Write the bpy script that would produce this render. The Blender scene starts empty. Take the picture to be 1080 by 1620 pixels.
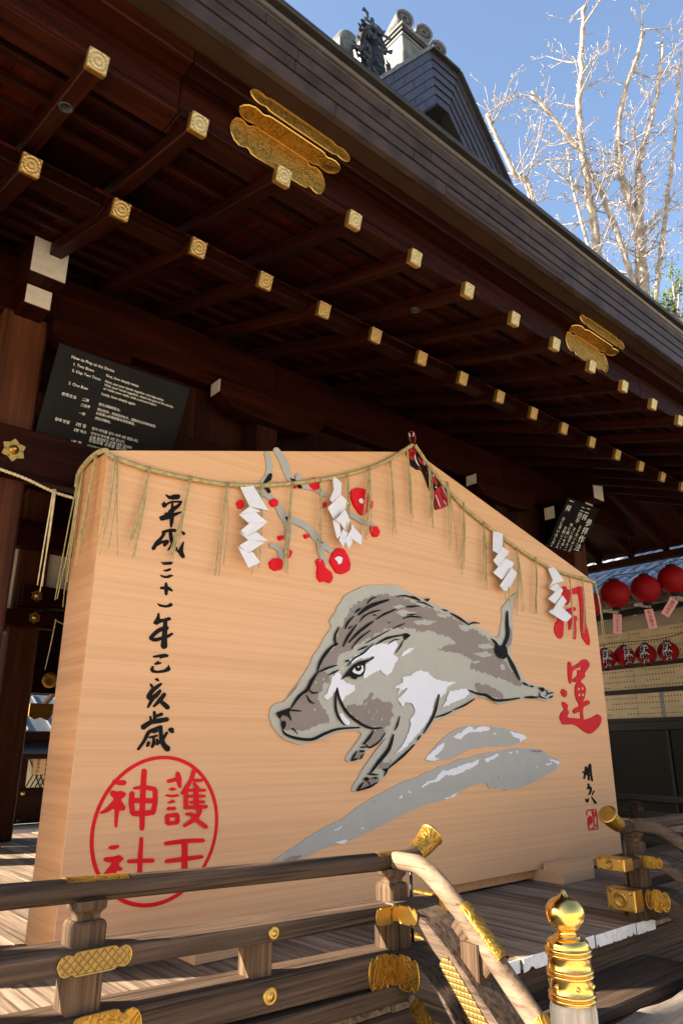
import bpy, math, random
from math import radians, sin, cos, pi, sqrt, atan2
from mathutils import Vector, Matrix
from mathutils.geometry import tessellate_polygon

random.seed(7)
SC = bpy.context.scene
COL = SC.collection

# ------------------------------------------------------------------ camera, sky, sun, exposure
# X runs along the hall front, Y into the hall, Z up; the veranda floor is Z = 0
cam_d = bpy.data.cameras.new('camera')
cam = bpy.data.objects.new('camera', cam_d); COL.objects.link(cam)
AZ, PITCH = radians(49.06), math.atan(368 / 1125.0)
_f = Vector((cos(AZ) * cos(PITCH), sin(AZ) * cos(PITCH), sin(PITCH)))
cam.location = (0, 0, 1.15)
cam.rotation_euler = _f.to_track_quat('-Z', 'Y').to_euler()
cam_d.sensor_fit = 'VERTICAL'; cam_d.sensor_height = 36.0; cam_d.lens = 25.0
cam_d.clip_start = 0.05; cam_d.clip_end = 3000
SC.camera = cam

SUN_EL, SUN_PHI = radians(29), radians(29)          # low winter sun from the left and behind the hall front
to_sun = Vector((-cos(SUN_PHI) * cos(SUN_EL), sin(SUN_PHI) * cos(SUN_EL), sin(SUN_EL)))
world = bpy.data.worlds.new('World'); SC.world = world; world.use_nodes = True
wn = world.node_tree.nodes; wl = world.node_tree.links
bg = wn['Background']; sky = wn.new('ShaderNodeTexSky')
sky.sky_type = 'NISHITA'; sky.sun_disc = False
sky.sun_elevation = SUN_EL; sky.sun_rotation = atan2(to_sun.x, to_sun.y)
sky.air_density = 1.0; sky.dust_density = 1.5; sky.ozone_density = 1.0
wl.new(sky.outputs['Color'], bg.inputs['Color']); bg.inputs['Strength'].default_value = 0.071
sun_d = bpy.data.lights.new('sun', 'SUN'); sun_d.energy = 5.0; sun_d.angle = radians(0.5); sun_d.color = (1.0, 0.87, 0.70)
sun = bpy.data.objects.new('sun', sun_d); COL.objects.link(sun)
sun.location = (-10, 3, 12); sun.rotation_euler = to_sun.to_track_quat('Z', 'Y').to_euler()
vs = SC.view_settings
vs.view_transform = 'Standard'; vs.look = 'None'; vs.exposure = 2.4; vs.gamma = 1.0; vs.use_curve_mapping = False
SC.cycles.max_bounces = 8; SC.cycles.diffuse_bounces = 5; SC.cycles.glossy_bounces = 4
SC.cycles.sample_clamp_indirect = 6.0

# ------------------------------------------------------------------ materials
MATS = {}
def _new(name):
    m = bpy.data.materials.new(name); m.use_nodes = True
    nt = m.node_tree; b = nt.nodes['Principled BSDF']
    return m, nt, nt.nodes, nt.links, b
def _coord(nt, scale=(1, 1, 1), rnd=True, coord='Object'):
    N, L = nt.nodes, nt.links
    tc = N.new('ShaderNodeTexCoord'); mp = N.new('ShaderNodeMapping')
    mp.inputs['Scale'].default_value = scale
    if rnd:
        oi = N.new('ShaderNodeObjectInfo'); ml = N.new('ShaderNodeMath'); ml.operation = 'MULTIPLY'; ml.inputs[1].default_value = 37.0
        L.new(oi.outputs['Random'], ml.inputs[0])
        ad = N.new('ShaderNodeVectorMath'); ad.operation = 'ADD'
        L.new(tc.outputs[coord], ad.inputs[0]); L.new(ml.outputs[0], ad.inputs[1]); L.new(ad.outputs[0], mp.inputs['Vector'])
    else:
        L.new(tc.outputs[coord], mp.inputs['Vector'])
    return mp
def _noise(nt, mp, scale, detail=4, rough=.55, dist=0):
    n = nt.nodes.new('ShaderNodeTexNoise'); n.inputs['Scale'].default_value = scale
    n.inputs['Detail'].default_value = detail; n.inputs['Roughness'].default_value = rough; n.inputs['Distortion'].default_value = dist
    nt.links.new(mp.outputs[0], n.inputs['Vector']); return n
def _ramp(nt, src, stops):
    r = nt.nodes.new('ShaderNodeValToRGB'); e = r.color_ramp.elements
    while len(e) < len(stops): e.new(0.5)
    for i, (p, c) in enumerate(stops):
        e[i].position = p; e[i].color = (*c, 1)
    nt.links.new(src, r.inputs['Fac']); return r
def _bump(nt, src, b, strength, dist=.01):
    bp = nt.nodes.new('ShaderNodeBump'); bp.inputs['Strength'].default_value = strength; bp.inputs['Distance'].default_value = dist
    nt.links.new(src, bp.inputs['Height']); nt.links.new(bp.outputs['Normal'], b.inputs['Normal']); return bp
def _mix(nt, a, c, fac, mode='MULTIPLY'):
    m = nt.nodes.new('ShaderNodeMix'); m.data_type = 'RGBA'; m.blend_type = mode
    if hasattr(fac, 'links') or not isinstance(fac, (int, float)): nt.links.new(fac, m.inputs['Factor'])
    else: m.inputs['Factor'].default_value = fac
    for s, v in (('A', a), ('B', c)):
        sock = [i for i in m.inputs if i.name == s and i.type == 'RGBA'][0]
        if isinstance(v, tuple): sock.default_value = (*v, 1)
        else: nt.links.new(v, sock)
    return [o for o in m.outputs if o.type == 'RGBA'][0]
def wood(name, dark, light, axis='X', stretch=1.0, fine=34, rough=.6, bump=.25, var=.35, knots=True, spec=.4, cracks=0.0, blot=.8):
    """sawn timber: streaks run along the given local axis"""
    m, nt, N, L, b = _new(name)
    a = 0.9 * stretch
    sc = {'X': (a, fine, fine), 'Y': (fine, a, fine), 'Z': (fine, fine, a)}[axis]
    s2 = {'X': (a * .5, 5, 5), 'Y': (5, a * .5, 5), 'Z': (5, 5, a * .5)}[axis]
    mp = _coord(nt, sc); mp2 = _coord(nt, s2)
    n1 = _noise(nt, mp, 1.0, 6, .65, .15); n2 = _noise(nt, mp2, 1.0, 3, .5, 1.2)
    r1 = _ramp(nt, n1.outputs['Fac'], [(.3, dark), (.62, light)])
    r2 = _ramp(nt, n2.outputs['Fac'], [(.3, (.55, .52, .5)), (.7, (1.15, 1.1, 1.05))])
    c = _mix(nt, r1.outputs[0], r2.outputs[0], blot)
    oi = N.new('ShaderNodeObjectInfo')
    rv = _ramp(nt, oi.outputs['Random'], [(0, (1 - var,) * 3), (1, (1 + var * .6,) * 3)])
    c = _mix(nt, c, rv.outputs[0], 1.0)
    if cracks:
        sc3 = {'X': (a * .8, fine * 1.3, fine * 1.3), 'Y': (fine * 1.3, a * .8, fine * 1.3), 'Z': (fine * 1.3, fine * 1.3, a * .8)}[axis]
        n3 = _noise(nt, _coord(nt, sc3), 1.0, 2, .5)
        r3 = _ramp(nt, n3.outputs['Fac'], [(.33, (.25, .22, .2)), (.40, (1, 1, 1))])
        c = _mix(nt, c, r3.outputs[0], cracks)
    L.new(c, b.inputs['Base Color']); b.inputs['Roughness'].default_value = rough
    b.inputs['Specular IOR Level'].default_value = spec
    if bump: _bump(nt, n1.outputs['Fac'], b, bump, .006)
    MATS[name] = m; return m
def plain(name, col, rough=.6, metal=0.0, noise=.12, nscale=9, bump=0.0, spec=.5, coat=0.0):
    m, nt, N, L, b = _new(name)
    mp = _coord(nt, (1, 1, 1)); n = _noise(nt, mp, nscale, 5)
    lo = tuple(c * (1 - noise) for c in col); hi = tuple(min(1, c * (1 + noise)) for c in col)
    r = _ramp(nt, n.outputs['Fac'], [(.3, lo), (.7, hi)])
    L.new(r.outputs[0], b.inputs['Base Color']); b.inputs['Roughness'].default_value = rough; b.inputs['Metallic'].default_value = metal
    b.inputs['Specular IOR Level'].default_value = spec
    if coat: b.inputs['Coat Weight'].default_value = coat
    if bump: _bump(nt, n.outputs['Fac'], b, bump, .01)
    MATS[name] = m; return m
def gold(name, pattern=None, rough=.32, tint=(.85, .52, .13)):
    m, nt, N, L, b = _new(name)
    b.inputs['Metallic'].default_value = 1.0; b.inputs['Roughness'].default_value = rough
    mp = _coord(nt, (1, 1, 1), rnd=False)
    n = _noise(nt, mp, 30, 4)
    dark = tuple(c * {'rosette': .78, 'scroll': .66}.get(pattern, .5) for c in tint)
    if pattern is None:
        r = _ramp(nt, n.outputs['Fac'], [(.25, tuple(c * .85 for c in tint)), (.7, tint)])
        L.new(r.outputs[0], b.inputs['Base Color']); _bump(nt, n.outputs['Fac'], b, .08, .002)
    else:
        if pattern == 'scroll':      # chased arabesque
            w = N.new('ShaderNodeTexNoise'); w.inputs['Scale'].default_value = 10; w.inputs['Detail'].default_value = 1; w.inputs['Distortion'].default_value = 2.4
            L.new(mp.outputs[0], w.inputs['Vector'])
            ml = N.new('ShaderNodeMath'); ml.operation = 'MULTIPLY'; ml.inputs[1].default_value = 30; L.new(w.outputs['Fac'], ml.inputs[0])
            sn = N.new('ShaderNodeMath'); sn.operation = 'SINE'; L.new(ml.outputs[0], sn.inputs[0]); h = sn.outputs[0]
        elif pattern == 'rosette':   # rings and petals about the local origin in the YZ / XZ face
            sp = N.new('ShaderNodeSeparateXYZ'); L.new(mp.outputs[0], sp.inputs[0])
            at = N.new('ShaderNodeMath'); at.operation = 'ARCTAN2'; L.new(sp.outputs['Z'], at.inputs[0]); L.new(sp.outputs['Y'], at.inputs[1])
            a16 = N.new('ShaderNodeMath'); a16.operation = 'MULTIPLY'; a16.inputs[1].default_value = 14; L.new(at.outputs[0], a16.inputs[0])
            sa = N.new('ShaderNodeMath'); sa.operation = 'SINE'; L.new(a16.outputs[0], sa.inputs[0])
            cb = N.new('ShaderNodeCombineXYZ'); L.new(sp.outputs['Y'], cb.inputs[0]); L.new(sp.outputs['Z'], cb.inputs[1])
            ln = N.new('ShaderNodeVectorMath'); ln.operation = 'LENGTH'; L.new(cb.outputs[0], ln.inputs[0])
            rr = N.new('ShaderNodeMath'); rr.operation = 'MULTIPLY'; rr.inputs[1].default_value = 300; L.new(ln.outputs['Value'], rr.inputs[0])
            sr = N.new('ShaderNodeMath'); sr.operation = 'SINE'; L.new(rr.outputs[0], sr.inputs[0])
            h_ = N.new('ShaderNodeMath'); h_.operation = 'MULTIPLY'; L.new(sa.outputs[0], h_.inputs[0]); h_.inputs[1].default_value = .5
            h2 = N.new('ShaderNodeMath'); h2.operation = 'ADD'; L.new(h_.outputs[0], h2.inputs[0]); L.new(sr.outputs[0], h2.inputs[1]); h = h2.outputs[0]
        else:                        # diamond lattice
            sp = N.new('ShaderNodeSeparateXYZ'); L.new(mp.outputs[0], sp.inputs[0])
            outs = []
            for sg in (1, -1):
                ad = N.new('ShaderNodeMath'); ad.operation = 'ADD' if sg > 0 else 'SUBTRACT'; L.new(sp.outputs['X'], ad.inputs[0]); L.new(sp.outputs['Z'], ad.inputs[1])
                mm = N.new('ShaderNodeMath'); mm.operation = 'MULTIPLY'; mm.inputs[1].default_value = 105; L.new(ad.outputs[0], mm.inputs[0])
                s_ = N.new('ShaderNodeMath'); s_.operation = 'SINE'; L.new(mm.outputs[0], s_.inputs[0]); outs.append(s_.outputs[0])
            ab = []
            for o_ in outs:
                q_ = N.new('ShaderNodeMath'); q_.operation = 'ABSOLUTE'; L.new(o_, q_.inputs[0]); ab.append(q_.outputs[0])
            mn = N.new('ShaderNodeMath'); mn.operation = 'MINIMUM'; L.new(ab[0], mn.inputs[0]); L.new(ab[1], mn.inputs[1])
            mu = N.new('ShaderNodeMath'); mu.operation = 'MULTIPLY_ADD'; mu.inputs[1].default_value = 2.6; mu.inputs[2].default_value = -1.0; mu.use_clamp = False; L.new(mn.outputs[0], mu.inputs[0])
            h = mu.outputs[0]
        mr = N.new('ShaderNodeMapRange'); mr.inputs['From Min'].default_value = -1; L.new(h, mr.inputs['Value'])
        r = _ramp(nt, mr.outputs[0], [(.1, dark), (.5, tint)])
        c = _mix(nt, r.outputs[0], _ramp(nt, n.outputs['Fac'], [(.3, (.75, .72, .68)), (.65, (1.05, 1.05, 1.05))]).outputs[0], .8)
        L.new(c, b.inputs['Base Color']); _bump(nt, mr.outputs[0], b, .45, .004)
    MATS[name] = m; return m

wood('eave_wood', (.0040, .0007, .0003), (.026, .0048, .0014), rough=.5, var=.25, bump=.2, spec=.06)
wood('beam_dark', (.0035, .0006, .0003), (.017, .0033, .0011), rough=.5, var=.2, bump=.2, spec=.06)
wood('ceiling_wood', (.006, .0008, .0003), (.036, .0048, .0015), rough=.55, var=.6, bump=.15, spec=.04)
wood('column_wood', (.028, .0088, .0036), (.075, .0245, .0098), axis='Z', rough=.55, var=.25, spec=.12)
wood('panel_wood', (.010, .0028, .0014), (.028, .0072, .0032), axis='Z', rough=.6, var=.4, spec=.09)
wood('rail_wood', (.020, .0130, .0095), (.105, .070, .048), rough=.75, bump=.6, var=.15, cracks=.85, fine=44, spec=.15)
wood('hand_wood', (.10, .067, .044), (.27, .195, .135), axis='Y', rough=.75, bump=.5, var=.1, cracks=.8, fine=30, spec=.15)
wood('rail_wood_y', (.032, .021, .0155), (.135, .093, .065), axis='Y', rough=.75, bump=.6, var=.15, cracks=.8, fine=44, spec=.2)
wood('rail_wood_z', (.034, .020, .012), (.14, .088, .052), axis='Z', rough=.75, bump=.6, var=.15, cracks=.85, fine=44, spec=.15)
wood('floor_wood', (.080, .057, .041), (.37, .275, .20), axis='Y', rough=.7, bump=.35, var=.35, fine=26, cracks=.75, spec=.12)
wood('bleached_wood', (.30, .26, .21), (.52, .46, .39), axis='Z', rough=.8, bump=.3, var=.05, cracks=.6, fine=28, spec=.2)
wood('log_wood', (.11, .095, .08), (.29, .255, .22), axis='X', rough=.85, bump=.8, var=.05, fine=12, stretch=2, spec=.15)
wood('hinoki', (.600, .335, .168), (.680, .398, .212), axis='X', stretch=.3, fine=44, rough=.5, bump=.02, var=0, spec=.2, blot=.07)
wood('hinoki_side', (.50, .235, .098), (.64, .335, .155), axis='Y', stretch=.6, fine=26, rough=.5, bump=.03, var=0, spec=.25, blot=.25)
wood('tag_wood', (.45, .27, .14), (.6, .4, .22), axis='Z', rough=.6, bump=.05, var=.1)
plain('copper_brown', (.033, .0225, .0185), rough=.55, noise=.45, nscale=5, spec=.12, bump=.08)
plain('copper_under', (.027, .0135, .0068), rough=.65, noise=.2, nscale=4, spec=.08)
plain('copper_shingle', (.022, .0185, .022), rough=.28, noise=.25, nscale=4, spec=.5)
plain('copper_edge', (.016, .0145, .0125), rough=.5, noise=.3, spec=.3)
plain('verdigris', (.085, .088, .082), rough=.5, noise=.45, nscale=12, bump=.2, spec=.3)
plain('tile_black', (.014, .0145, .017), rough=.42, noise=.3, nscale=14, bump=.25, spec=.3)
plain('tile_grey', (.06, .062, .066), rough=.5, noise=.3, spec=.3)
plain('white_paint', (.46, .41, .35), rough=.8, noise=.12, nscale=18, bump=.12, spec=.15)
plain('edge_white', (.72, .72, .71), rough=.85, noise=.14, nscale=22, bump=.2, spec=.2)
plain('plaster', (.55, .49, .38), rough=.85, noise=.06, spec=.2)
plain('wall_plaster', (.58, .52, .43), rough=.9, noise=.1, nscale=2, spec=.15)
plain('shaded_plaster', (.20, .165, .125), rough=.9, noise=.1, spec=.1)  # plaster with the shade under the eaves put into its colour
plain('paper', (.66, .66, .70), rough=.85, noise=.03, spec=.15)
plain('ink', (.006, .0055, .005), rough=.6, noise=.1, spec=.12)
plain('vermilion', (.62, .006, .016), rough=.55, noise=.05, spec=.15)
plain('vermilion_pale', (.52, .014, .022), rough=.55, noise=.07, spec=.15)
plain('boar_grey', (.40, .385, .33), rough=.6, noise=.03, spec=.2)
plain('boar_taupe', (.235, .195, .17), rough=.6, noise=.03, spec=.2)
plain('boar_pale', (.68, .695, .745), rough=.6, noise=.02, spec=.2)
plain('swash_grey', (.36, .355, .325), rough=.6, noise=.03, spec=.2)
plain('straw', (.40, .32, .155), rough=.8, noise=.3, nscale=30, spec=.15)
plain('straw_dry', (.60, .48, .28), rough=.8, noise=.25, nscale=30, spec=.2)
plain('cord_black', (.007, .006, .006), rough=.7, spec=.15)
plain('cord_red', (.36, .020, .022), rough=.7, spec=.15)
plain('sign_black', (.0045, .0042, .0042), rough=.5, noise=.25, nscale=5, spec=.10)
plain('sign_text', (.72, .70, .64), rough=.6, spec=.2)
plain('lantern_red', (.19, .0022, .004), rough=.6, noise=.15, nscale=20, spec=.12)
plain('lantern_black', (.006, .006, .006), rough=.5, spec=.15)
plain('tag_pink', (.55, .24, .22), rough=.7, noise=.05, spec=.2)
plain('dark_glass', (.0035, .0032, .0028), rough=.3, noise=.3, nscale=1.5, spec=.05)
plain('dark_frame', (.009, .0065, .005), rough=.6, spec=.15)
plain('stone_grey', (.26, .25, .23), rough=.9, noise=.2, nscale=20, bump=.3, spec=.2)
plain('metal_roof', (.07, .08, .09), rough=.45, noise=.2, spec=.4)
plain('bark', (.245, .22, .198), rough=.9, noise=.45, nscale=5, bump=.6, spec=.1)
plain('leaf_green', (.075, .105, .022), rough=.6, noise=.5, nscale=2, spec=.2)
plain('leaf_dark', (.028, .05, .014), rough=.6, noise=.5, nscale=2, spec=.2)
plain('wire', (.008, .008, .008), rough=.5, spec=.2)
plain('iron', (.03, .035, .03), rough=.4, metal=.6)
gold('gold_plain', rough=.42, tint=(.54, .335, .085))
gold('gold_polished', rough=.22, tint=(.86, .54, .15))
gold('gold_scroll', 'scroll', rough=.5, tint=(.44, .25, .05))
gold('gold_rosette', 'rosette', rough=.5, tint=(.52, .37, .16))
gold('gold_lattice', 'lattice', rough=.55, tint=(.34, .22, .072))
# glazed grey-blue roof tiles
plain('roof_tile', (.24, .265, .30), rough=.3, noise=.3, nscale=6, spec=.5)
# courtyard gravel
m, nt, N, L, b = _new('gravel')
mp = _coord(nt, (1, 1, 1), rnd=False); n1 = _noise(nt, mp, 45, 6, .7); n2 = _noise(nt, mp, .4, 3)
c = _mix(nt, _ramp(nt, n1.outputs['Fac'], [(.3, (.42, .37, .295)), (.7, (.70, .63, .52))]).outputs[0], _ramp(nt, n2.outputs['Fac'], [(.3, (.85, .85, .85)), (.7, (1.08, 1.06, 1.02))]).outputs[0], .8)
L.new(c, b.inputs['Base Color']); b.inputs['Roughness'].default_value = .95; _bump(nt, n1.outputs['Fac'], b, .6, .02); MATS['gravel'] = m
# cream board wall punched with short rows of peg holes (local X along, Z up)
m, nt, N, L, b = _new('peg_board')
tc = N.new('ShaderNodeTexCoord'); sp = N.new('ShaderNodeSeparateXYZ'); L.new(tc.outputs['Object'], sp.inputs[0])
def _f(op, a, bb=None):
    q = N.new('ShaderNodeMath'); q.operation = op
    for i, v in enumerate((a, bb)):
        if v is None: continue
        if isinstance(v, (int, float)): q.inputs[i].default_value = v
        else: L.new(v, q.inputs[i])
    return q.outputs[0]
du = _f('SUBTRACT', _f('FRACT', _f('MULTIPLY', sp.outputs['X'], 16.0)), .5)
dv = _f('SUBTRACT', _f('FRACT', _f('MULTIPLY', sp.outputs['Z'], 10.5)), .5)
du = _f('MULTIPLY', du, .66)
dd = _f('SQRT', _f('ADD', _f('MULTIPLY', du, du), _f('MULTIPLY', dv, dv)))
dot = _f('LESS_THAN', dd, .15)
cb = N.new('ShaderNodeCombineXYZ')
L.new(_f('FLOOR', _f('MULTIPLY', sp.outputs['X'], 3.2)), cb.inputs[0]); L.new(_f('FLOOR', _f('MULTIPLY', sp.outputs['Z'], 10.5)), cb.inputs[1])
wn_ = N.new('ShaderNodeTexWhiteNoise'); wn_.noise_dimensions = '2D'; L.new(cb.outputs[0], wn_.inputs['Vector'])
dot = _f('MULTIPLY', dot, _f('LESS_THAN', wn_.outputs['Value'], .74))
nn = N.new('ShaderNodeTexNoise'); nn.inputs['Scale'].default_value = 3; L.new(tc.outputs['Object'], nn.inputs['Vector'])
base = _ramp(nt, nn.outputs['Fac'], [(.3, (.27, .20, .105)), (.7, (.33, .255, .145))]).outputs[0]
L.new(_mix(nt, base, (.05, .03, .015), dot, 'MIX'), b.inputs['Base Color']); b.inputs['Roughness'].default_value = .7; MATS['peg_board'] = m

# ------------------------------------------------------------------ building blocks
WM = {}          # world matrices by object
def _link(o, parent=None, M=None):
    COL.objects.link(o)
    M = M or Matrix.Identity(4)
    if parent is not None:
        o.parent = parent
        o.matrix_parent_inverse = WM[parent].inverted()
    o.matrix_basis = M
    WM[o] = M
    return o
def tag(o, label=None, cat=None, group=None, kind=None):
    if label: o['label'] = label
    if cat: o['category'] = cat
    if group: o['group'] = group
    if kind: o['kind'] = kind
    return o
def thing(name, loc, label, cat, group=None):
    o = bpy.data.objects.new(name, None); o.empty_display_size = .2
    _link(o, None, Matrix.Translation(Vector(loc)))
    return tag(o, label, cat, group)
def obj(name, me, mat, parent=None, M=None):
    o = bpy.data.objects.new(name, me)
    if mat and not me.materials: me.materials.append(MATS[mat])
    return _link(o, parent, M)
def mk(vs_, fs, smooth=False):
    me = bpy.data.meshes.new('m'); me.from_pydata([tuple(v) for v in vs_], [], fs); me.update()
    if smooth: me.polygons.foreach_set('use_smooth', [True] * len(me.polygons))
    return me
def part(name, vs_, fs, mat, parent=None, M=None, smooth=False):
    return obj(name, mk(vs_, fs, smooth), mat, parent, M)
class MB:
    """collects geometry for ONE mesh"""
    def __init__(s): s.v = []; s.f = []
    def add(s, v, f):
        k = len(s.v); s.v += [tuple(x) for x in v]; s.f += [tuple(i + k for i in q) for q in f]; return s
    def box(s, a, b, ch=0.0):
        v, f = cbox(Vector(b) - Vector(a), ch); c = (Vector(a) + Vector(b)) / 2
        return s.add([Vector(x) + c for x in v], f)
    def build(s, name, mat, parent=None, M=None, smooth=False): return part(name, s.v, s.f, mat, parent, M, smooth)
def cbox(size, ch=.004):
    """box with small chamfers, centred"""
    h = [abs(x) / 2 for x in size]
    c = min(ch, min(h) * .45)
    if c <= 0:
        v = [(x * h[0], y * h[1], z * h[2]) for x in (-1, 1) for y in (-1, 1) for z in (-1, 1)]
        return v, [(0, 1, 3, 2), (4, 6, 7, 5), (0, 4, 5, 1), (2, 3, 7, 6), (0, 2, 6, 4), (1, 5, 7, 3)]
    v = []; idx = {}
    for sx in (-1, 1):
        for sy in (-1, 1):
            for sz in (-1, 1):
                for ax in range(3):
                    p = [sx * (h[0] - c), sy * (h[1] - c), sz * (h[2] - c)]; p[ax] = (sx, sy, sz)[ax] * h[ax]
                    idx[(sx, sy, sz, ax)] = len(v); v.append(tuple(p))
    f = []
    for s in (-1, 1):
        f.append([idx[(s, a, b, 0)] for a, b in ((-1, -1), (1, -1), (1, 1), (-1, 1))][::s])
        f.append([idx[(a, s, b, 1)] for a, b in ((-1, -1), (-1, 1), (1, 1), (1, -1))][::s])
        f.append([idx[(a, b, s, 2)] for a, b in ((-1, -1), (1, -1), (1, 1), (-1, 1))][::s])
    for a in (-1, 1):
        for b in (-1, 1):
            f.append((idx[(a, b, -1, 0)], idx[(a, b, 1, 0)], idx[(a, b, 1, 1)], idx[(a, b, -1, 1)]))
            f.append((idx[(a, -1, b, 0)], idx[(a, 1, b, 0)], idx[(a, 1, b, 2)], idx[(a, -1, b, 2)]))
            f.append((idx[(-1, a, b, 1)], idx[(1, a, b, 1)], idx[(1, a, b, 2)], idx[(-1, a, b, 2)]))
            for d in (-1, 1): f.append((idx[(a, b, d, 0)], idx[(a, b, d, 1)], idx[(a, b, d, 2)]))
    return v, [tuple(q) for q in f]
BOXC = {}
def box(name, a, b, mat, parent=None, ch=.004, M=None):
    """axis-aligned box between two corners; alike boxes share mesh data"""
    a = Vector(a); b = Vector(b); s = b - a
    key = (round(abs(s.x), 4), round(abs(s.y), 4), round(abs(s.z), 4), ch, mat)
    if key not in BOXC: BOXC[key] = mk(*cbox(s, ch))
    T = Matrix.Translation((a + b) / 2)
    return obj(name, BOXC[key], mat, parent, (M @ T) if M else T)
def beam(name, p0, p1, w, h, mat, parent=None, ch=.005, roll_up=(0, 0, 1)):
    """timber from p0 to p1, local X along it, w sideways, h along up; alike timbers share mesh data"""
    p0 = Vector(p0); p1 = Vector(p1); d = p1 - p0; L_ = d.length; x = d.normalized()
    up = Vector(roll_up); y = up.cross(x).normalized(); z = x.cross(y)
    M = Matrix((x, y, z)).transposed().to_4x4(); M.translation = (p0 + p1) / 2
    key = ('b', round(L_, 3), w, h, ch, mat)
    if key not in BOXC: BOXC[key] = mk(*cbox((L_, w, h), ch))
    return obj(name, BOXC[key], mat, parent, M)
def lathe_geo(prof, n=24, cap=True):
    v = []; f = []
    for r, z in prof:
        for k in range(n): v.append((r * cos(2 * pi * k / n), r * sin(2 * pi * k / n), z))
    for i in range(len(prof) - 1):
        for k in range(n):
            a = i * n + k; b = i * n + (k + 1) % n; f.append((a, b, b + n, a + n))
    if cap:
        f.append(tuple(range(n))[::-1]); f.append(tuple((len(prof) - 1) * n + k for k in range(n)))
    return v, f
def lathe(name, prof, mat, parent=None, M=None, n=24, smooth=True, cap=True):
    v, f = lathe_geo(prof, n, cap); return part(name, v, f, mat, parent, M, smooth)
def sweep_geo(path, section, up=(0, 0, 1), radii=None, cap=True):
    """sweep a closed 2D section (sideways, upward) along a 3D path"""
    P = [Vector(p) for p in path]; n = len(section); v = []; f = []
    up = Vector(up)
    for i, p in enumerate(P):
        t = (P[min(i + 1, len(P) - 1)] - P[max(i - 1, 0)]).normalized()
        y = up.cross(t)
        y = y.normalized() if y.length > 1e-4 else Vector((1, 0, 0)).cross(t).normalized()
        z = t.cross(y); k = radii[i] if radii else 1.0
        for a, b in section: v.append(p + y * a * k + z * b * k)
    for i in range(len(P) - 1):
        for k in range(n):
            a = i * n + k; b = i * n + (k + 1) % n; f.append((a, b, b + n, a + n))
    if cap:
        f.append(tuple(range(n))[::-1]); f.append(tuple((len(P) - 1) * n + k for k in range(n)))
    return v, f
def circ(r, n=10): return [(r * cos(2 * pi * k / n), r * sin(2 * pi * k / n)) for k in range(n)]
def rrect(w, h, c=.012):
    w /= 2; h /= 2
    return [(-w + c, -h), (w - c, -h), (w, -h + c), (w, h - c), (w - c, h), (-w + c, h), (-w, h - c), (-w, -h + c)]
def smooth_path(pts, k=6):
    P = [Vector(p) for p in pts]; out = []
    for i in range(len(P) - 1):
        p0 = P[max(i - 1, 0)]; p1 = P[i]; p2 = P[i + 1]; p3 = P[min(i + 2, len(P) - 1)]
        for j in range(k):
            t = j / k
            out.append(.5 * ((2 * p1) + (p2 - p0) * t + (2 * p0 - 5 * p1 + 4 * p2 - p3) * t * t + (3 * p1 - p0 - 3 * p2 + p3) * t ** 3))
    out.append(P[-1]); return out
def sqloft_geo(prof, ch=.2):
    """stack of chamfered squares: (half width x, half width y, z)"""
    v = []; f = []
    for hx, hy, z in prof:
        cx, cy = hx * (1 - ch), hy * (1 - ch)
        for x, y in ((-cx, -hy), (cx, -hy), (hx, -cy), (hx, cy), (cx, hy), (-cx, hy), (-hx, cy), (-hx, -cy)): v.append((x, y, z))
    for i in range(len(prof) - 1):
        for k in range(8):
            a = i * 8 + k; b = i * 8 + (k + 1) % 8; f.append((a, b, b + 8, a + 8))
    f.append(tuple(range(8))[::-1]); f.append(tuple((len(prof) - 1) * 8 + k for k in range(8)))
    return v, f
def plate_geo(pts, t, bev=0.0):
    """flat outline (x,z) facing -Y, thickness t behind y=0; optional bevelled rim"""
    ar = sum(pts[i][0] * pts[(i + 1) % len(pts)][1] - pts[(i + 1) % len(pts)][0] * pts[i][1] for i in range(len(pts)))
    if ar < 0: pts = pts[::-1]
    n = len(pts)
    tri = tessellate_polygon([[Vector((p[0], p[1], 0)) for p in pts]])
    v = [(p[0], -t, p[1]) for p in pts] + [(p[0], 0, p[1]) for p in pts]
    f = []
    for a, b, c in tri:
        pa, pb, pc = pts[a], pts[b], pts[c]
        s = (pb[0] - pa[0]) * (pc[1] - pa[1]) - (pb[1] - pa[1]) * (pc[0] - pa[0])
        if abs(s) < 1e-12: continue
        f.append((a, b, c) if s > 0 else (a, c, b))
    for i in range(n):
        j = (i + 1) % n; f.append((i, i + n, j + n, j))
    return v, f
def place(loc, rot=(0, 0, 0)):
    from mathutils import Euler
    return Matrix.Translation(Vector(loc)) @ Euler(rot).to_matrix().to_4x4()
def text_geo(s, size=1.0, align='LEFT', line=1.0, offset=0.0):
    c = bpy.data.curves.new('t', 'FONT'); c.body = s; c.size = size; c.align_x = align; c.space_line = line; c.resolution_u = 3; c.offset = offset
    o = bpy.data.objects.new('t', c); COL.objects.link(o)
    bpy.context.view_layer.update()
    me = bpy.data.meshes.new_from_object(o.evaluated_get(bpy.context.evaluated_depsgraph_get()))
    v = [tuple(x.co) for x in me.vertices]; f = [tuple(p.vertices) for p in me.polygons]
    bpy.data.objects.remove(o); bpy.data.curves.remove(c); bpy.data.meshes.remove(me)
    return v, f
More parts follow.
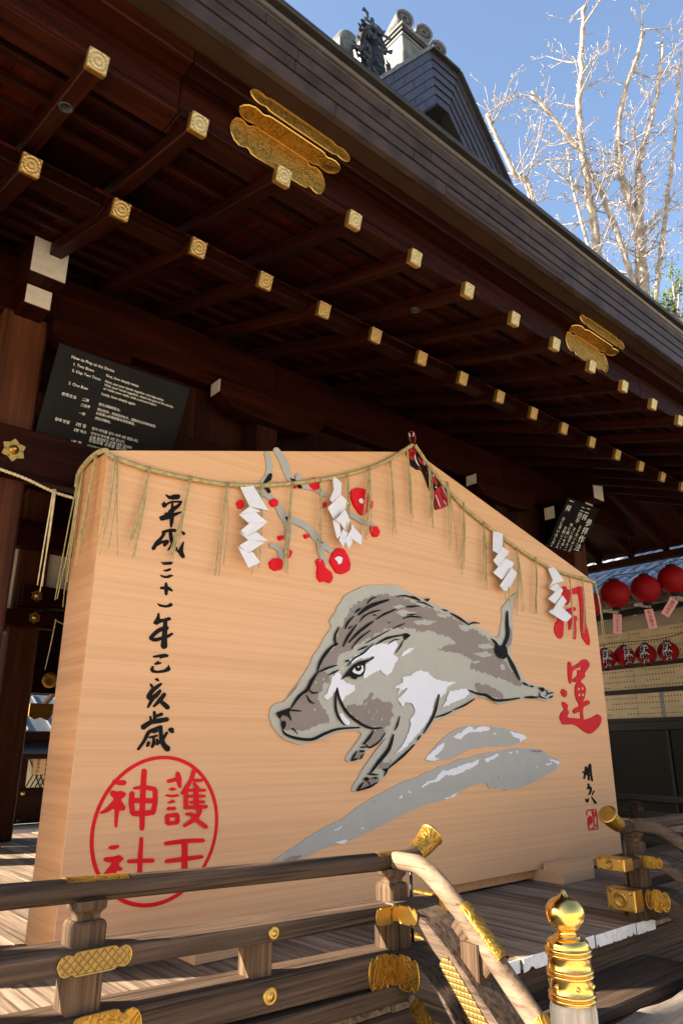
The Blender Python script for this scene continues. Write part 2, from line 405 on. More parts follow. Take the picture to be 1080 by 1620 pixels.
ART = {
 'boar_base': [[-1404,1479,-1331,1554,-1270,1631,-1213,1705,-1188,1767,-1129,1834,-1082,1910,-1028,1973,-1012,2002,-1035,2031,-1015,2065,-966,2125,-959,2158,-916,2197,-887,2250,-814,2293,-769,2311,-693,2352,-569,2381,-408,2407,-276,2414,-201,2388,-193,2390,-108,2365,-4,2348,84,2335,246,2299,376,2277,526,2230,662,2200,760,2172,840,2148,920,2123,1002,2104,1059,2129,1082,2205,1120,2289,1121,2398,1194,2455,1269,2520,1380,2584,1389,2564,1309,2476,1300,2406,1266,2305,1291,2240,1252,2101,1207,2004,1223,1952,1278,1864,1358,1790,1396,1740,1460,1710,1550,1695,1690,1688,1841,1655,1864,1616,1828,1571,1740,1552,1555,1566,1327,1552,1150,1526,1062,1504,958,1498,878,1523,780,1543,663,1551,642,1534,521,1470,369,1419,239,1370,97,1330,8,1254,-95,1189,-162,1135,-292,1073,-433,972,-501,911,-568,869,-654,843,-780,823,-814,832,-800,869,-752,916,-709,973,-637,1041,-578,1100,-518,1151,-456,1203,-547,1153,-650,1109,-708,1064,-743,1034,-847,1030,-872,1044,-861,1073,-792,1141,-749,1181,-713,1226,-748,1245,-833,1248,-846,1244,-929,1237,-1009,1217,-1088,1187,-1165,1168,-1290,1149,-1364,1163,-1437,1186,-1498,1231,-1541,1276,-1561,1340,-1551,1391,-1516,1416,-1445,1430,-1403,1469,-1349,1520,-1300,1580]],
 'boar_dark': [[-990,1886,-953,1934,-938,1991,-909,2028,-879,2076,-842,2126,-787,2190,-709,2235,-596,2285,-464,2319,-329,2328,-190,2313,-48,2281,99,2273,249,2252,403,2218,560,2169,722,2132,888,2081,1009,1983,1089,1908,1213,1808,1316,1719,1360,1694,1264,1671,1156,1711,1025,1730,855,1754,731,1778,589,1795,613,1835,739,1862,596,1872,558,1895,459,1913,303,1913,171,1915,269,1968,426,2000,390,2035,237,2059,87,2070,-77,2053,-112,2075,-199,2078,-304,2055,-404,2057,-504,2011,-602,1956,-697,1912,-804,1858,-879,1808,-938,1814,-1002,1859],[-1166,1648,-1093,1667,-1039,1645,-1026,1616,-1052,1584,-1092,1572,-1105,1531,-1131,1500,-1157,1460,-1117,1431,-1077,1384,-1050,1345,-1017,1326,-1036,1296,-1089,1286,-1141,1275,-1205,1255,-1280,1235,-1330,1244,-1367,1262,-1403,1243,-1439,1252,-1452,1289,-1471,1326,-1454,1345,-1407,1374,-1347,1433,-1286,1493,-1236,1535],[-1146,1659,-1121,1721,-1068,1797,-1013,1833,-958,1858,-916,1830,-930,1777,-971,1732,-999,1709,-1093,1672],[-874,1410,-818,1432,-703,1446,-644,1510,-606,1544,-592,1523,-615,1480,-525,1494,-480,1464,-434,1476,-388,1446,-405,1403,-375,1372,-407,1328,-408,1297,-470,1275,-530,1264,-618,1273,-705,1297,-762,1332,-818,1371],[-597,1248,-485,1264,-471,1239,-532,1182,-650,1131,-685,1151,-634,1202],[-778,1102,-707,1111,-693,1081,-736,1047,-820,1043],[-520,1040,-476,1019,-400,1038,-432,998,-493,959,-566,980],[-710,895,-567,921,-538,890,-597,872,-696,846,-752,848],[633,1655,712,1665,832,1659,951,1627,1030,1593,1047,1556,902,1550,784,1582,686,1590],[1223,2233,1259,2155,1214,2057,1152,1999,1122,2023,1177,2121,1198,2203]],
 'boar_light': [[-333,2185,-246,2224,-159,2215,-52,2212,-125,2172,-266,2161],[-127,2134,19,2165,175,2164,91,2130,-92,2111],[439,2169,560,2166,618,2130,515,2114],[711,2012,884,2040,968,2012,835,1982,730,1982],[642,1927,833,1961,925,1934,785,1899],[-366,2230,-262,2262,-210,2249,-298,2218],[172,2244,326,2235,285,2205,189,2212],[1016,1849,1084,1859,1101,1815,1042,1803],[-695,1445,-682,1448,-682,1427,-696,1427],[-680,1456,-667,1458,-667,1438,-682,1438],[-659,1394,-646,1397,-646,1376,-661,1377],[-601,1375,-587,1378,-588,1357,-602,1358],[-519,1346,-506,1348,-506,1328,-521,1328],[-616,1349,-602,1351,-603,1331,-618,1332],[-570,1397,-557,1399,-558,1378,-572,1379],[-1176,1587,-1155,1588,-1153,1570,-1173,1567],[-1110,1616,-1089,1617,-1087,1599,-1107,1596],[-1186,1395,-1165,1396,-1163,1378,-1183,1376],[-1059,1175,-1038,1175,-1037,1158,-1056,1156]],
 'boar_white': [[-669,1840,-608,1888,-562,1903,-437,1925,-341,1951,-317,1924,-376,1841,-313,1823,-363,1752,-396,1706,-444,1665,-475,1674,-520,1709,-612,1671,-701,1629,-686,1688,-685,1741,-610,1779,-587,1808,-685,1784,-758,1774,-816,1732,-845,1762,-787,1798],[-902,1711,-943,1661,-916,1622,-881,1593,-803,1576,-791,1577,-789,1535,-874,1501,-915,1454,-943,1488,-964,1558,-984,1526,-1051,1458,-1091,1472,-1052,1523,-1025,1595,-1012,1626,-964,1660],[-368,1582,-271,1625,-278,1669,-188,1686,-68,1738,33,1722,100,1679,205,1662,396,1663,274,1625,234,1559,178,1522,145,1549,89,1484,67,1405,12,1337,-92,1248,-192,1183,-274,1120,-400,1067,-321,1120,-272,1172,-222,1236,-188,1301,-202,1333,-134,1400,-149,1443,-181,1464,-245,1472,-278,1437,-332,1491,-259,1538,-216,1584,-273,1570,-331,1529,-305,1579],[260,1548,308,1585,515,1619,558,1573,450,1521,319,1481,200,1448,248,1502],[-280,1848,-212,1899,-136,1917,-137,1894,-222,1853,-296,1830],[-950,1362,-915,1373,-846,1310,-853,1290,-888,1289]],
 'boar_line': [[-659,2216,-656,2215,-653,2216,-641,2226,-623,2240,-604,2253,-584,2266,-561,2278,-545,2286,-544,2289,-544,2290,-546,2292,-548,2292,-566,2285,-591,2275,-615,2263,-634,2247,-649,2231,-659,2220,-660,2217],[-754,2113,-749,2111,-742,2113,-718,2127,-686,2148,-653,2166,-627,2181,-599,2194,-564,2209,-513,2231,-452,2255,-409,2273,-404,2278,-404,2283,-408,2286,-414,2286,-460,2274,-523,2254,-579,2236,-616,2220,-647,2206,-676,2189,-707,2165,-735,2140,-754,2122,-756,2117],[-788,2127,-785,2127,-782,2127,-773,2132,-761,2139,-748,2146,-738,2155,-729,2164,-722,2171,-721,2174,-722,2176,-725,2176,-728,2176,-737,2171,-750,2164,-762,2157,-772,2148,-782,2139,-788,2132,-789,2130],[-743,2061,-741,2060,-738,2061,-718,2078,-690,2102,-660,2122,-631,2137,-600,2149,-570,2160,-544,2168,-519,2175,-501,2180,-499,2182,-498,2184,-500,2185,-502,2186,-520,2183,-546,2179,-575,2172,-605,2161,-638,2148,-670,2131,-700,2108,-726,2082,-744,2064,-744,2062],[-562,2100,-559,2099,-556,2100,-531,2112,-496,2130,-458,2148,-411,2170,-359,2194,-322,2211,-320,2214,-320,2216,-322,2218,-326,2218,-365,2204,-419,2183,-468,2163,-506,2141,-539,2120,-561,2106,-563,2103],[-889,1990,-886,1990,-883,1992,-874,2005,-863,2023,-849,2041,-831,2061,-809,2083,-793,2098,-793,2101,-794,2103,-797,2104,-800,2103,-819,2089,-845,2069,-868,2048,-880,2027,-888,2007,-892,1994,-891,1991],[-855,1889,-852,1888,-847,1889,-821,1910,-784,1939,-747,1967,-717,1990,-686,2011,-658,2030,-630,2049,-604,2066,-586,2078,-584,2082,-585,2085,-588,2086,-593,2086,-614,2076,-644,2062,-675,2045,-704,2025,-735,2004,-766,1980,-800,1950,-833,1918,-856,1895,-857,1892],[-911,1854,-907,1854,-904,1856,-890,1875,-871,1903,-848,1932,-820,1968,-789,2007,-766,2035,-766,2039,-768,2041,-772,2041,-775,2039,-802,2013,-838,1976,-870,1940,-889,1908,-904,1879,-914,1859,-913,1856],[-825,1846,-822,1846,-820,1847,-799,1868,-769,1898,-735,1926,-696,1956,-651,1985,-619,2006,-618,2009,-618,2010,-621,2011,-624,2011,-658,1992,-706,1964,-749,1936,-781,1904,-808,1872,-826,1850,-826,1848],[-761,1840,-759,1838,-756,1838,-742,1843,-722,1850,-702,1856,-683,1866,-665,1875,-652,1882,-650,1884,-650,1886,-652,1887,-655,1887,-670,1883,-690,1876,-710,1869,-728,1860,-747,1850,-759,1844,-761,1842],[-678,1900,-676,1899,-674,1899,-650,1910,-616,1927,-573,1947,-515,1976,-449,2010,-401,2034,-400,2036,-400,2037,-402,2038,-404,2038,-453,2016,-521,1984,-580,1956,-622,1934,-655,1916,-677,1903,-678,1901],[-373,2046,-371,2045,-369,2045,-350,2052,-324,2062,-297,2071,-271,2083,-246,2095,-228,2104,-226,2106,-226,2107,-228,2108,-230,2108,-250,2101,-276,2091,-303,2081,-329,2070,-354,2058,-371,2050,-373,2048],[-324,2318,-323,2316,-320,2316,-294,2321,-256,2328,-214,2331,-156,2328,-90,2321,-42,2316,-39,2316,-37,2318,-37,2320,-39,2322,-85,2330,-150,2341,-209,2346,-257,2340,-296,2330,-322,2322,-324,2320],[-211,2243,-210,2241,-206,2241,-187,2243,-158,2246,-129,2250,-100,2257,-72,2264,-51,2269,-48,2271,-47,2273,-49,2275,-52,2276,-72,2274,-102,2270,-130,2266,-159,2259,-187,2252,-207,2247,-210,2246],[-213,2178,-212,2176,-209,2176,-192,2178,-166,2181,-141,2184,-115,2190,-90,2195,-72,2200,-70,2201,-69,2203,-70,2205,-72,2205,-90,2204,-116,2200,-142,2197,-167,2191,-192,2186,-210,2181,-212,2180],[-256,2139,-254,2138,-251,2138,-229,2146,-199,2156,-167,2164,-127,2170,-81,2173,-48,2176,-45,2177,-44,2179,-44,2181,-47,2182,-79,2183,-125,2182,-168,2179,-204,2167,-234,2153,-254,2144,-256,2141],[-566,1901,-563,1900,-559,1900,-528,1915,-483,1936,-432,1956,-365,1976,-288,1994,-232,2008,-228,2011,-227,2014,-229,2016,-233,2017,-290,2007,-369,1991,-440,1974,-494,1950,-537,1924,-565,1907,-567,1904],[-249,1967,-252,1967,-254,1966,-267,1952,-284,1932,-301,1912,-318,1891,-335,1870,-347,1856,-347,1854,-346,1852,-343,1852,-341,1853,-326,1867,-306,1887,-286,1907,-271,1928,-257,1949,-247,1964,-248,1966],[-440,1913,-438,1912,-436,1912,-413,1924,-382,1941,-354,1953,-333,1959,-314,1962,-300,1964,-298,1965,-297,1966,-298,1967,-300,1968,-314,1968,-334,1967,-359,1962,-388,1947,-418,1929,-439,1916,-440,1914],[-949,2006,-953,2006,-956,2004,-968,1988,-984,1965,-997,1942,-1003,1921,-1005,1901,-1003,1884,-991,1874,-976,1870,-967,1870,-963,1871,-961,1873,-961,1875,-963,1877,-970,1881,-979,1885,-982,1890,-983,1902,-981,1920,-976,1939,-967,1961,-955,1984,-947,2001,-947,2004],[-967,1881,-971,1883,-976,1882,-1000,1869,-1032,1849,-1065,1826,-1092,1797,-1119,1765,-1140,1735,-1153,1705,-1161,1678,-1166,1659,-1164,1656,-1161,1654,-1157,1655,-1154,1657,-1144,1675,-1132,1701,-1115,1727,-1095,1755,-1069,1786,-1044,1812,-1017,1837,-988,1859,-968,1875,-966,1878],[-1163,1647,-1161,1645,-1158,1645,-1133,1653,-1098,1666,-1063,1677,-1029,1690,-994,1701,-970,1710,-968,1712,-968,1714,-969,1716,-973,1717,-998,1711,-1034,1702,-1070,1692,-1105,1677,-1138,1662,-1161,1651,-1163,1649],[-1056,1635,-1054,1634,-1051,1634,-1038,1638,-1020,1645,-1001,1652,-984,1661,-967,1670,-955,1676,-954,1678,-954,1680,-956,1682,-959,1682,-972,1677,-991,1670,-1010,1663,-1026,1654,-1043,1646,-1054,1639,-1056,1637],[-1149,1658,-1154,1658,-1159,1656,-1178,1640,-1202,1615,-1225,1591,-1239,1568,-1249,1548,-1261,1532,-1278,1515,-1300,1500,-1315,1489,-1317,1485,-1316,1482,-1312,1480,-1306,1480,-1288,1488,-1261,1500,-1236,1517,-1220,1538,-1209,1559,-1196,1580,-1180,1605,-1160,1631,-1147,1650,-1147,1655],[-1238,1526,-1238,1525,-1238,1523,-1229,1515,-1216,1504,-1199,1496,-1179,1497,-1162,1502,-1150,1506,-1148,1508,-1148,1510,-1149,1511,-1152,1512,-1164,1510,-1181,1508,-1194,1508,-1207,1513,-1222,1521,-1233,1527,-1235,1527],[-868,1711,-866,1711,-863,1712,-846,1728,-823,1750,-796,1771,-766,1787,-730,1802,-693,1821,-655,1851,-616,1883,-590,1906,-589,1909,-590,1910,-593,1911,-596,1910,-625,1888,-665,1858,-704,1831,-739,1813,-775,1798,-808,1780,-834,1756,-856,1732,-870,1715,-870,1712],[-894,1745,-892,1744,-889,1743,-883,1744,-874,1745,-866,1746,-859,1750,-851,1754,-846,1757,-845,1759,-844,1761,-846,1762,-849,1762,-855,1762,-864,1761,-872,1759,-879,1756,-887,1752,-892,1749,-893,1747],[-860,1995,-859,1994,-857,1994,-850,1997,-842,2002,-833,2006,-826,2012,-818,2018,-813,2023,-812,2024,-813,2025,-814,2026,-817,2026,-823,2023,-832,2018,-841,2014,-848,2008,-855,2002,-860,1997,-861,1996],[-727,2074,-726,2074,-724,2075,-718,2081,-711,2089,-703,2098,-696,2108,-690,2117,-686,2123,-686,2125,-687,2125,-688,2125,-690,2125,-696,2119,-704,2110,-711,2101,-718,2092,-724,2083,-728,2076,-728,2075],[-599,2134,-599,2133,-597,2132,-592,2131,-585,2130,-578,2129,-571,2130,-563,2132,-558,2133,-556,2134,-555,2136,-555,2137,-557,2138,-562,2139,-569,2140,-576,2141,-583,2140,-591,2138,-596,2137,-598,2136],[-428,2089,-427,2088,-425,2088,-421,2087,-417,2087,-412,2087,-408,2089,-403,2091,-400,2092,-399,2094,-398,2095,-399,2096,-401,2097,-404,2097,-409,2097,-414,2097,-418,2095,-422,2094,-425,2092,-427,2091],[-257,2016,-215,2028,-161,2014,-243,1960],[-1020,1843,-986,1882,-951,1872,-979,1857],[-1232,1537,-1235,1539,-1240,1538,-1265,1524,-1300,1503,-1334,1479,-1358,1449,-1380,1418,-1394,1396,-1394,1392,-1392,1390,-1388,1390,-1384,1391,-1365,1411,-1340,1440,-1312,1466,-1285,1490,-1254,1514,-1232,1531,-1230,1534],[-1422,1379,-1421,1377,-1419,1376,-1404,1374,-1383,1372,-1361,1370,-1340,1370,-1318,1370,-1302,1371,-1300,1372,-1298,1374,-1299,1376,-1302,1377,-1317,1379,-1339,1381,-1360,1383,-1382,1383,-1404,1382,-1419,1381,-1421,1380],[-1459,1246,-1462,1243,-1462,1240,-1457,1232,-1448,1220,-1431,1208,-1408,1199,-1378,1190,-1343,1183,-1300,1177,-1250,1173,-1201,1174,-1158,1184,-1121,1199,-1083,1214,-1043,1227,-1002,1240,-954,1250,-885,1258,-805,1262,-748,1266,-744,1268,-742,1271,-744,1274,-748,1276,-806,1275,-886,1272,-958,1266,-1010,1257,-1053,1244,-1094,1232,-1134,1217,-1170,1203,-1206,1194,-1249,1193,-1296,1197,-1338,1202,-1372,1208,-1399,1215,-1421,1222,-1435,1230,-1445,1238,-1452,1245,-1456,1246],[-1453,1233,-1452,1232,-1450,1231,-1433,1231,-1409,1231,-1387,1234,-1376,1243,-1373,1252,-1376,1253,-1363,1245,-1345,1230,-1332,1219,-1329,1219,-1327,1219,-1326,1220,-1326,1222,-1338,1234,-1354,1251,-1370,1262,-1385,1258,-1389,1249,-1394,1244,-1410,1240,-1434,1238,-1451,1236,-1452,1235],[-1255,1487,-1257,1486,-1257,1483,-1251,1471,-1240,1453,-1228,1437,-1210,1431,-1194,1429,-1183,1428,-1180,1429,-1179,1430,-1179,1432,-1181,1434,-1191,1437,-1204,1441,-1214,1448,-1227,1459,-1240,1475,-1250,1486,-1253,1487],[-967,1551,-970,1550,-973,1548,-980,1530,-988,1504,-994,1476,-995,1446,-994,1414,-989,1384,-979,1361,-966,1341,-952,1323,-933,1307,-913,1293,-899,1284,-895,1284,-892,1284,-890,1287,-891,1290,-902,1300,-919,1315,-934,1332,-946,1349,-957,1367,-965,1388,-970,1416,-973,1447,-973,1476,-971,1503,-966,1529,-963,1547,-964,1550],[-969,1552,-972,1550,-974,1546,-971,1526,-966,1496,-954,1464,-937,1433,-914,1402,-886,1372,-851,1346,-812,1322,-771,1302,-728,1284,-682,1269,-636,1259,-589,1258,-544,1263,-514,1267,-510,1270,-509,1273,-511,1276,-516,1277,-546,1276,-589,1274,-630,1277,-670,1287,-713,1302,-753,1321,-793,1340,-830,1362,-862,1386,-890,1413,-913,1443,-931,1471,-945,1500,-955,1529,-961,1549,-965,1551],[-602,1256,-606,1256,-610,1255,-623,1242,-641,1225,-660,1208,-680,1188,-703,1168,-718,1154,-719,1151,-718,1148,-714,1147,-710,1148,-690,1160,-663,1177,-637,1195,-621,1216,-607,1236,-599,1251,-599,1254],[-476,1236,-479,1236,-482,1235,-501,1218,-527,1195,-553,1176,-578,1161,-603,1150,-625,1142,-640,1138,-651,1137,-660,1138,-670,1144,-681,1155,-689,1162,-692,1163,-694,1163,-696,1162,-696,1160,-690,1151,-681,1138,-669,1128,-653,1124,-636,1125,-617,1130,-594,1139,-567,1152,-541,1167,-516,1189,-491,1214,-475,1232,-475,1234],[-746,1131,-745,1129,-742,1128,-734,1127,-722,1126,-710,1125,-698,1127,-687,1129,-678,1130,-676,1131,-675,1133,-676,1135,-679,1136,-687,1137,-699,1138,-711,1139,-723,1137,-734,1136,-743,1134,-745,1133],[-754,1107,-753,1104,-750,1103,-744,1100,-736,1098,-727,1095,-718,1096,-708,1096,-701,1097,-698,1098,-696,1101,-696,1103,-700,1105,-706,1107,-714,1110,-723,1113,-733,1112,-742,1111,-749,1110,-752,1109],[-776,1104,-779,1104,-782,1103,-791,1096,-803,1085,-815,1074,-824,1062,-832,1049,-838,1040,-837,1038,-836,1036,-833,1036,-830,1037,-821,1044,-809,1055,-797,1066,-788,1078,-779,1091,-774,1100,-774,1102],[-837,1038,-835,1036,-832,1035,-823,1036,-809,1037,-796,1038,-784,1042,-771,1046,-763,1049,-761,1051,-760,1053,-762,1055,-766,1056,-775,1055,-789,1054,-802,1053,-814,1049,-826,1045,-835,1042,-837,1040],[-713,1084,-716,1084,-718,1083,-723,1079,-728,1074,-734,1069,-736,1062,-739,1056,-740,1051,-740,1049,-738,1048,-735,1048,-732,1049,-728,1052,-722,1058,-717,1063,-715,1069,-712,1076,-711,1080,-711,1082],[-320,1365,-322,1364,-325,1363,-333,1346,-344,1321,-356,1300,-365,1283,-376,1268,-382,1257,-382,1255,-380,1253,-378,1253,-375,1254,-364,1264,-350,1278,-336,1296,-328,1319,-321,1344,-316,1362,-317,1364],[-393,1229,-399,1228,-404,1225,-417,1198,-436,1161,-460,1126,-490,1097,-527,1067,-564,1038,-598,1005,-630,973,-652,951,-652,947,-650,944,-645,942,-639,944,-612,963,-574,992,-536,1022,-499,1050,-460,1081,-427,1114,-406,1154,-393,1194,-386,1222,-388,1226],[-1420,1367,-1422,1365,-1422,1363,-1420,1355,-1416,1344,-1411,1334,-1404,1324,-1396,1314,-1390,1308,-1388,1306,-1385,1306,-1383,1308,-1383,1310,-1385,1318,-1390,1329,-1394,1340,-1401,1349,-1409,1359,-1415,1366,-1417,1367],[-1520,1357,-1389,1398,-1406,1355,-1386,1309,-1418,1336,-1460,1344,-1483,1321,-1464,1298,-1441,1308,-1428,1289,-1434,1266,-1457,1242,-1470,1270,-1477,1307,-1502,1334],[155,1553,151,1553,147,1550,134,1521,117,1480,98,1442,83,1412,66,1384,43,1353,9,1313,-30,1270,-57,1240,-57,1237,-54,1234,-50,1234,-46,1235,-15,1264,29,1305,68,1345,92,1377,110,1406,126,1438,140,1478,153,1520,160,1549,159,1552],[-83,1223,-86,1224,-89,1223,-96,1219,-106,1212,-115,1206,-122,1198,-128,1191,-132,1185,-132,1183,-130,1181,-127,1180,-124,1181,-117,1185,-107,1192,-98,1198,-92,1206,-85,1214,-81,1219,-81,1221],[-158,1154,-162,1155,-166,1154,-200,1134,-247,1105,-301,1075,-364,1038,-433,999,-481,971,-482,969,-481,966,-478,965,-474,965,-423,990,-350,1026,-283,1061,-232,1094,-187,1126,-157,1148,-156,1151],[-678,943,-677,941,-674,940,-660,937,-639,934,-618,932,-596,932,-575,932,-560,932,-556,933,-555,935,-556,937,-559,939,-574,941,-595,944,-616,947,-638,947,-659,947,-674,946,-677,945],[-635,915,-634,913,-632,912,-622,910,-609,908,-596,907,-583,908,-569,909,-560,910,-557,911,-556,912,-557,914,-560,915,-569,917,-582,918,-596,920,-609,919,-622,918,-632,917,-634,916],[-711,910,-709,906,-703,903,-697,899,-690,896,-682,893,-674,896,-666,898,-660,901,-654,904,-652,908,-654,912,-660,916,-666,919,-674,922,-681,925,-689,922,-697,920,-702,917,-709,914],[-669,896,-670,895,-670,893,-669,889,-666,884,-663,879,-658,875,-653,871,-649,868,-647,867,-645,868,-644,868,-644,870,-646,874,-648,879,-651,884,-656,888,-661,892,-665,895,-667,896],[-714,888,-718,889,-721,888,-731,882,-745,873,-758,864,-768,852,-778,841,-784,833,-784,830,-782,828,-779,827,-776,828,-766,834,-752,843,-739,852,-729,864,-719,875,-713,884,-712,886],[-777,831,-775,829,-771,828,-739,833,-692,839,-649,846,-617,858,-590,870,-572,878,-570,880,-571,883,-574,884,-578,885,-598,879,-626,871,-659,863,-698,853,-743,843,-774,836,-777,834],[86,1362,88,1361,92,1360,122,1364,165,1371,209,1379,250,1392,289,1407,317,1418,319,1420,318,1422,316,1424,312,1424,283,1416,242,1404,201,1393,161,1383,119,1373,89,1366,87,1364],[329,1428,331,1427,335,1426,375,1436,433,1451,490,1468,542,1490,591,1513,625,1530,627,1533,627,1535,624,1537,619,1536,582,1522,531,1501,478,1482,425,1463,370,1446,331,1433,329,1431],[-522,974,-447,983,-478,938,-508,917,-485,958],[-199,2335,-198,2333,-195,2332,-173,2332,-142,2333,-113,2332,-84,2329,-55,2323,-34,2319,-31,2320,-28,2321,-27,2324,-29,2326,-48,2333,-75,2342,-105,2349,-139,2347,-172,2342,-194,2339,-198,2337],[-80,2304,-79,2303,-76,2302,-55,2302,-24,2303,8,2300,48,2294,92,2284,124,2278,127,2278,129,2280,130,2282,128,2284,98,2293,56,2305,15,2314,-21,2314,-54,2310,-76,2308,-78,2306],[241,2278,241,2276,243,2274,252,2272,265,2270,278,2268,293,2268,307,2269,317,2269,321,2270,322,2272,322,2274,320,2276,311,2278,298,2280,285,2282,270,2282,256,2281,246,2280,243,2280],[350,2259,349,2256,352,2253,378,2244,417,2231,458,2217,506,2203,558,2187,596,2176,601,2177,606,2179,607,2182,605,2186,572,2200,524,2220,478,2238,432,2249,389,2258,359,2263,354,2262],[596,2179,599,2178,603,2178,619,2184,641,2193,663,2198,692,2202,727,2204,752,2206,756,2208,758,2210,758,2212,755,2214,730,2216,695,2217,661,2215,633,2205,611,2193,598,2184,596,2181],[-202,2250,-201,2249,-198,2248,-179,2249,-152,2252,-126,2254,-98,2259,-71,2264,-52,2268,-49,2270,-48,2272,-49,2273,-52,2274,-71,2273,-98,2270,-125,2268,-152,2263,-179,2258,-198,2254,-201,2252],[-204,2179,-203,2178,-201,2177,-184,2179,-160,2182,-136,2185,-113,2190,-89,2196,-72,2200,-70,2201,-69,2203,-70,2204,-72,2205,-89,2203,-114,2200,-138,2197,-161,2192,-185,2186,-201,2182,-203,2181],[-204,2168,-204,2166,-202,2165,-179,2165,-146,2166,-113,2167,-80,2170,-46,2173,-22,2176,-19,2177,-18,2178,-19,2180,-21,2181,-44,2181,-78,2180,-111,2179,-145,2176,-178,2173,-201,2170,-203,2169],[1190,2379,1182,2376,1176,2370,1166,2339,1154,2295,1145,2251,1144,2213,1145,2178,1140,2146,1125,2113,1103,2080,1083,2054,1068,2040,1053,2030,1041,2023,1036,2018,1036,2013,1042,2010,1051,2010,1068,2014,1094,2023,1124,2042,1151,2071,1178,2108,1198,2147,1203,2185,1199,2222,1197,2258,1198,2299,1201,2342,1202,2373,1197,2377],[1132,1964,1126,1960,1124,1954,1138,1928,1160,1890,1184,1850,1223,1807,1264,1762,1294,1730,1302,1728,1310,1729,1316,1733,1318,1739,1298,1774,1268,1823,1239,1869,1204,1906,1172,1940,1148,1963,1140,1965],[1342,1712,1341,1709,1344,1707,1353,1702,1367,1695,1381,1689,1399,1686,1417,1684,1430,1682,1436,1683,1440,1685,1441,1688,1439,1690,1429,1696,1415,1702,1401,1708,1383,1711,1365,1714,1352,1715,1346,1714],[1451,1684,1452,1682,1455,1680,1463,1678,1475,1675,1487,1673,1500,1674,1514,1675,1523,1676,1528,1678,1530,1680,1530,1682,1527,1684,1518,1686,1506,1689,1494,1691,1481,1690,1468,1689,1458,1688,1454,1686],[1720,1665,1718,1664,1717,1661,1726,1650,1737,1635,1740,1624,1733,1619,1714,1611,1699,1604,1696,1603,1696,1601,1699,1600,1703,1600,1720,1604,1744,1611,1764,1624,1756,1640,1739,1655,1726,1665,1723,1666],[1747,1624,1749,1622,1752,1621,1766,1622,1784,1625,1803,1627,1821,1631,1839,1636,1852,1639,1855,1641,1856,1643,1854,1644,1850,1645,1837,1644,1818,1642,1799,1640,1781,1635,1763,1631,1751,1627,1748,1625],[1764,1583,1768,1582,1773,1582,1782,1583,1795,1586,1808,1589,1819,1594,1830,1600,1837,1604,1839,1607,1839,1609,1835,1611,1830,1611,1821,1609,1807,1606,1794,1604,1784,1598,1773,1592,1766,1588,1764,1585],[1611,1634,1608,1633,1605,1631,1600,1620,1597,1603,1607,1586,1643,1578,1687,1575,1718,1573,1722,1574,1725,1576,1725,1578,1722,1579,1692,1584,1652,1590,1626,1598,1618,1607,1617,1621,1616,1632,1614,1634],[545,1604,545,1601,548,1598,576,1589,617,1577,660,1568,701,1564,739,1563,774,1559,808,1548,846,1532,893,1520,948,1518,1005,1522,1067,1528,1144,1538,1226,1551,1286,1560,1291,1563,1293,1567,1290,1570,1284,1571,1224,1565,1142,1555,1066,1548,1005,1544,952,1542,907,1544,869,1554,832,1569,791,1582,747,1586,707,1586,670,1587,628,1593,586,1602,555,1607,549,1606],[1355,1575,1357,1572,1363,1570,1390,1568,1429,1567,1469,1566,1510,1570,1551,1574,1580,1578,1586,1581,1589,1584,1587,1588,1581,1590,1553,1591,1513,1592,1473,1593,1432,1589,1392,1584,1364,1581,1358,1578],[13,2340,94,2358,56,2319],[896,2094,978,2069,1026,2028,1103,2048,1142,2011,1146,1946,1088,1909,1003,1916,954,1951,949,1996,963,2036],[1594,1677,1689,1682,1704,1656,1658,1634]],
 'boar_eye': [[-943,1605,-895,1649,-859,1687,-809,1728,-744,1759,-640,1782,-584,1808,-602,1785,-685,1752,-686,1709,-693,1677,-723,1648,-774,1635,-781,1619,-817,1622,-845,1641,-880,1634]],
 'boar_eyewhite': [[-824,1679,-788,1718,-744,1732,-708,1724,-708,1686,-745,1658,-802,1665]],
 'boar_pupil': [[-799,1707,-788,1729,-758,1740,-732,1727,-727,1706,-744,1686,-774,1680,-792,1690]],
 'boar_glint': [[-773,1718,-756,1723,-754,1710,-770,1707]],
 'swash_small': [[-20,1038,23,1076,103,1135,165,1179,274,1235,404,1284,536,1304,826,1306,1007,1296,1172,1274,1320,1244,1386,1217,1311,1182,1200,1157,1072,1136,908,1136,710,1128,652,1116,557,1117,462,1089,368,1056,260,1033,122,1031,37,1020]],
 'swash_small_white': [[-17,1038,40,1081,146,1140,225,1162,178,1102,90,1059,156,1036,37,1023],[336,1219,438,1248,535,1298,592,1296,608,1267,688,1300,816,1304,833,1276,684,1256,531,1249,434,1196,361,1200],[1108,1267,1276,1248,1380,1217,1266,1170,1260,1200,1166,1218],[839,1242,910,1250,909,1238,859,1235]],
 'swash_large': [[-1524,416,-1481,444,-1403,471,-1276,524,-1168,568,-1056,609,-902,649,-794,704,-627,771,-467,819,-299,873,-125,904,-34,938,66,952,136,982,258,997,385,1034,550,1043,609,1065,744,1081,986,1103,1196,1121,1456,1114,1613,1101,1709,1049,1881,1009,1887,977,1795,921,1553,852,1370,809,1238,784,1070,778,1007,763,950,788,773,789,739,835,644,838,531,820,365,776,205,730,69,710,-119,683,-277,646,-473,595,-631,553,-769,521,-875,493,-966,491,-1080,474,-1202,440,-1297,423,-1435,407]],
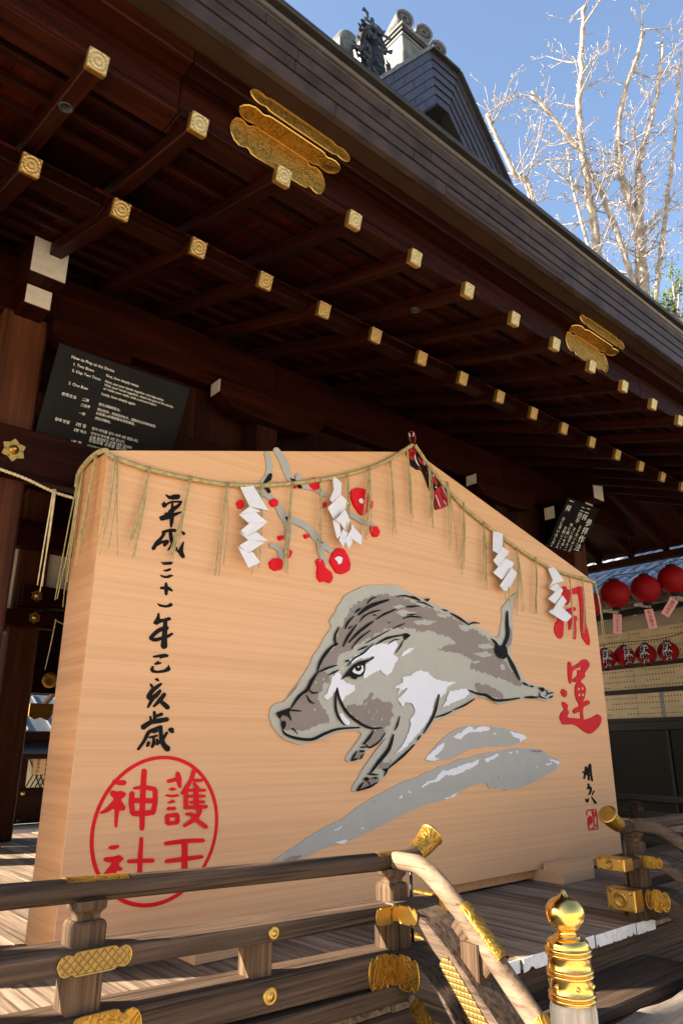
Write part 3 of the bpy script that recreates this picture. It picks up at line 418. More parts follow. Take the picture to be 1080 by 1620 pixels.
 'swash_large_white': [[-80,835,12,874,96,882,168,944,290,952,380,973,510,1004,566,1003,662,1030,640,996,562,964,487,948,394,923,321,903,217,916,164,885,128,865,28,858,-56,827],[739,1029,820,1052,922,1074,940,1056,837,1028,756,1006],[1056,1088,1138,1082,1116,1067],[1182,1094,1231,1094,1207,1072],[191,732,356,774,310,748,222,732],[1706,1028,1877,990,1835,950,1829,984,1736,998],[1628,975,1758,985,1685,965],[1490,958,1516,955,1506,943],[-980,577,-902,608,-941,579],[-966,494,-941,511,-833,512,-875,494],[-341,759,-294,794,-295,764],[-242,820,-185,796,-217,794],[-730,578,-700,581,-703,562]],
 'swash_large_grey': [[-1424,427,-1344,449,-1250,449,-1320,417,-1378,416],[-620,739,-582,753,-592,744],[1399,1098,1590,1101,1599,1084,1474,1080],[889,871,922,893,910,874],[1345,864,1376,888,1362,866],[341,810,368,820,358,809]],
 'plum_branch': [[-1666,3254,-1675,3245,-1679,3232,-1671,3207,-1660,3174,-1655,3142,-1654,3117,-1657,3090,-1664,3067,-1676,3043,-1694,3019,-1707,3002,-1709,2993,-1706,2987,-1698,2985,-1689,2989,-1671,3004,-1646,3028,-1623,3058,-1610,3090,-1603,3124,-1601,3160,-1613,3196,-1630,3230,-1642,3252,-1654,3257],[-1586,3307,-1594,3293,-1593,3278,-1577,3257,-1554,3228,-1534,3197,-1514,3165,-1494,3126,-1475,3094,-1454,3074,-1435,3064,-1423,3059,-1406,3061,-1392,3070,-1386,3084,-1390,3097,-1399,3104,-1410,3114,-1421,3129,-1434,3160,-1450,3201,-1470,3241,-1501,3272,-1533,3297,-1555,3313,-1571,3314],[-1774,2904,-1768,2897,-1757,2895,-1741,2899,-1721,2904,-1702,2904,-1679,2898,-1652,2887,-1625,2874,-1599,2857,-1574,2838,-1553,2819,-1543,2801,-1534,2778,-1508,2754,-1466,2744,-1422,2742,-1380,2738,-1339,2730,-1299,2720,-1264,2707,-1240,2688,-1218,2663,-1186,2636,-1134,2612,-1078,2588,-1038,2573,-1019,2575,-1005,2584,-1000,2597,-1006,2611,-1042,2631,-1093,2659,-1135,2685,-1165,2706,-1192,2729,-1226,2750,-1268,2767,-1313,2779,-1357,2788,-1401,2795,-1442,2799,-1468,2806,-1478,2814,-1487,2833,-1505,2856,-1531,2878,-1561,2899,-1591,2916,-1623,2930,-1656,2940,-1689,2945,-1721,2940,-1747,2930,-1763,2923,-1771,2914],[-1499,2793,-1509,2780,-1509,2764,-1495,2746,-1476,2721,-1465,2697,-1462,2668,-1465,2632,-1467,2606,-1459,2595,-1446,2591,-1431,2596,-1420,2609,-1414,2636,-1407,2676,-1408,2718,-1426,2752,-1450,2778,-1467,2796,-1483,2799],[-1359,3152,-1373,3142,-1382,3127,-1383,3106,-1380,3073,-1356,3042,-1309,3038,-1262,3044,-1220,3046,-1175,3041,-1127,3031,-1091,3024,-1075,3028,-1064,3038,-1062,3050,-1068,3060,-1100,3072,-1148,3089,-1198,3101,-1249,3101,-1294,3097,-1314,3098,-1321,3104,-1327,3124,-1332,3142,-1344,3151],[-1608,2532,-1606,2523,-1598,2517,-1577,2513,-1551,2509,-1538,2503,-1529,2491,-1522,2466,-1516,2448,-1506,2440,-1494,2440,-1484,2446,-1478,2458,-1479,2478,-1483,2509,-1498,2539,-1534,2549,-1568,2548,-1591,2546,-1602,2540],[-1143,2665,-1158,2655,-1166,2639,-1161,2613,-1154,2575,-1143,2539,-1125,2511,-1104,2488,-1089,2473,-1079,2470,-1068,2472,-1061,2480,-1059,2490,-1068,2508,-1081,2534,-1091,2560,-1100,2592,-1107,2629,-1112,2655,-1126,2665],[-939,2924,-936,2915,-926,2910,-899,2912,-860,2913,-820,2911,-779,2901,-731,2886,-683,2874,-632,2875,-586,2879,-554,2884,-546,2888,-541,2893,-542,2899,-548,2903,-577,2907,-618,2911,-658,2919,-702,2929,-752,2942,-801,2952,-850,2951,-893,2945,-922,2940,-933,2933]],
 'plum_ink': [[-1635,3081,-1606,3089,-1610,3037,-1651,3002,-1688,2987],[-1678,2970,-1640,2979,-1610,2939,-1638,2916],[-1448,3094,-1387,3092,-1314,3049,-1344,3024],[-1478,2774,-1449,2780,-1418,2736,-1447,2725],[-1182,2656,-1108,2644,-1118,2626]],
 'plum_flower': [[-1904,2787,-1886,2814,-1850,2819,-1840,2786,-1853,2757,-1888,2753],[-1617,2879,-1580,2898,-1544,2884,-1548,2842,-1587,2828,-1616,2848],[-1269,3112,-1211,3157,-1168,3155,-1139,3108,-1156,3069,-1205,3045,-1241,3066],[-1404,3044,-1380,3056,-1371,3035,-1391,3018],[-809,3138,-762,3175,-691,3188,-631,3180,-620,3111,-634,2996,-670,2952,-717,2960,-775,3012,-798,3052,-819,3093],[-596,3107,-567,3095,-578,3036,-602,3040],[-595,2872,-527,2889,-491,2850,-516,2799,-565,2793,-593,2830],[-1531,2615,-1493,2626,-1482,2603,-1511,2582,-1530,2591],[-1489,2510,-1441,2534,-1398,2518,-1420,2465,-1468,2457],[-1604,2403,-1563,2441,-1506,2443,-1476,2416,-1494,2366,-1550,2346,-1592,2361],[-1295,2668,-1255,2683,-1240,2662,-1274,2639],[-1173,2482,-1148,2508,-1106,2501,-1084,2446,-1021,2415,-1005,2375,-1031,2330,-1073,2340,-1125,2325,-1156,2353,-1161,2393,-1153,2435],[-1036,2504,-1011,2568,-957,2626,-890,2624,-846,2570,-824,2514,-835,2460,-902,2421,-967,2423,-1010,2467],[-1105,2969,-1079,2978,-1074,2946,-1100,2928]],
 'plum_center': [[-735,3076,-709,3096,-680,3082,-693,3048,-728,3050],[-998,2531,-956,2557,-913,2551,-924,2506,-956,2489,-967,2511]],
 'kanji_0': [[-2452,2728,-2442,2732,-2417,2727,-2391,2743,-2351,2754,-2340,2744,-2341,2731,-2354,2716,-2394,2704,-2425,2703,-2440,2715],[-2471,2658,-2451,2684,-2445,2669,-2429,2668,-2432,2652,-2440,2638,-2461,2635],[-2445,2656,-2440,2654,-2434,2655,-2426,2661,-2415,2670,-2404,2677,-2393,2682,-2381,2686,-2369,2689,-2354,2692,-2339,2694,-2328,2696,-2323,2700,-2321,2706,-2323,2710,-2328,2712,-2339,2710,-2355,2707,-2370,2703,-2383,2700,-2396,2697,-2410,2691,-2423,2683,-2435,2673,-2444,2667,-2446,2661],[-2328,2705,-2332,2706,-2338,2703,-2343,2696,-2351,2688,-2359,2679,-2369,2671,-2382,2662,-2394,2652,-2404,2641,-2413,2630,-2419,2624,-2420,2610,-2414,2601,-2403,2600,-2390,2605,-2385,2612,-2378,2622,-2371,2632,-2362,2642,-2352,2653,-2341,2665,-2333,2678,-2328,2689,-2325,2696,-2325,2702],[-2396,2688,-2400,2685,-2403,2680,-2403,2661,-2403,2641,-2399,2636,-2392,2635,-2386,2638,-2383,2645,-2385,2664,-2388,2684,-2391,2687],[-2482,2567,-2446,2589,-2444,2602,-2418,2613,-2380,2616,-2333,2634,-2293,2656,-2292,2652,-2332,2620,-2378,2587,-2404,2567,-2463,2542,-2472,2548],[-2397,2623,-2407,2616,-2412,2605,-2410,2596,-2408,2583,-2406,2569,-2403,2551,-2401,2530,-2398,2516,-2396,2512,-2391,2510,-2387,2512,-2384,2517,-2381,2532,-2377,2554,-2375,2574,-2376,2591,-2378,2605,-2379,2614,-2387,2622]],
 'kanji_1': [[-2454,2465,-2450,2461,-2443,2460,-2428,2466,-2409,2475,-2392,2482,-2380,2484,-2367,2484,-2358,2484,-2351,2489,-2347,2496,-2349,2502,-2355,2507,-2365,2507,-2379,2506,-2396,2503,-2416,2495,-2436,2485,-2450,2477,-2454,2471],[-2432,2471,-2439,2471,-2446,2466,-2450,2457,-2456,2444,-2462,2433,-2470,2423,-2480,2413,-2491,2400,-2500,2382,-2509,2364,-2515,2352,-2513,2343,-2507,2337,-2498,2338,-2489,2344,-2484,2356,-2476,2373,-2469,2388,-2461,2399,-2452,2410,-2444,2422,-2436,2437,-2430,2450,-2425,2459,-2427,2467],[-2493,2368,-2486,2365,-2478,2366,-2470,2372,-2460,2381,-2449,2389,-2436,2395,-2422,2401,-2412,2405,-2407,2411,-2407,2417,-2411,2422,-2418,2423,-2428,2419,-2443,2413,-2458,2406,-2472,2397,-2484,2389,-2492,2383,-2495,2375],[-2439,2386,-2431,2409,-2412,2426,-2393,2416,-2406,2392,-2428,2370],[-2395,2490,-2402,2485,-2405,2477,-2403,2464,-2400,2445,-2396,2429,-2391,2418,-2386,2411,-2384,2407,-2383,2402,-2383,2394,-2383,2389,-2380,2382,-2374,2379,-2366,2382,-2361,2388,-2359,2394,-2357,2404,-2357,2415,-2361,2425,-2366,2432,-2369,2440,-2373,2454,-2378,2472,-2381,2484,-2387,2489],[-2368,2400,-2375,2401,-2384,2397,-2394,2377,-2405,2357,-2405,2354,-2404,2352,-2401,2352,-2398,2353,-2381,2369,-2364,2385,-2364,2394],[-2344,2448,-2348,2447,-2352,2444,-2356,2435,-2363,2421,-2368,2408,-2370,2398,-2370,2388,-2369,2377,-2361,2368,-2353,2363,-2347,2360,-2343,2360,-2339,2362,-2338,2365,-2338,2370,-2342,2375,-2346,2381,-2347,2386,-2348,2390,-2347,2397,-2345,2406,-2344,2418,-2341,2432,-2340,2442,-2341,2446],[-2345,2386,-2348,2382,-2349,2377,-2341,2365,-2333,2352,-2330,2351,-2326,2351,-2324,2354,-2324,2358,-2330,2371,-2336,2385,-2340,2387],[-2292,2433,-2294,2433,-2297,2431,-2303,2421,-2310,2406,-2316,2392,-2321,2381,-2325,2368,-2326,2352,-2317,2338,-2306,2327,-2298,2321,-2288,2319,-2280,2322,-2275,2330,-2276,2339,-2281,2347,-2287,2357,-2290,2365,-2292,2370,-2292,2378,-2292,2390,-2291,2404,-2289,2419,-2289,2430,-2290,2432],[-2318,2502,-2302,2502,-2280,2489,-2296,2473,-2306,2481]],
 'kanji_2': [[-2446,2272,-2428,2270,-2380,2282,-2358,2284,-2355,2276,-2370,2262,-2422,2252],[-2424,2217,-2394,2230,-2377,2239,-2366,2237,-2367,2226,-2392,2212,-2412,2211],[-2443,2182,-2434,2185,-2403,2182,-2369,2199,-2344,2194,-2376,2173,-2402,2167,-2429,2172]],
 'kanji_3': [[-2435,2100,-2432,2095,-2426,2093,-2418,2093,-2407,2094,-2397,2095,-2388,2095,-2381,2094,-2375,2093,-2367,2092,-2357,2090,-2350,2088,-2346,2088,-2343,2090,-2342,2093,-2344,2096,-2348,2102,-2356,2109,-2366,2115,-2377,2117,-2387,2117,-2397,2116,-2409,2114,-2420,2112,-2428,2110,-2433,2105],[-2396,2143,-2400,2140,-2403,2135,-2404,2126,-2404,2112,-2405,2099,-2402,2087,-2400,2074,-2397,2064,-2393,2059,-2387,2058,-2382,2060,-2378,2066,-2377,2076,-2376,2090,-2375,2104,-2379,2117,-2383,2130,-2387,2138,-2391,2142]],
 'kanji_4': [[-2446,1997,-2440,2000,-2414,1995,-2383,1995,-2362,2006,-2350,2018,-2333,2001,-2352,1987,-2382,1979,-2425,1980]],
 'kanji_5': [[-2437,1937,-2428,1942,-2422,1935,-2417,1904,-2393,1908,-2353,1925,-2336,1907,-2366,1895,-2408,1881,-2437,1862,-2463,1873,-2448,1898,-2439,1919],[-2380,1912,-2388,1908,-2393,1901,-2393,1888,-2393,1869,-2393,1850,-2394,1831,-2395,1811,-2395,1791,-2396,1770,-2397,1749,-2398,1734,-2388,1722,-2373,1718,-2359,1724,-2351,1737,-2353,1751,-2356,1772,-2358,1793,-2360,1812,-2360,1832,-2362,1851,-2363,1871,-2365,1890,-2366,1903,-2372,1910],[-2352,1856,-2358,1863,-2369,1866,-2382,1862,-2402,1855,-2420,1848,-2434,1838,-2446,1827,-2455,1817,-2465,1806,-2474,1794,-2480,1786,-2480,1778,-2476,1771,-2468,1769,-2459,1772,-2453,1780,-2444,1790,-2434,1800,-2425,1809,-2415,1817,-2405,1823,-2391,1829,-2373,1834,-2360,1838,-2353,1846],[-2481,1781,-2481,1775,-2477,1770,-2470,1766,-2457,1760,-2440,1758,-2421,1762,-2403,1770,-2387,1776,-2375,1780,-2364,1785,-2352,1790,-2340,1798,-2328,1808,-2320,1814,-2318,1819,-2319,1824,-2324,1826,-2329,1826,-2339,1821,-2352,1814,-2364,1809,-2373,1805,-2383,1801,-2396,1797,-2412,1791,-2429,1785,-2442,1783,-2452,1782,-2462,1784,-2470,1786,-2476,1785]],
 'kanji_6': [[-2448,1666,-2438,1674,-2387,1688,-2356,1692,-2335,1682,-2345,1671,-2380,1663,-2399,1655,-2394,1666,-2437,1660],[-2434,1625,-2405,1647,-2402,1637,-2382,1637,-2388,1625,-2424,1616],[-2447,1609,-2432,1612,-2432,1588,-2408,1584,-2361,1595,-2340,1614,-2335,1628,-2317,1600,-2325,1587,-2359,1575,-2411,1568,-2442,1570,-2458,1587]],
 'kanji_7': [[-2423,1529,-2411,1540,-2398,1540,-2388,1523,-2394,1519],[-2448,1504,-2450,1502,-2450,1497,-2446,1490,-2442,1482,-2435,1480,-2429,1481,-2425,1486,-2426,1493,-2433,1499,-2440,1504,-2444,1505],[-2369,1510,-2374,1513,-2381,1512,-2389,1508,-2401,1502,-2412,1494,-2423,1487,-2434,1480,-2444,1470,-2453,1456,-2461,1441,-2466,1432,-2464,1423,-2459,1417,-2451,1416,-2442,1420,-2436,1429,-2428,1442,-2419,1453,-2412,1461,-2404,1469,-2395,1476,-2386,1485,-2376,1494,-2370,1500,-2368,1505],[-2373,1472,-2380,1473,-2387,1471,-2395,1464,-2405,1454,-2415,1446,-2424,1440,-2434,1436,-2440,1434,-2444,1432,-2451,1431,-2458,1430,-2463,1429,-2466,1426,-2466,1421,-2463,1417,-2458,1413,-2448,1407,-2433,1404,-2418,1409,-2405,1416,-2393,1425,-2383,1438,-2374,1451,-2370,1460,-2370,1467],[-2419,1430,-2429,1430,-2438,1425,-2447,1396,-2456,1366,-2455,1362,-2452,1360,-2448,1359,-2445,1361,-2427,1387,-2409,1414,-2411,1424],[-2343,1454,-2351,1455,-2360,1452,-2366,1444,-2374,1434,-2384,1423,-2396,1406,-2409,1388,-2418,1375,-2419,1370,-2417,1367,-2412,1366,-2408,1366,-2394,1376,-2376,1391,-2359,1405,-2349,1419,-2342,1431,-2337,1439,-2337,1448],[-2382,1411,-2384,1405,-2382,1399,-2374,1392,-2363,1382,-2353,1374,-2344,1367,-2335,1360,-2329,1356,-2318,1354,-2309,1358,-2305,1366,-2308,1376,-2314,1381,-2323,1388,-2333,1395,-2346,1402,-2359,1409,-2369,1413,-2377,1414]],
 'kanji_8': [[-2407,1346,-2412,1343,-2415,1338,-2412,1316,-2410,1294,-2404,1289,-2396,1287,-2390,1290,-2386,1297,-2391,1318,-2397,1340,-2401,1344],[-2397,1312,-2392,1307,-2384,1306,-2367,1312,-2350,1318,-2346,1324,-2346,1331,-2352,1336,-2361,1337,-2377,1330,-2393,1323,-2397,1318],[-2430,1316,-2434,1314,-2436,1310,-2434,1298,-2433,1285,-2429,1281,-2423,1279,-2418,1282,-2416,1286,-2419,1299,-2422,1311,-2425,1315],[-2482,1240,-2472,1235,-2459,1235,-2449,1244,-2434,1255,-2420,1264,-2407,1268,-2392,1270,-2374,1272,-2352,1276,-2329,1281,-2312,1284,-2305,1291,-2303,1300,-2309,1307,-2320,1311,-2336,1308,-2360,1305,-2382,1301,-2399,1298,-2417,1295,-2435,1289,-2454,1279,-2471,1268,-2483,1260,-2486,1249],[-2346,1258,-2351,1262,-2359,1263,-2371,1259,-2389,1252,-2405,1246,-2417,1242,-2430,1236,-2443,1226,-2452,1210,-2458,1194,-2465,1177,-2476,1160,-2489,1141,-2498,1128,-2498,1123,-2494,1118,-2488,1117,-2482,1119,-2473,1132,-2459,1150,-2447,1168,-2437,1185,-2430,1201,-2423,1212,-2415,1217,-2406,1221,-2393,1226,-2377,1233,-2360,1241,-2349,1247,-2345,1252],[-2431,1189,-2429,1186,-2424,1185,-2399,1190,-2374,1195,-2371,1199,-2370,1203,-2374,1207,-2379,1208,-2404,1202,-2428,1196,-2431,1193],[-2407,1217,-2404,1214,-2398,1213,-2384,1219,-2370,1225,-2368,1228,-2368,1231,-2371,1233,-2375,1234,-2390,1230,-2405,1225,-2407,1221],[-2400,1201,-2404,1199,-2406,1194,-2406,1186,-2405,1173,-2406,1163,-2407,1155,-2410,1146,-2412,1140,-2410,1134,-2406,1130,-2400,1130,-2395,1133,-2391,1139,-2386,1149,-2383,1160,-2385,1174,-2388,1187,-2391,1196,-2395,1199],[-2425,1170,-2433,1170,-2439,1165,-2441,1156,-2443,1146,-2441,1140,-2435,1136,-2429,1137,-2423,1141,-2420,1150,-2416,1158,-2419,1166],[-2356,1262,-2363,1259,-2367,1254,-2367,1242,-2367,1224,-2365,1205,-2361,1186,-2355,1166,-2346,1148,-2334,1132,-2321,1120,-2313,1112,-2298,1109,-2286,1114,-2282,1125,-2286,1138,-2296,1144,-2308,1152,-2318,1161,-2325,1174,-2333,1191,-2338,1208,-2341,1224,-2343,1241,-2344,1253,-2349,1259],[-2310,1225,-2315,1226,-2320,1224,-2328,1212,-2340,1197,-2352,1184,-2362,1173,-2374,1163,-2382,1156,-2383,1152,-2381,1148,-2377,1145,-2371,1145,-2362,1151,-2347,1159,-2333,1170,-2322,1186,-2312,1204,-2306,1216,-2306,1221],[-2309,1239,-2293,1250,-2271,1249,-2265,1219,-2281,1215,-2299,1226],[-2376,1186,-2380,1184,-2382,1180,-2380,1168,-2377,1156,-2374,1153,-2370,1152,-2366,1153,-2364,1157,-2366,1169,-2368,1181,-2371,1184]],
 'seal_0': [[-2633,952,-2631,945,-2624,939,-2615,936,-2602,932,-2588,928,-2576,927,-2565,927,-2558,927,-2549,933,-2546,943,-2552,952,-2564,957,-2571,956,-2580,955,-2588,955,-2598,956,-2611,959,-2620,961,-2628,958],[-2639,894,-2627,904,-2599,896,-2572,899,-2539,883,-2549,866,-2571,852,-2562,839,-2538,811,-2539,797,-2554,791,-2573,796,-2578,765,-2578,708,-2585,706,-2593,709,-2604,811,-2641,789,-2678,781,-2690,790,-2651,813,-2610,857,-2634,876],[-2441,1016,-2451,1014,-2457,1006,-2457,969,-2456,915,-2455,859,-2450,798,-2444,734,-2440,689,-2434,681,-2425,678,-2416,680,-2411,687,-2413,732,-2417,795,-2419,857,-2422,912,-2423,966,-2424,1003,-2431,1012],[-2502,908,-2498,903,-2492,901,-2477,901,-2455,901,-2434,899,-2410,896,-2385,891,-2367,888,-2357,891,-2353,898,-2355,906,-2364,913,-2382,916,-2408,922,-2435,925,-2459,923,-2482,919,-2496,916,-2501,912],[-2364,908,-2372,904,-2376,897,-2374,880,-2372,857,-2370,835,-2372,815,-2376,795,-2378,781,-2374,772,-2365,766,-2355,767,-2347,774,-2345,788,-2342,809,-2340,832,-2342,856,-2345,880,-2348,897,-2355,905],[-2506,895,-2515,892,-2521,885,-2522,870,-2522,848,-2521,827,-2516,806,-2510,786,-2506,773,-2498,765,-2488,763,-2480,767,-2476,775,-2480,789,-2484,808,-2488,826,-2489,846,-2490,867,-2490,882,-2496,890],[-2510,844,-2505,835,-2495,829,-2431,825,-2367,821,-2357,826,-2353,835,-2358,844,-2369,850,-2434,854,-2497,858,-2507,852],[-2504,775,-2499,766,-2488,759,-2471,757,-2447,756,-2422,754,-2399,756,-2376,758,-2360,759,-2352,766,-2350,775,-2357,784,-2368,789,-2384,788,-2406,787,-2428,786,-2450,787,-2474,788,-2490,789,-2500,784]],
 'seal_1': [[-2622,603,-2608,614,-2562,615,-2552,604,-2575,593,-2602,593],[-2642,550,-2632,557,-2579,557,-2550,563,-2521,542,-2549,518,-2544,505,-2521,490,-2534,480,-2560,484,-2561,420,-2588,422,-2593,474,-2634,447,-2650,455,-2624,484,-2587,525,-2633,536],[-2425,646,-2431,645,-2435,640,-2436,613,-2437,573,-2437,532,-2434,488,-2430,443,-2427,412,-2421,404,-2413,400,-2404,402,-2400,408,-2402,440,-2405,485,-2408,528,-2410,569,-2412,609,-2414,638,-2418,644],[-2501,523,-2498,518,-2490,514,-2472,512,-2446,511,-2420,509,-2392,507,-2362,505,-2342,503,-2334,507,-2332,514,-2336,521,-2344,526,-2365,528,-2394,530,-2423,532,-2450,533,-2476,533,-2494,533,-2500,529],[-2490,410,-2486,404,-2479,400,-2409,395,-2337,390,-2330,394,-2328,400,-2332,407,-2341,412,-2412,415,-2482,419,-2488,416]],
 'seal_2': [[-2290,939,-2285,933,-2276,930,-2250,934,-2223,939,-2216,945,-2216,953,-2222,959,-2232,962,-2258,956,-2284,951,-2290,945],[-2225,995,-2232,991,-2235,983,-2234,974,-2231,961,-2228,948,-2222,933,-2215,917,-2209,905,-2204,901,-2198,899,-2193,901,-2190,906,-2190,918,-2190,936,-2191,952,-2197,966,-2203,979,-2208,988,-2216,994],[-2276,896,-2250,908,-2216,894,-2248,884],[-2297,859,-2285,869,-2246,864,-2212,868,-2198,853,-2245,848],[-2283,826,-2260,827,-2244,839,-2219,823,-2259,814],[-2280,787,-2266,799,-2240,796,-2226,799,-2212,784,-2226,777,-2273,778],[-2282,749,-2277,742,-2268,738,-2236,738,-2204,739,-2196,744,-2194,752,-2200,759,-2210,764,-2241,762,-2273,761,-2280,756],[-2206,760,-2214,757,-2219,750,-2216,731,-2213,712,-2207,705,-2198,702,-2190,705,-2186,711,-2188,730,-2190,749,-2197,756],[-2190,708,-2195,715,-2204,720,-2235,719,-2265,719,-2273,714,-2275,706,-2270,699,-2260,695,-2230,696,-2199,697,-2192,702],[-2266,699,-2258,702,-2253,708,-2255,728,-2258,748,-2265,755,-2274,758,-2282,756,-2287,748,-2284,729,-2281,709,-2274,702],[-2109,1006,-2118,1005,-2126,999,-2129,987,-2133,969,-2138,952,-2146,938,-2156,925,-2166,912,-2176,897,-2185,884,-2192,874,-2192,868,-2188,864,-2182,862,-2176,864,-2167,872,-2154,884,-2141,897,-2131,911,-2122,927,-2113,943,-2106,961,-2101,980,-2097,992,-2101,1001],[-2114,940,-2110,933,-2102,928,-2077,929,-2052,930,-2045,934,-2043,940,-2046,946,-2054,950,-2080,950,-2104,951,-2112,946],[-2112,926,-2114,921,-2113,916,-2099,904,-2085,892,-2077,890,-2070,892,-2068,898,-2070,904,-2085,916,-2100,927,-2106,928],[-2162,886,-2158,881,-2152,877,-2090,874,-2028,872,-2021,875,-2019,881,-2022,887,-2029,891,-2092,893,-2153,895,-2159,892],[-2160,900,-2168,897,-2174,890,-2170,838,-2166,787,-2159,779,-2150,776,-2142,778,-2137,785,-2141,837,-2145,889,-2151,897],[-2092,910,-2102,907,-2107,898,-2101,839,-2096,781,-2088,772,-2077,768,-2066,771,-2060,780,-2067,839,-2075,898,-2082,906],[-2159,851,-2156,846,-2149,842,-2089,840,-2028,838,-2021,842,-2019,848,-2022,853,-2030,857,-2090,859,-2150,860,-2157,857],[-2131,817,-2128,812,-2122,809,-2076,807,-2030,805,-2023,809,-2021,814,-2025,820,-2032,824,-2078,825,-2124,825,-2129,822],[-2165,789,-2161,783,-2152,778,-2083,776,-2012,775,-2004,779,-2001,786,-2005,793,-2014,798,-2085,799,-2155,800,-2162,796],[-2063,793,-2071,789,-2075,782,-2074,776,-2072,769,-2074,763,-2080,753,-2090,741,-2102,730,-2121,717,-2144,705,-2161,696,-2164,690,-2162,684,-2156,680,-2148,679,-2130,686,-2104,697,-2080,709,-2064,723,-2052,738,-2043,752,-2041,766,-2043,778,-2046,784,-2054,791],[-2153,752,-2151,748,-2146,745,-2136,743,-2125,741,-2117,738,-2110,731,-2099,720,-2083,706,-2059,690,-2032,673,-2013,662,-2003,661,-1995,664,-1994,671,-1998,679,-2016,691,-2042,708,-2063,724,-2077,735,-2089,747,-2105,758,-2123,761,-2138,760,-2147,759,-2152,756]],
 'seal_3': [[-2278,598,-2273,591,-2264,587,-2234,587,-2190,588,-2146,588,-2099,588,-2050,586,-2015,585,-2007,589,-2005,596,-2009,602,-2018,607,-2053,610,-2102,613,-2151,615,-2196,613,-2240,611,-2269,610,-2276,605],[-2266,502,-2261,495,-2252,491,-2222,491,-2181,491,-2138,491,-2094,493,-2048,494,-2017,496,-2010,500,-2008,506,-2013,512,-2021,516,-2054,517,-2099,517,-2144,518,-2187,516,-2228,515,-2257,514,-2264,509],[-2145,613,-2157,610,-2165,600,-2162,579,-2159,548,-2156,513,-2153,467,-2150,417,-2148,381,-2139,370,-2126,365,-2114,368,-2106,377,-2109,413,-2114,463,-2118,509,-2120,545,-2122,576,-2123,597,-2132,608],[-2260,389,-2256,382,-2247,378,-2129,373,-2008,369,-2000,373,-1998,380,-2003,387,-2012,392,-2134,396,-2251,400,-2258,396]],
 'ring': [-2.3233,0.6806,0.3999,0.3928],
 'luck_0': [[2224,2764,2292,2779,2323,2740,2373,2753,2413,2764,2589,2821,2636,2806,2615,2748,2627,2553,2631,2424,2671,2226,2651,2177,2602,2178,2518,2244,2511,2359,2543,2575,2542,2727,2412,2704,2370,2682,2348,2616,2284,2570,2256,2572,2286,2634,2229,2632,2202,2692,2254,2720],[2217,2510,2426,2572,2459,2544,2396,2510,2356,2500,2350,2468,2446,2473,2459,2438,2423,2402,2417,2318,2389,2216,2341,2212,2379,2366,2335,2382,2314,2318,2274,2303,2279,2387,2228,2412,2234,2444,2294,2466,2288,2487,2223,2490],[2001,2296,2038,2361,2076,2375,2108,2512,2148,2533,2179,2448,2182,2356,2151,2230,2100,2193,2047,2200,2001,2246]],
 'luck_1': [[2196,1967,2250,1966,2260,1916,2368,1954,2473,2007,2552,2020,2612,1981,2594,1939,2494,1871,2496,1831,2412,1791,2400,1775,2468,1739,2489,1700,2445,1619,2398,1568,2506,1596,2540,1573,2517,1552,2398,1519,2379,1469,2383,1397,2336,1391,2334,1478,2220,1446,2198,1474,2229,1499,2325,1526,2322,1555,2283,1593,2268,1660,2290,1730,2334,1767,2259,1763,2256,1792,2346,1832,2367,1898,2412,1886,2468,1936,2361,1913,2262,1877,2221,1751,2184,1744,2170,1822],[2008,1654,2049,1689,2116,1668,2118,1630,2079,1604,2029,1621],[2018,1554,2054,1560,2118,1529,2094,1490,2124,1462,2071,1409,2266,1404,2410,1393,2547,1420,2670,1458,2732,1429,2721,1379,2662,1329,2535,1269,2466,1254,2369,1277,2252,1332,2165,1345,1989,1338,1949,1402,1972,1440,2050,1489,2020,1516]],
 'luck_hole': [[2321,1708,2353,1712,2350,1686,2322,1683],[2391,1716,2423,1721,2420,1695,2392,1691],[2317,1649,2349,1653,2346,1627,2318,1624],[2384,1652,2417,1656,2414,1630,2385,1627]],
 'sign_0': [[2349,946,2338,945,2329,940,2326,932,2320,919,2313,903,2301,879,2288,851,2278,832,2282,826,2291,823,2302,824,2311,828,2321,848,2335,876,2347,900,2354,916,2360,929,2363,937,2358,943],[2277,896,2272,892,2273,886,2296,872,2319,859,2330,857,2340,859,2344,864,2343,869,2320,883,2297,897,2286,898],[2362,932,2354,931,2349,928,2342,893,2336,859,2340,856,2346,854,2354,855,2360,859,2366,893,2373,927,2369,931],[2432,967,2421,967,2409,964,2399,955,2384,941,2372,919,2364,884,2359,844,2355,814,2362,809,2372,807,2384,809,2392,814,2395,843,2401,884,2408,917,2418,935,2431,947,2440,955,2440,962],[2431,965,2419,963,2412,957,2410,930,2408,892,2408,859,2410,835,2414,817,2416,804,2425,800,2436,798,2447,801,2453,807,2450,820,2447,837,2445,860,2445,893,2447,930,2449,958,2442,963],[2374,902,2377,899,2382,898,2409,899,2436,900,2441,902,2444,905,2441,908,2435,909,2409,908,2382,907,2376,905],[2364,851,2367,848,2374,847,2403,850,2432,853,2438,856,2439,859,2436,862,2429,864,2400,860,2370,857,2365,854]],
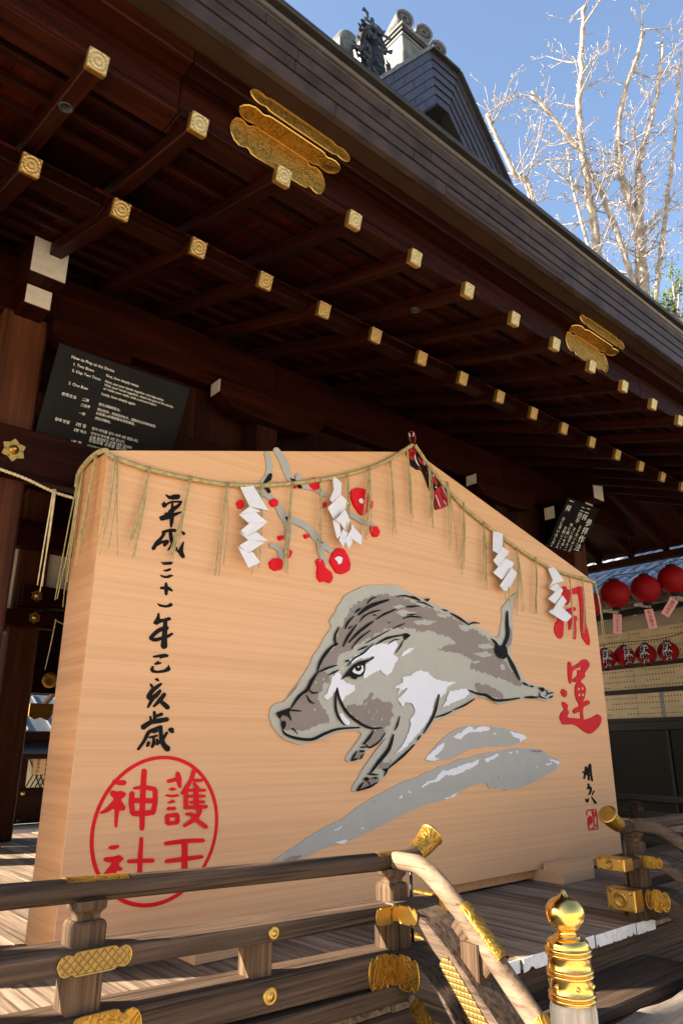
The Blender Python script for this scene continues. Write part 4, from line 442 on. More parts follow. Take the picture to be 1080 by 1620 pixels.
 'sign_1': [[2350,782,2342,778,2339,772,2343,767,2347,761,2347,757,2342,752,2331,744,2322,738,2321,731,2326,727,2337,725,2349,727,2359,733,2373,742,2385,754,2383,765,2376,774,2371,779,2361,782],[2318,729,2326,726,2339,725,2358,729,2381,734,2377,736,2375,732,2370,715,2363,702,2356,694,2346,687,2338,682,2335,678,2338,674,2345,672,2355,673,2366,677,2383,684,2398,695,2409,711,2417,731,2411,750,2372,753,2342,746,2324,740,2317,735],[2453,713,2442,713,2432,710,2415,692,2399,673,2399,670,2403,667,2410,667,2416,669,2438,686,2461,703,2460,709],[2388,657,2385,655,2384,652,2408,621,2433,590,2450,586,2467,587,2477,594,2479,603,2439,630,2399,656,2394,658],[2275,644,2270,641,2269,638,2274,628,2283,614,2309,603,2332,616,2338,630,2341,640,2338,644,2331,647,2323,646,2316,643,2309,634,2300,622,2306,622,2312,623,2298,633,2288,642,2282,644]],
 'stamp': [[2280,488,2286,489,2289,492,2289,502,2288,515,2291,524,2299,528,2312,531,2322,533,2326,536,2326,539,2321,542,2314,542,2303,540,2287,536,2272,528,2268,516,2268,502,2269,492,2273,489],[2309,538,2311,535,2318,532,2380,531,2443,530,2450,532,2453,535,2450,539,2444,541,2381,542,2318,543,2312,541],[2442,537,2436,535,2433,531,2437,522,2441,509,2444,487,2442,447,2438,398,2435,363,2439,360,2446,358,2453,359,2458,362,2461,397,2464,446,2466,486,2464,510,2459,524,2455,533,2450,536],[2455,359,2452,362,2445,364,2369,364,2294,364,2288,362,2286,358,2289,355,2296,353,2370,353,2446,353,2453,355],[2292,356,2298,358,2302,361,2299,374,2296,393,2294,412,2295,431,2298,452,2300,466,2296,469,2289,471,2282,470,2278,467,2276,452,2273,432,2272,412,2274,392,2278,374,2280,360,2285,357],[2378,535,2368,532,2362,526,2371,496,2380,467,2389,462,2401,460,2412,464,2418,470,2408,499,2399,529,2390,534],[2394,468,2389,467,2385,465,2382,430,2379,395,2383,392,2388,391,2393,392,2396,394,2399,429,2402,464,2399,467],[2332,364,2338,362,2345,362,2389,376,2433,390,2436,393,2434,396,2428,398,2421,398,2377,384,2333,370,2331,367],[2430,522,2425,521,2421,518,2424,498,2426,479,2430,476,2436,475,2442,476,2445,479,2443,499,2440,518,2436,521],[2288,475,2333,485,2369,470,2364,424,2316,401,2282,420]],
 'cord_base': [[-102,3880,-62,3907,-30,3904,-2,3850,-8,3790,9,3742,41,3745,101,3685,146,3632,207,3572,317,3500,420,3431,466,3371,446,3331,401,3280,332,3237,229,3197,207,3294,171,3366,142,3411,121,3458,77,3533,54,3548,-1,3536,-77,3556,-113,3610,-134,3656,-139,3712,-100,3740,-83,3768,-104,3821]],
 'cord_redp': [[-84,3742,1,3742,-19,3635,-44,3611,-90,3616,-111,3656],[14,3679,67,3647,114,3624,104,3598,73,3607,27,3624],[332,3480,395,3431,462,3370,443,3336,394,3281,331,3239,232,3201,211,3295,178,3368,228,3386,296,3436],[190,3550,236,3521,274,3478,264,3434,209,3468],[110,3547,141,3538,132,3530],[-98,3874,-100,3873,-102,3871,-102,3859,-102,3843,-100,3826,-92,3811,-82,3797,-74,3787,-72,3787,-69,3788,-68,3789,-67,3791,-72,3803,-79,3818,-84,3834,-88,3848,-92,3863,-94,3874,-96,3875],[-77,3895,-76,3893,-74,3892,-64,3894,-51,3895,-41,3891,-31,3880,-22,3863,-18,3845,-18,3826,-24,3806,-28,3791,-27,3789,-25,3788,-22,3790,-20,3791,-14,3807,-5,3829,-1,3851,-6,3871,-16,3890,-28,3903,-45,3906,-62,3902,-73,3898,-76,3897],[23,3573,21,3571,20,3569,21,3565,22,3560,24,3555,29,3552,35,3549,39,3548,42,3547,45,3548,47,3550,47,3553,46,3557,45,3562,43,3567,38,3570,33,3573,28,3574,26,3574],[128,3607,126,3605,124,3603,124,3598,124,3591,124,3584,128,3579,131,3574,135,3570,137,3569,140,3570,142,3572,143,3574,144,3579,143,3586,143,3592,140,3598,136,3603,133,3606,130,3607]],
 'cord_blackl': [[234,3337,232,3336,232,3334,237,3320,245,3300,255,3280,269,3262,285,3243,296,3230,298,3230,301,3231,302,3232,303,3234,294,3248,281,3268,270,3288,258,3306,246,3324,238,3337,236,3337],[300,3393,299,3391,298,3389,312,3370,331,3344,347,3318,358,3297,366,3276,372,3262,373,3261,376,3261,378,3263,378,3264,376,3280,371,3302,362,3326,343,3350,321,3376,305,3393,302,3393],[362,3454,360,3453,360,3451,370,3431,384,3404,396,3377,403,3349,408,3320,411,3300,413,3299,415,3299,417,3300,418,3302,418,3323,417,3353,412,3383,397,3410,379,3436,366,3454,364,3455],[223,3306,221,3304,220,3303,224,3290,229,3271,234,3254,240,3238,246,3223,251,3213,253,3212,254,3212,256,3213,257,3215,255,3226,251,3242,247,3259,240,3276,232,3293,226,3305,225,3306],[312,3442,311,3441,310,3439,311,3434,312,3426,314,3419,318,3413,321,3406,324,3402,326,3401,327,3402,329,3403,329,3404,329,3409,327,3417,326,3424,322,3431,318,3437,315,3442,314,3442],[-39,3707,-40,3706,-42,3705,-46,3697,-52,3686,-57,3675,-60,3665,-62,3654,-64,3646,-63,3645,-62,3645,-60,3645,-58,3647,-54,3654,-49,3665,-44,3676,-41,3687,-38,3698,-37,3705,-37,3706],[-70,3692,-72,3691,-73,3690,-77,3683,-82,3674,-87,3664,-90,3654,-93,3645,-95,3638,-94,3637,-93,3637,-91,3637,-90,3638,-86,3645,-81,3655,-76,3664,-73,3674,-70,3684,-69,3690,-69,3692]],
 'cord_pale': [[232,3347,230,3346,230,3345,237,3330,247,3309,258,3287,269,3267,281,3246,289,3232,290,3232,292,3232,293,3233,294,3234,287,3250,278,3271,268,3292,256,3313,244,3333,235,3347,233,3348],[325,3450,324,3449,324,3448,334,3435,350,3416,363,3398,373,3382,381,3366,387,3355,389,3355,390,3355,391,3356,392,3357,388,3369,382,3386,373,3404,358,3421,340,3439,328,3451,326,3451],[341,3318,340,3316,340,3315,343,3309,348,3301,354,3293,361,3286,368,3278,374,3274,375,3273,377,3274,378,3275,378,3276,375,3282,369,3290,364,3299,356,3306,349,3313,344,3318,342,3318],[-30,3675,-31,3674,-32,3672,-32,3654,-29,3631,-24,3609,-10,3594,6,3582,18,3574,20,3574,22,3575,24,3577,24,3578,14,3588,1,3601,-9,3616,-17,3636,-22,3658,-26,3674,-27,3675],[79,3658,77,3656,76,3654,78,3647,80,3637,83,3627,88,3619,93,3610,98,3604,99,3604,102,3604,103,3606,104,3608,103,3615,100,3625,98,3635,92,3643,87,3652,83,3657,81,3658],[-37,3895,-39,3894,-40,3893,-42,3887,-45,3878,-48,3870,-48,3862,-48,3854,-48,3849,-47,3848,-45,3848,-43,3849,-42,3850,-40,3856,-37,3865,-34,3873,-34,3881,-34,3888,-34,3894,-35,3895],[-99,3871,-100,3869,-100,3868,-100,3863,-98,3856,-97,3849,-93,3844,-89,3838,-86,3834,-85,3834,-84,3834,-82,3835,-82,3836,-82,3841,-84,3848,-86,3855,-89,3861,-93,3867,-96,3870,-97,3871],[229,3427,229,3426,229,3425,231,3423,235,3420,238,3417,244,3416,249,3414,252,3413,254,3413,256,3414,256,3415,256,3416,254,3419,250,3422,246,3424,241,3426,236,3427,232,3428,231,3428],[205,3544,204,3543,203,3542,203,3538,203,3532,203,3526,205,3522,208,3517,209,3514,210,3513,212,3514,213,3514,214,3516,214,3520,214,3525,214,3531,212,3536,210,3540,208,3543,206,3544]],
 'shide_a': [[-1891,2908,-1794,2955,-1689,2756,-1832,2762],[-1832,2762,-1689,2756,-1789,2732,-1910,2691],[-1910,2691,-1778,2734,-1678,2670,-1836,2636],[-1836,2636,-1678,2670,-1774,2583,-1846,2540,-1908,2564],[-1908,2564,-1846,2540,-1771,2582,-1690,2524,-1842,2510],[-1842,2510,-1690,2524,-1837,2414,-1921,2452],[-1921,2452,-1837,2414,-1807,2430,-1748,2360,-1841,2308]],
 'shide_b': [[-1031,3187,-1009,3215,-953,3158,-975,3053,-1068,2965,-1090,2982,-1036,3084],[-1116,2908,-980,3047,-876,3008,-924,2930,-1034,2838],[-1048,2820,-985,2868,-979,2712,-1022,2673],[-1048,2820,-952,2924,-868,2854,-899,2753,-979,2807],[-952,2765,-907,2743,-973,2605,-1001,2668],[-899,2753,-868,2821,-857,2673,-890,2617,-949,2672],[-868,2821,-774,2737,-789,2659,-879,2700]],
 'shide_c': [[1036,3139,1056,3154,1165,3138,1110,2996,1023,2908,966,2930],[949,2826,1110,2992,1237,2970,1185,2890,1052,2787],[958,2712,1177,2889,1287,2861,1231,2788,1063,2655],[1000,2586,1202,2793,1333,2760,1192,2575,1118,2552]],
 'shide_d': [[1943,2907,1992,2954,2065,2916,2126,2798,1938,2737,1851,2677,1965,2784],[1856,2678,1936,2727,2048,2758,2123,2705,2058,2667,1984,2667],[1848,2573,2076,2723,2123,2705,2061,2634,1946,2529],[1946,2534,2078,2636,2197,2594,2098,2505,2015,2500,1860,2444],[1856,2444,2001,2517,2097,2495,2181,2424,2082,2357,2025,2362]]}

# ------------------------------------------------------------------ the setting: ground and veranda floor
GZ = -0.75
g = part('ground', [(-400, -400, GZ), (400, -400, GZ), (400, 400, GZ), (-400, 400, GZ)], [(0, 1, 2, 3)], 'gravel'); tag(g, kind='structure')
FE = 2.82                                              # front edge of the veranda
fl = box('veranda_floor', (-4.6, FE + .10, -.16), (8.9, 10.9, -.062), 'rail_wood'); tag(fl, kind='structure')
x = -4.6; i = 0
rp = random.Random(3)
while x < 8.85:
    w = .262 + rp.uniform(-.012, .012); w = min(w, 8.9 - x)
    dz = rp.uniform(-.003, .003); fe = FE + rp.uniform(-.012, .008)
    pl = box('plank', (x + .0025, fe, -.058 + dz), (x + w - .0025, 10.88, 0 + dz), 'floor_wood', fl, ch=.003)
    if 2.98 < x + w / 2 < 5.3:
        # limewashed end grain, worn along its lower edge
        pts = [(x + .004, .001 + dz)]; xx = x + .004
        top = []; bot = []
        n = 14
        for k in range(n + 1):
            u = x + .004 + (w - .008) * k / n
            top.append((u, dz + .001 + rp.uniform(-.0015, .001))); bot.append((u, dz - .069 + (rp.uniform(.006, .020) if rp.random() < .16 else rp.uniform(-.002, .002))))
        v, f = plate_geo(bot + top[::-1], .004); part('white_end', v, f, 'edge_white', pl, place((0, fe - .001, 0)))
    x += w; i += 1
box('edge_beam', (-4.6, FE + .012, -.34), (8.9, FE + .10, -.066), 'rail_wood', fl, ch=.008)
box('edge_beam', (-4.6, FE + .03, -.46), (2.62, FE + .16, -.35), 'rail_wood', fl, ch=.008)
for px_ in (-4.0, -1.6, .8, 2.6, 5.4, 7.6): box('floor_post', (px_ - .09, FE + .18, GZ), (px_ + .09, FE + .36, -.165), 'rail_wood_z', fl)
box('skirt_board', (-4.6, FE + .40, GZ), (8.9, FE + .43, -.165), 'panel_wood', fl)

def slab(name, quad, t, mat, parent):
    q = [Vector(p) for p in quad]; n = (q[1] - q[0]).cross(q[2] - q[0]).normalized() * t
    v = q + [p - n for p in q]
    return part(name, v, [(0, 1, 2, 3), (7, 6, 5, 4), (0, 4, 5, 1), (1, 5, 6, 2), (2, 6, 7, 3), (3, 7, 4, 0)], mat, parent)
# unseen plastered wall behind the camera, added to bounce light onto the board
pw = thing('bounce_wall', (0, -9.5, GZ), 'long white plastered wall with a tiled cap, added behind the camera to bounce light', 'wall')
box('plaster', (-22, -9.75, GZ + .5), (26, -9.45, 3.0), 'wall_plaster', pw); box('stone_base', (-22, -9.82, GZ), (26, -9.38, GZ + .5), 'stone_grey', pw)
for sg in (-1, 1): slab('tile_cap', [(-22.2, -9.6, 3.42), (26.2, -9.6, 3.42), (26.2, -9.6 + sg * .5, 3.05), (-22.2, -9.6 + sg * .5, 3.05)], .06 * -sg, 'tile_black', pw)
for k in range(13): box('timber_post', (-22 + k * 4 - .08, -9.45, GZ + .5), (-22 + k * 4 + .08, -9.42, 3.0), 'panel_wood', pw)

# wooden stairs between the two stair rails
st = thing('wooden_stairs', (4.0, 2.3, GZ), 'grey wooden steps going down between the stair rails', 'stairs')
for k, (yz, z) in enumerate([(2.43, -.2), (2.04, -.40), (1.65, -.58)]):
    if k == 0:
        box('tread', (2.86, yz, z - .07), (5.18, FE + .010, z), 'rail_wood', st, ch=.012)
        box('riser', (2.86, yz + .05, z - .24), (5.18, yz + .08, z - .072), 'rail_wood', st)
    else:
        box('tread', (2.9, yz + .02, z - .06), (5.14, yz + .44, z), 'rail_wood', st, ch=.012)
        box('riser', (2.9, yz + .06, GZ), (5.14, yz + .09, z - .062), 'rail_wood', st)
v, f = sweep_geo([(2.93 + k * .17, 2.262 + .006 * sin(k * 1.3), -.262 + .006 * sin(k * 2.1)) for k in range(13)], circ(.075, 14), radii=[1 + .06 * sin(k * 1.9) for k in range(13)])
part('round_log', v, f, 'log_wood', st, smooth=True)
tag(st.children[-1], 'pale weathered round log along the lower step')

# ------------------------------------------------------------------ the worship hall
HX0, HX1 = -3.4, 10.3
hall = thing('worship_hall', (4.4, 5.0, 0), 'dark timber shrine hall with copper-edged eaves and gold-capped rafters', 'building')
# --- outer (flying) and inner (base) rafters, each with a gold cap
CAPS = {}
def cap_meshes(w, h):
    if (w, h) not in CAPS:
        c_ = mk(*cbox((.012, w + .007, h + .007), .010)); c_.materials.append(MATS['gold_rosette'])
        mb = MB(); t = .003
        for sgn in (-1, 1): mb.box((0, sgn * (w / 2 + .003) - t, -h / 2 - .003), (.034, sgn * (w / 2 + .003) + t, h / 2 + .003))
        mb.box((0, -w / 2, -h / 2 - .006), (.034, w / 2, -h / 2 - .001))
        s_ = mk(mb.v, mb.f); s_.materials.append(MATS['gold_plain']); CAPS[(w, h)] = (c_, s_)
    return CAPS[(w, h)]
S1, S2 = .29, .345
ROWS = ((2.472, 3.994, 4.0, S1, .078, .082), (3.355, 4.072, 5.25, S2, .088, .094))
rr = random.Random(5)
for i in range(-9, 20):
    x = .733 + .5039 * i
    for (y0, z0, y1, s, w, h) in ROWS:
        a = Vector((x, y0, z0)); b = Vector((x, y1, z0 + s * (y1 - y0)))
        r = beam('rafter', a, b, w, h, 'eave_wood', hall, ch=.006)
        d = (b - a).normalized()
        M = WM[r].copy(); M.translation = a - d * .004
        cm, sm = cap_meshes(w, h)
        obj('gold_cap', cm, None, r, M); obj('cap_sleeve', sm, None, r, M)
for i, yy in ((0, 2.86), (5, 2.95)):
    x = .733 + .5039 * i; zz = 3.994 + S1 * (yy - 2.472) - .043
    lathe('round_fitting', [(.034, 0), (.034, -.010), (.028, -.013), (.026, -.009), (.001, -.008)], 'iron', hall, place((x, yy, zz)), n=18, cap=False)
# --- long members over the rafters
def xbeam(name, y, z, w, h, mat='eave_wood', x0=HX0, x1=HX1, parent=None, n=3, ch=.006):
    """timber along X in n lengths; y,z = lower front corner"""
    L_ = (x1 - x0) / n
    for k in range(n):
        beam(name, (x0 + k * L_ + .001, y + w / 2, z + h / 2), (x0 + (k + 1) * L_ - .001, y + w / 2, z + h / 2), w, h, mat, parent or hall, ch)
xbeam('eave_board', 2.555, 4.080, .16, .212)                       # face with lower gold plates
xbeam('eave_board', 2.433, 4.298, .27, .091)                       # upper board stepping out
xbeam('lath_beam', 3.462, 4.124, .12, .100, mat='beam_dark')                        # over the inner rafter ends
# laths and boards of the two ceilings
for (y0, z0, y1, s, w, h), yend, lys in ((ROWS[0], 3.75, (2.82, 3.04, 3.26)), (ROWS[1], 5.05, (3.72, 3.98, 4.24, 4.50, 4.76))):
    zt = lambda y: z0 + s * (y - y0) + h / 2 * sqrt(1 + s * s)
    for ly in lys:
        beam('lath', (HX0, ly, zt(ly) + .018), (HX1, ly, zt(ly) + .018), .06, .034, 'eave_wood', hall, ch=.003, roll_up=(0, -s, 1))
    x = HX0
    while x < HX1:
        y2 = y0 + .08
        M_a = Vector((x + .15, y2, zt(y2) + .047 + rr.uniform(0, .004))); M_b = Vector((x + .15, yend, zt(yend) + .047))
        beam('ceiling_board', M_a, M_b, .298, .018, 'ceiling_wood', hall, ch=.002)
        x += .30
# --- copper clad eave edge: soffit and five stepped courses of strips
EY = 2.278
box('copper_soffit', (HX0, EY + .002, 4.392), (HX1, 2.60, 4.43), 'copper_under', hall)
ks = [1.421, 1.466, 1.504, 1.545, 1.586, 1.630]
rs = random.Random(11)
for c in range(5):
    yb = EY + .011 * c
    z0 = 1.15 + ks[c] * yb + (.0 if c else -.004); z1 = 1.15 + ks[c + 1] * yb - .019
    x = HX0 - rs.uniform(0, 1.2)
    while x < HX1:
        L_ = rs.choice([.9, 1.05, 1.18, 1.3])
        x0, x1 = max(x, HX0), min(x + L_, HX1)
        if x1 - x0 > .02: box('copper_strip', (x0 + .0012, yb + rs.uniform(0, .0025), z0), (x1 - .0012, yb + .05, z1), 'copper_brown', hall, ch=.004)
        x += L_
box('eave_core', (HX0 + .01, EY + .075, 4.435), (HX1 - .01, 2.8, 4.88), 'copper_edge', hall)
ZR = 1.15 + 1.649 * EY
box('drip_edge', (HX0, EY - .015, ZR - .045), (HX1, EY + .09, ZR - .008), 'copper_edge', hall, ch=.006)
# --- main roof planes
RZ, RY = 8.9, 7.7
slab('roof', [(HX0, EY, ZR), (HX1, EY, ZR), (HX1 - .6, RY, RZ), (HX0 + .6, RY, RZ)], .10, 'copper_shingle', hall)
slab('roof', [(HX1, 13.2, ZR), (HX0, 13.2, ZR), (HX0 + .6, RY, RZ), (HX1 - .6, RY, RZ)], .10, 'copper_shingle', hall)
slab('roof', [(HX1, EY, ZR), (HX1, 13.2, ZR), (HX1 - .6, RY, RZ), (HX1 - .6, RY, RZ - .01)], .05, 'copper_shingle', hall)
slab('inner_ceiling', [(HX0, 13.0, 4.66), (HX1, 13.0, 4.66), (HX1, 5.12, 4.9), (HX0, 5.12, 4.9)], .04, 'panel_wood', hall)
# --- gold plates on the eave boards (each a lower, a middle and an upper plate)
def lobed(L_, h, end):
    """outline of a long plate whose ends break into a notch and a round lobe, centred"""
    a = L_ / 2; b = h / 2; e = end
    low = [(a - e * 1.25, -b), (a - e * 1.05, -b * .95), (a - e * .95, -b * .78), (a - e * .80, -b * .72), (a - e * .66, -b * .84), (a - e * .45, -b * .90), (a - e * .22, -b * .74), (a - e * .07, -b * .40), (a, 0)]
    right = low + [(x, -z) for x, z in low[:-1]][::-1]
    return right + [(-x, z) for x, z in right][::-1]
def gold_plate(cx, y, z0, z1, L_, end, tilt=0.0, mat='gold_scroll', parent=None, name='gold_plate', yz=None):
    v, f = plate_geo(lobed(L_, z1 - z0, end), .006)
    M = place((cx, y, (z0 + z1) / 2), (tilt, 0, 0))
    o = part(name, v, f, mat, parent, M)
    # raised rim following the outline
    pts = lobed(L_, z1 - z0, end); rim = [(x, -.008, z) for x, z in pts]; rim.append(rim[0])
    v, f = sweep_geo([Vector(p) for p in rim], circ(.0045, 5), up=(0, 1, 0), cap=False)
    part('rim', v, f, 'gold_plain', o, M)
    return o
for cx in (1.765, 4.86):
    gold_plate(cx, 2.554, 4.094, 4.286, .63, .125, 0, parent=hall)
    gold_plate(cx + .04, 2.494, 4.244, 4.350, .67, .14, radians(90), parent=hall)   # underside plate, facing down
    gold_plate(cx + .06, 2.432, 4.302, 4.386, .68, .115, 0, parent=hall)
# --- columns, main beam, wall behind the board
CY = 5.0
for cx, nm in ((1.205, 0), (8.42, 0), (-3.15, 0)):
    box('column', (cx - .155, CY - .15, 0.0), (cx + .155, CY + .15, 4.12), 'column_wood', hall, ch=.02)
    # bracket arms with white painted end grain
    for (hw, y0, z0, z1) in ((.125, 4.50, 4.235, 4.53), (.092, 4.65, 4.075, 4.231)):
        bt = beam('bracket_arm', (cx, y0, (z0 + z1) / 2), (cx, 5.3, (z0 + z1) / 2), hw * 2, z1 - z0, 'eave_wood', hall)
        v, f = cbox((hw * 2 - .012, .006, z1 - z0 - .012), .002)
        part('white_end', v, f, 'white_paint', bt, place((cx, y0 - .0025, (z0 + z1) / 2)))
MBL = (HX1 - HX0) / 4
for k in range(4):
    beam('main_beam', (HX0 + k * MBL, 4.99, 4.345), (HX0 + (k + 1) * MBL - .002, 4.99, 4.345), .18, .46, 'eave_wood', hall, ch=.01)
xbeam('tie_beam', 4.752, 2.85, .12, .345, x0=-.05, x1=7.2, n=2)
box('eave_blocking', (HX0, 5.06, 4.50), (HX1, 5.10, 5.0), 'panel_wood', hall)      # long tie rail across the columns
xbeam('tie_beam', 4.85, 3.36, .10, .19, x0=1.36, x1=8.26, n=1)
# wall boards between tie rail and beam
x = -.05
rw = random.Random(21)
while x < 8.6:
    w = .46
    box('wall_board', (x + .002, 5.04 + rw.uniform(0, .004), 3.20), (x + w - .002, 5.07, 4.12), 'panel_wood', hall)
    x += w
# struts with boat-shaped bracket under the main beam, white end grain at the left end
for cx in (3.32, 6.72):
    box('strut', (cx - .11, 4.84, 3.55), (cx + .11, 5.03, 4.0), 'panel_wood', hall)
    pts = [(-.56, .125), (-.56, .0), (-.44, -.10), (-.2, -.13), (.2, -.13), (.44, -.10), (.56, -.01), (.56, .125)]
    v, f = plate_geo(pts, .16); o = part('boat_bracket', v, f, 'eave_wood', hall, place((cx, 4.90, 3.985)))
    part('white_end', *cbox((.006, .145, .115), .002), 'white_paint', o, place((cx - .5625, 4.82, 4.05)))
part('boat_bracket', *plate_geo([(-.3, .125), (-.3, 0), (-.15, -.1), (.3, -.1), (.3, .125)], .16), 'eave_wood', hall, place((1.66, 4.90, 3.985)))
o = part('boat_bracket', *plate_geo([(-.3, .1), (-.3, -.08), (.3, -.1), (.3, .1)], .16), 'eave_wood', hall, place((8.02, 4.90, 3.98)))
part('white_end', *cbox((.006, .145, .16), .002), 'white_paint', o, place((7.717, 4.82, 3.98)))
# lower wall behind the giant board
for k in range(14):
    x = 2.0 + k * .46
    if x < 8.2: box('wall_board', (x + .002, 5.06, .0), (x + .458, 5.09, 2.85), 'panel_wood', hall)
for k in range(3): box('wall_board', (-.05 + k * .366, 4.98, .0), (.312 + k * .366, 5.02, 2.85), 'panel_wood', hall)  # unseen panel at left, added to keep sun off the board's side
# gold six-lobed nail cover on the tie rail
def rokuyo(name, cx, cy, cz, r, parent, M=None):
    pts = []
    for k in range(36):
        a = 2 * pi * k / 36; rad = r * (.74 + .26 * abs(((a * 6 / (2 * pi)) % 1.0) * 2 - 1) ** 1.6); pts.append((rad * sin(a), rad * cos(a)))
    M = M or place((cx, cy, cz))
    v, f = plate_geo(pts, .008); o = part(name, v, f, 'gold_plain', parent, M)
    mb = MB()
    lv, lf = lathe_geo([(r * .42, 0), (r * .40, .012), (r * .22, .018), (r * .2, .032), (r * .08, .042)], 14)
    mb.add([(x_, -.008 - z_, y_) for x_, y_, z_ in lv], lf)
    for k in range(6):
        a = pi / 6 + k * pi / 3; bv, bf = lathe_geo([(r * .1, 0), (r * .07, .008), (.001, .012)], 8)
        mb.add([(x_ + r * .62 * sin(a), -.008 - z_, y_ + r * .62 * cos(a)) for x_, y_, z_ in bv], bf)
    mb.build('boss', 'gold_plain', o, M, smooth=True)
    return o
rokuyo('gold_boss', 1.222, 4.750, 3.02, .082, hall)
# low partition board at the left column and interior fittings seen past the board
box('partition', (1.02, 5.16, 0), (1.36, 5.20, 1.55), 'column_wood', hall)

# --- interior and the far side of the hall, seen left of the board
box('column', (2.86, 10.05, 0), (3.27, 10.45, 4.6), 'column_wood', hall, ch=.02)
box('column', (7.2, 10.05, 0), (7.6, 10.45, 4.6), 'column_wood', hall, ch=.02)
box('column', (-.9, 10.05, 0), (-.5, 10.45, 4.6), 'column_wood', hall, ch=.02)
bm = box('tie_beam', (2.93, 9.86, 2.92), (7.6, 10.04, 3.20), 'eave_wood', hall)
bm2 = box('tie_beam', (-.9, 9.90, 2.64), (3.42, 10.04, 2.86), 'eave_wood', hall)
rokuyo('gold_boss', 3.11, 9.855, 3.06, .085, hall); rokuyo('gold_boss', 3.13, 9.895, 2.77, .085, hall)
box('plaster_panel', (3.2, 10.1, 3.20), (7.2, 10.14, 3.72), 'plaster', hall)
box('plaster_panel', (2.7, 10.1, 2.88), (2.96, 10.14, 3.72), 'plaster', hall)
box('tie_beam', (-.9, 9.9, 3.72), (7.6, 10.06, 4.1), 'eave_wood', hall)
box('tie_beam', (3.3, 10.9, 1.86), (7.6, 11.06, 2.22), 'eave_wood', hall)
box('wall_board', (3.28, 11.1, 2.22), (7.6, 11.14, 3.2), 'panel_wood', hall)
for k in range(9): beam('rafter', (3.3 + k * .35, 11.0, 2.0), (3.5 + k * .35, 12.4, 1.7), .06, .07, 'eave_wood', hall)
box('wall_board', (.6, 10.2, 0), (1.9, 10.24, 3.7), 'panel_wood', hall); box('wall_board', (1.9, 10.2, 2.6), (2.86, 10.24, 3.7), 'panel_wood', hall)
box('sliding_panel', (2.3, 10.28, 0), (2.84, 10.32, 2.6), 'plaster', hall); box('sliding_panel', (1.9, 10.25, 0), (2.32, 10.29, 2.6), 'panel_wood', hall)  # pale plaster panel stands in for a sunlit strip beside the dark one
box('wall_board', (-3.4, 10.2, 3.7), (8.4, 10.26, 4.75), 'panel_wood', hall)
o = lathe('gold_crest', [(.001, 0), (.03, .012), (.05, .004), (.105, .010), (.115, 0)], 'gold_plain', hall, place((3.78, 10.895, 2.05), (pi / 2, 0, 0)), n=32)
for k in range(16):
    a = 2 * pi * k / 16
    part('petal', *sweep_geo([(.04 * cos(a), .04 * sin(a), .01), (.075 * cos(a), .075 * sin(a), .016), (.108 * cos(a), .108 * sin(a), .006)], circ(.0105, 6), radii=[.6, 1, .9]), 'gold_plain', o, place((3.78, 10.895, 2.05), (pi / 2, 0, 0)), True)
v, f = plate_geo([(-.16, .12), (-.16, -.05), (-.08, -.10), (0, -.07), (.10, -.11), (.17, -.02), (.17, .12)], .03)
part('gold_plate', v, f, 'gold_scroll', hall, place((3.60, 10.6, 1.58)))

# --- side eave at the right end, rafters falling away to the right
box('side_eave_board', (10.36, 3.2, 3.80), (10.50, 12.6, 3.90), 'eave_wood', hall)
for k in range(17):
    y = 3.5 + k * .55
    beam('side_rafter', (8.7, y, 4.55), (10.46, y, 3.95), .085, .095, 'eave_wood', hall)
slab('side_eave', [(8.5, 3.2, 4.72), (10.56, 3.2, 4.01), (10.56, 12.8, 4.01), (8.5, 12.8, 4.72)], .03, 'eave_wood', hall)

# ------------------------------------------------------------------ gable over the front roof with its ridge ornament
GY, GX, GT = 3.48, 4.43, 7.84            # plane, middle, top
def gable_line(off):
    """outline of the barge board at a distance below the top edge: left foot, flat crown, right foot"""
    s = 1.36
    return [(-2.05 + off * .35, GT - off - (2.05 - .21) * s * .97 - off * .2), (-1.05, GT - off * 1.18 - (1.05 - .21) * s * .98), (-.21 + off * .22, GT - off), (.21 - off * .22, GT - off), (1.05, GT - off * 1.18 - (1.05 - .21) * s * .98), (2.05 - off * .35, GT - off - (2.05 - .21) * s * .97 - off * .2)]
NC = 6
rg = random.Random(4)
for c in range(NC):
    a = gable_line(c * .092); b = gable_line((c + 1) * .092 - .006)
    yb = GY + .012 * c
    for k in range(5):
        n = {0: 4, 1: 3, 2: 1, 3: 3, 4: 4}[k]
        for j in range(n):
            sh = (.5 if c % 2 else 0) if n > 1 else 0
            t0 = max(0, (j - sh) / n); t1 = min(1, (j + 1 - sh) / n)
            rng = [(t0, t1)] + ([(1 - sh / n, 1)] if (sh and j == n - 1) else [])
            for (u0, u1) in rng:
                if u1 - u0 < .02: continue
                lp = lambda P, t: Vector((P[k][0] + (P[k + 1][0] - P[k][0]) * t, 0, P[k][1] + (P[k + 1][1] - P[k][1]) * t))
                e = .003
                q = [lp(a, u0 + e), lp(a, u1 - e), lp(b, u1 - e), lp(b, u0 + e)]
                y = yb + rg.uniform(0, .003)
                v = [(p.x + GX, y, p.z) for p in q] + [(p.x + GX, y + .05, p.z) for p in q]
                part('gable_shingle', v, [(3, 2, 1, 0), (4, 5, 6, 7), (0, 1, 5, 4), (1, 2, 6, 5), (2, 3, 7, 6), (3, 0, 4, 7)], 'copper_shingle', hall)
a = gable_line(0)
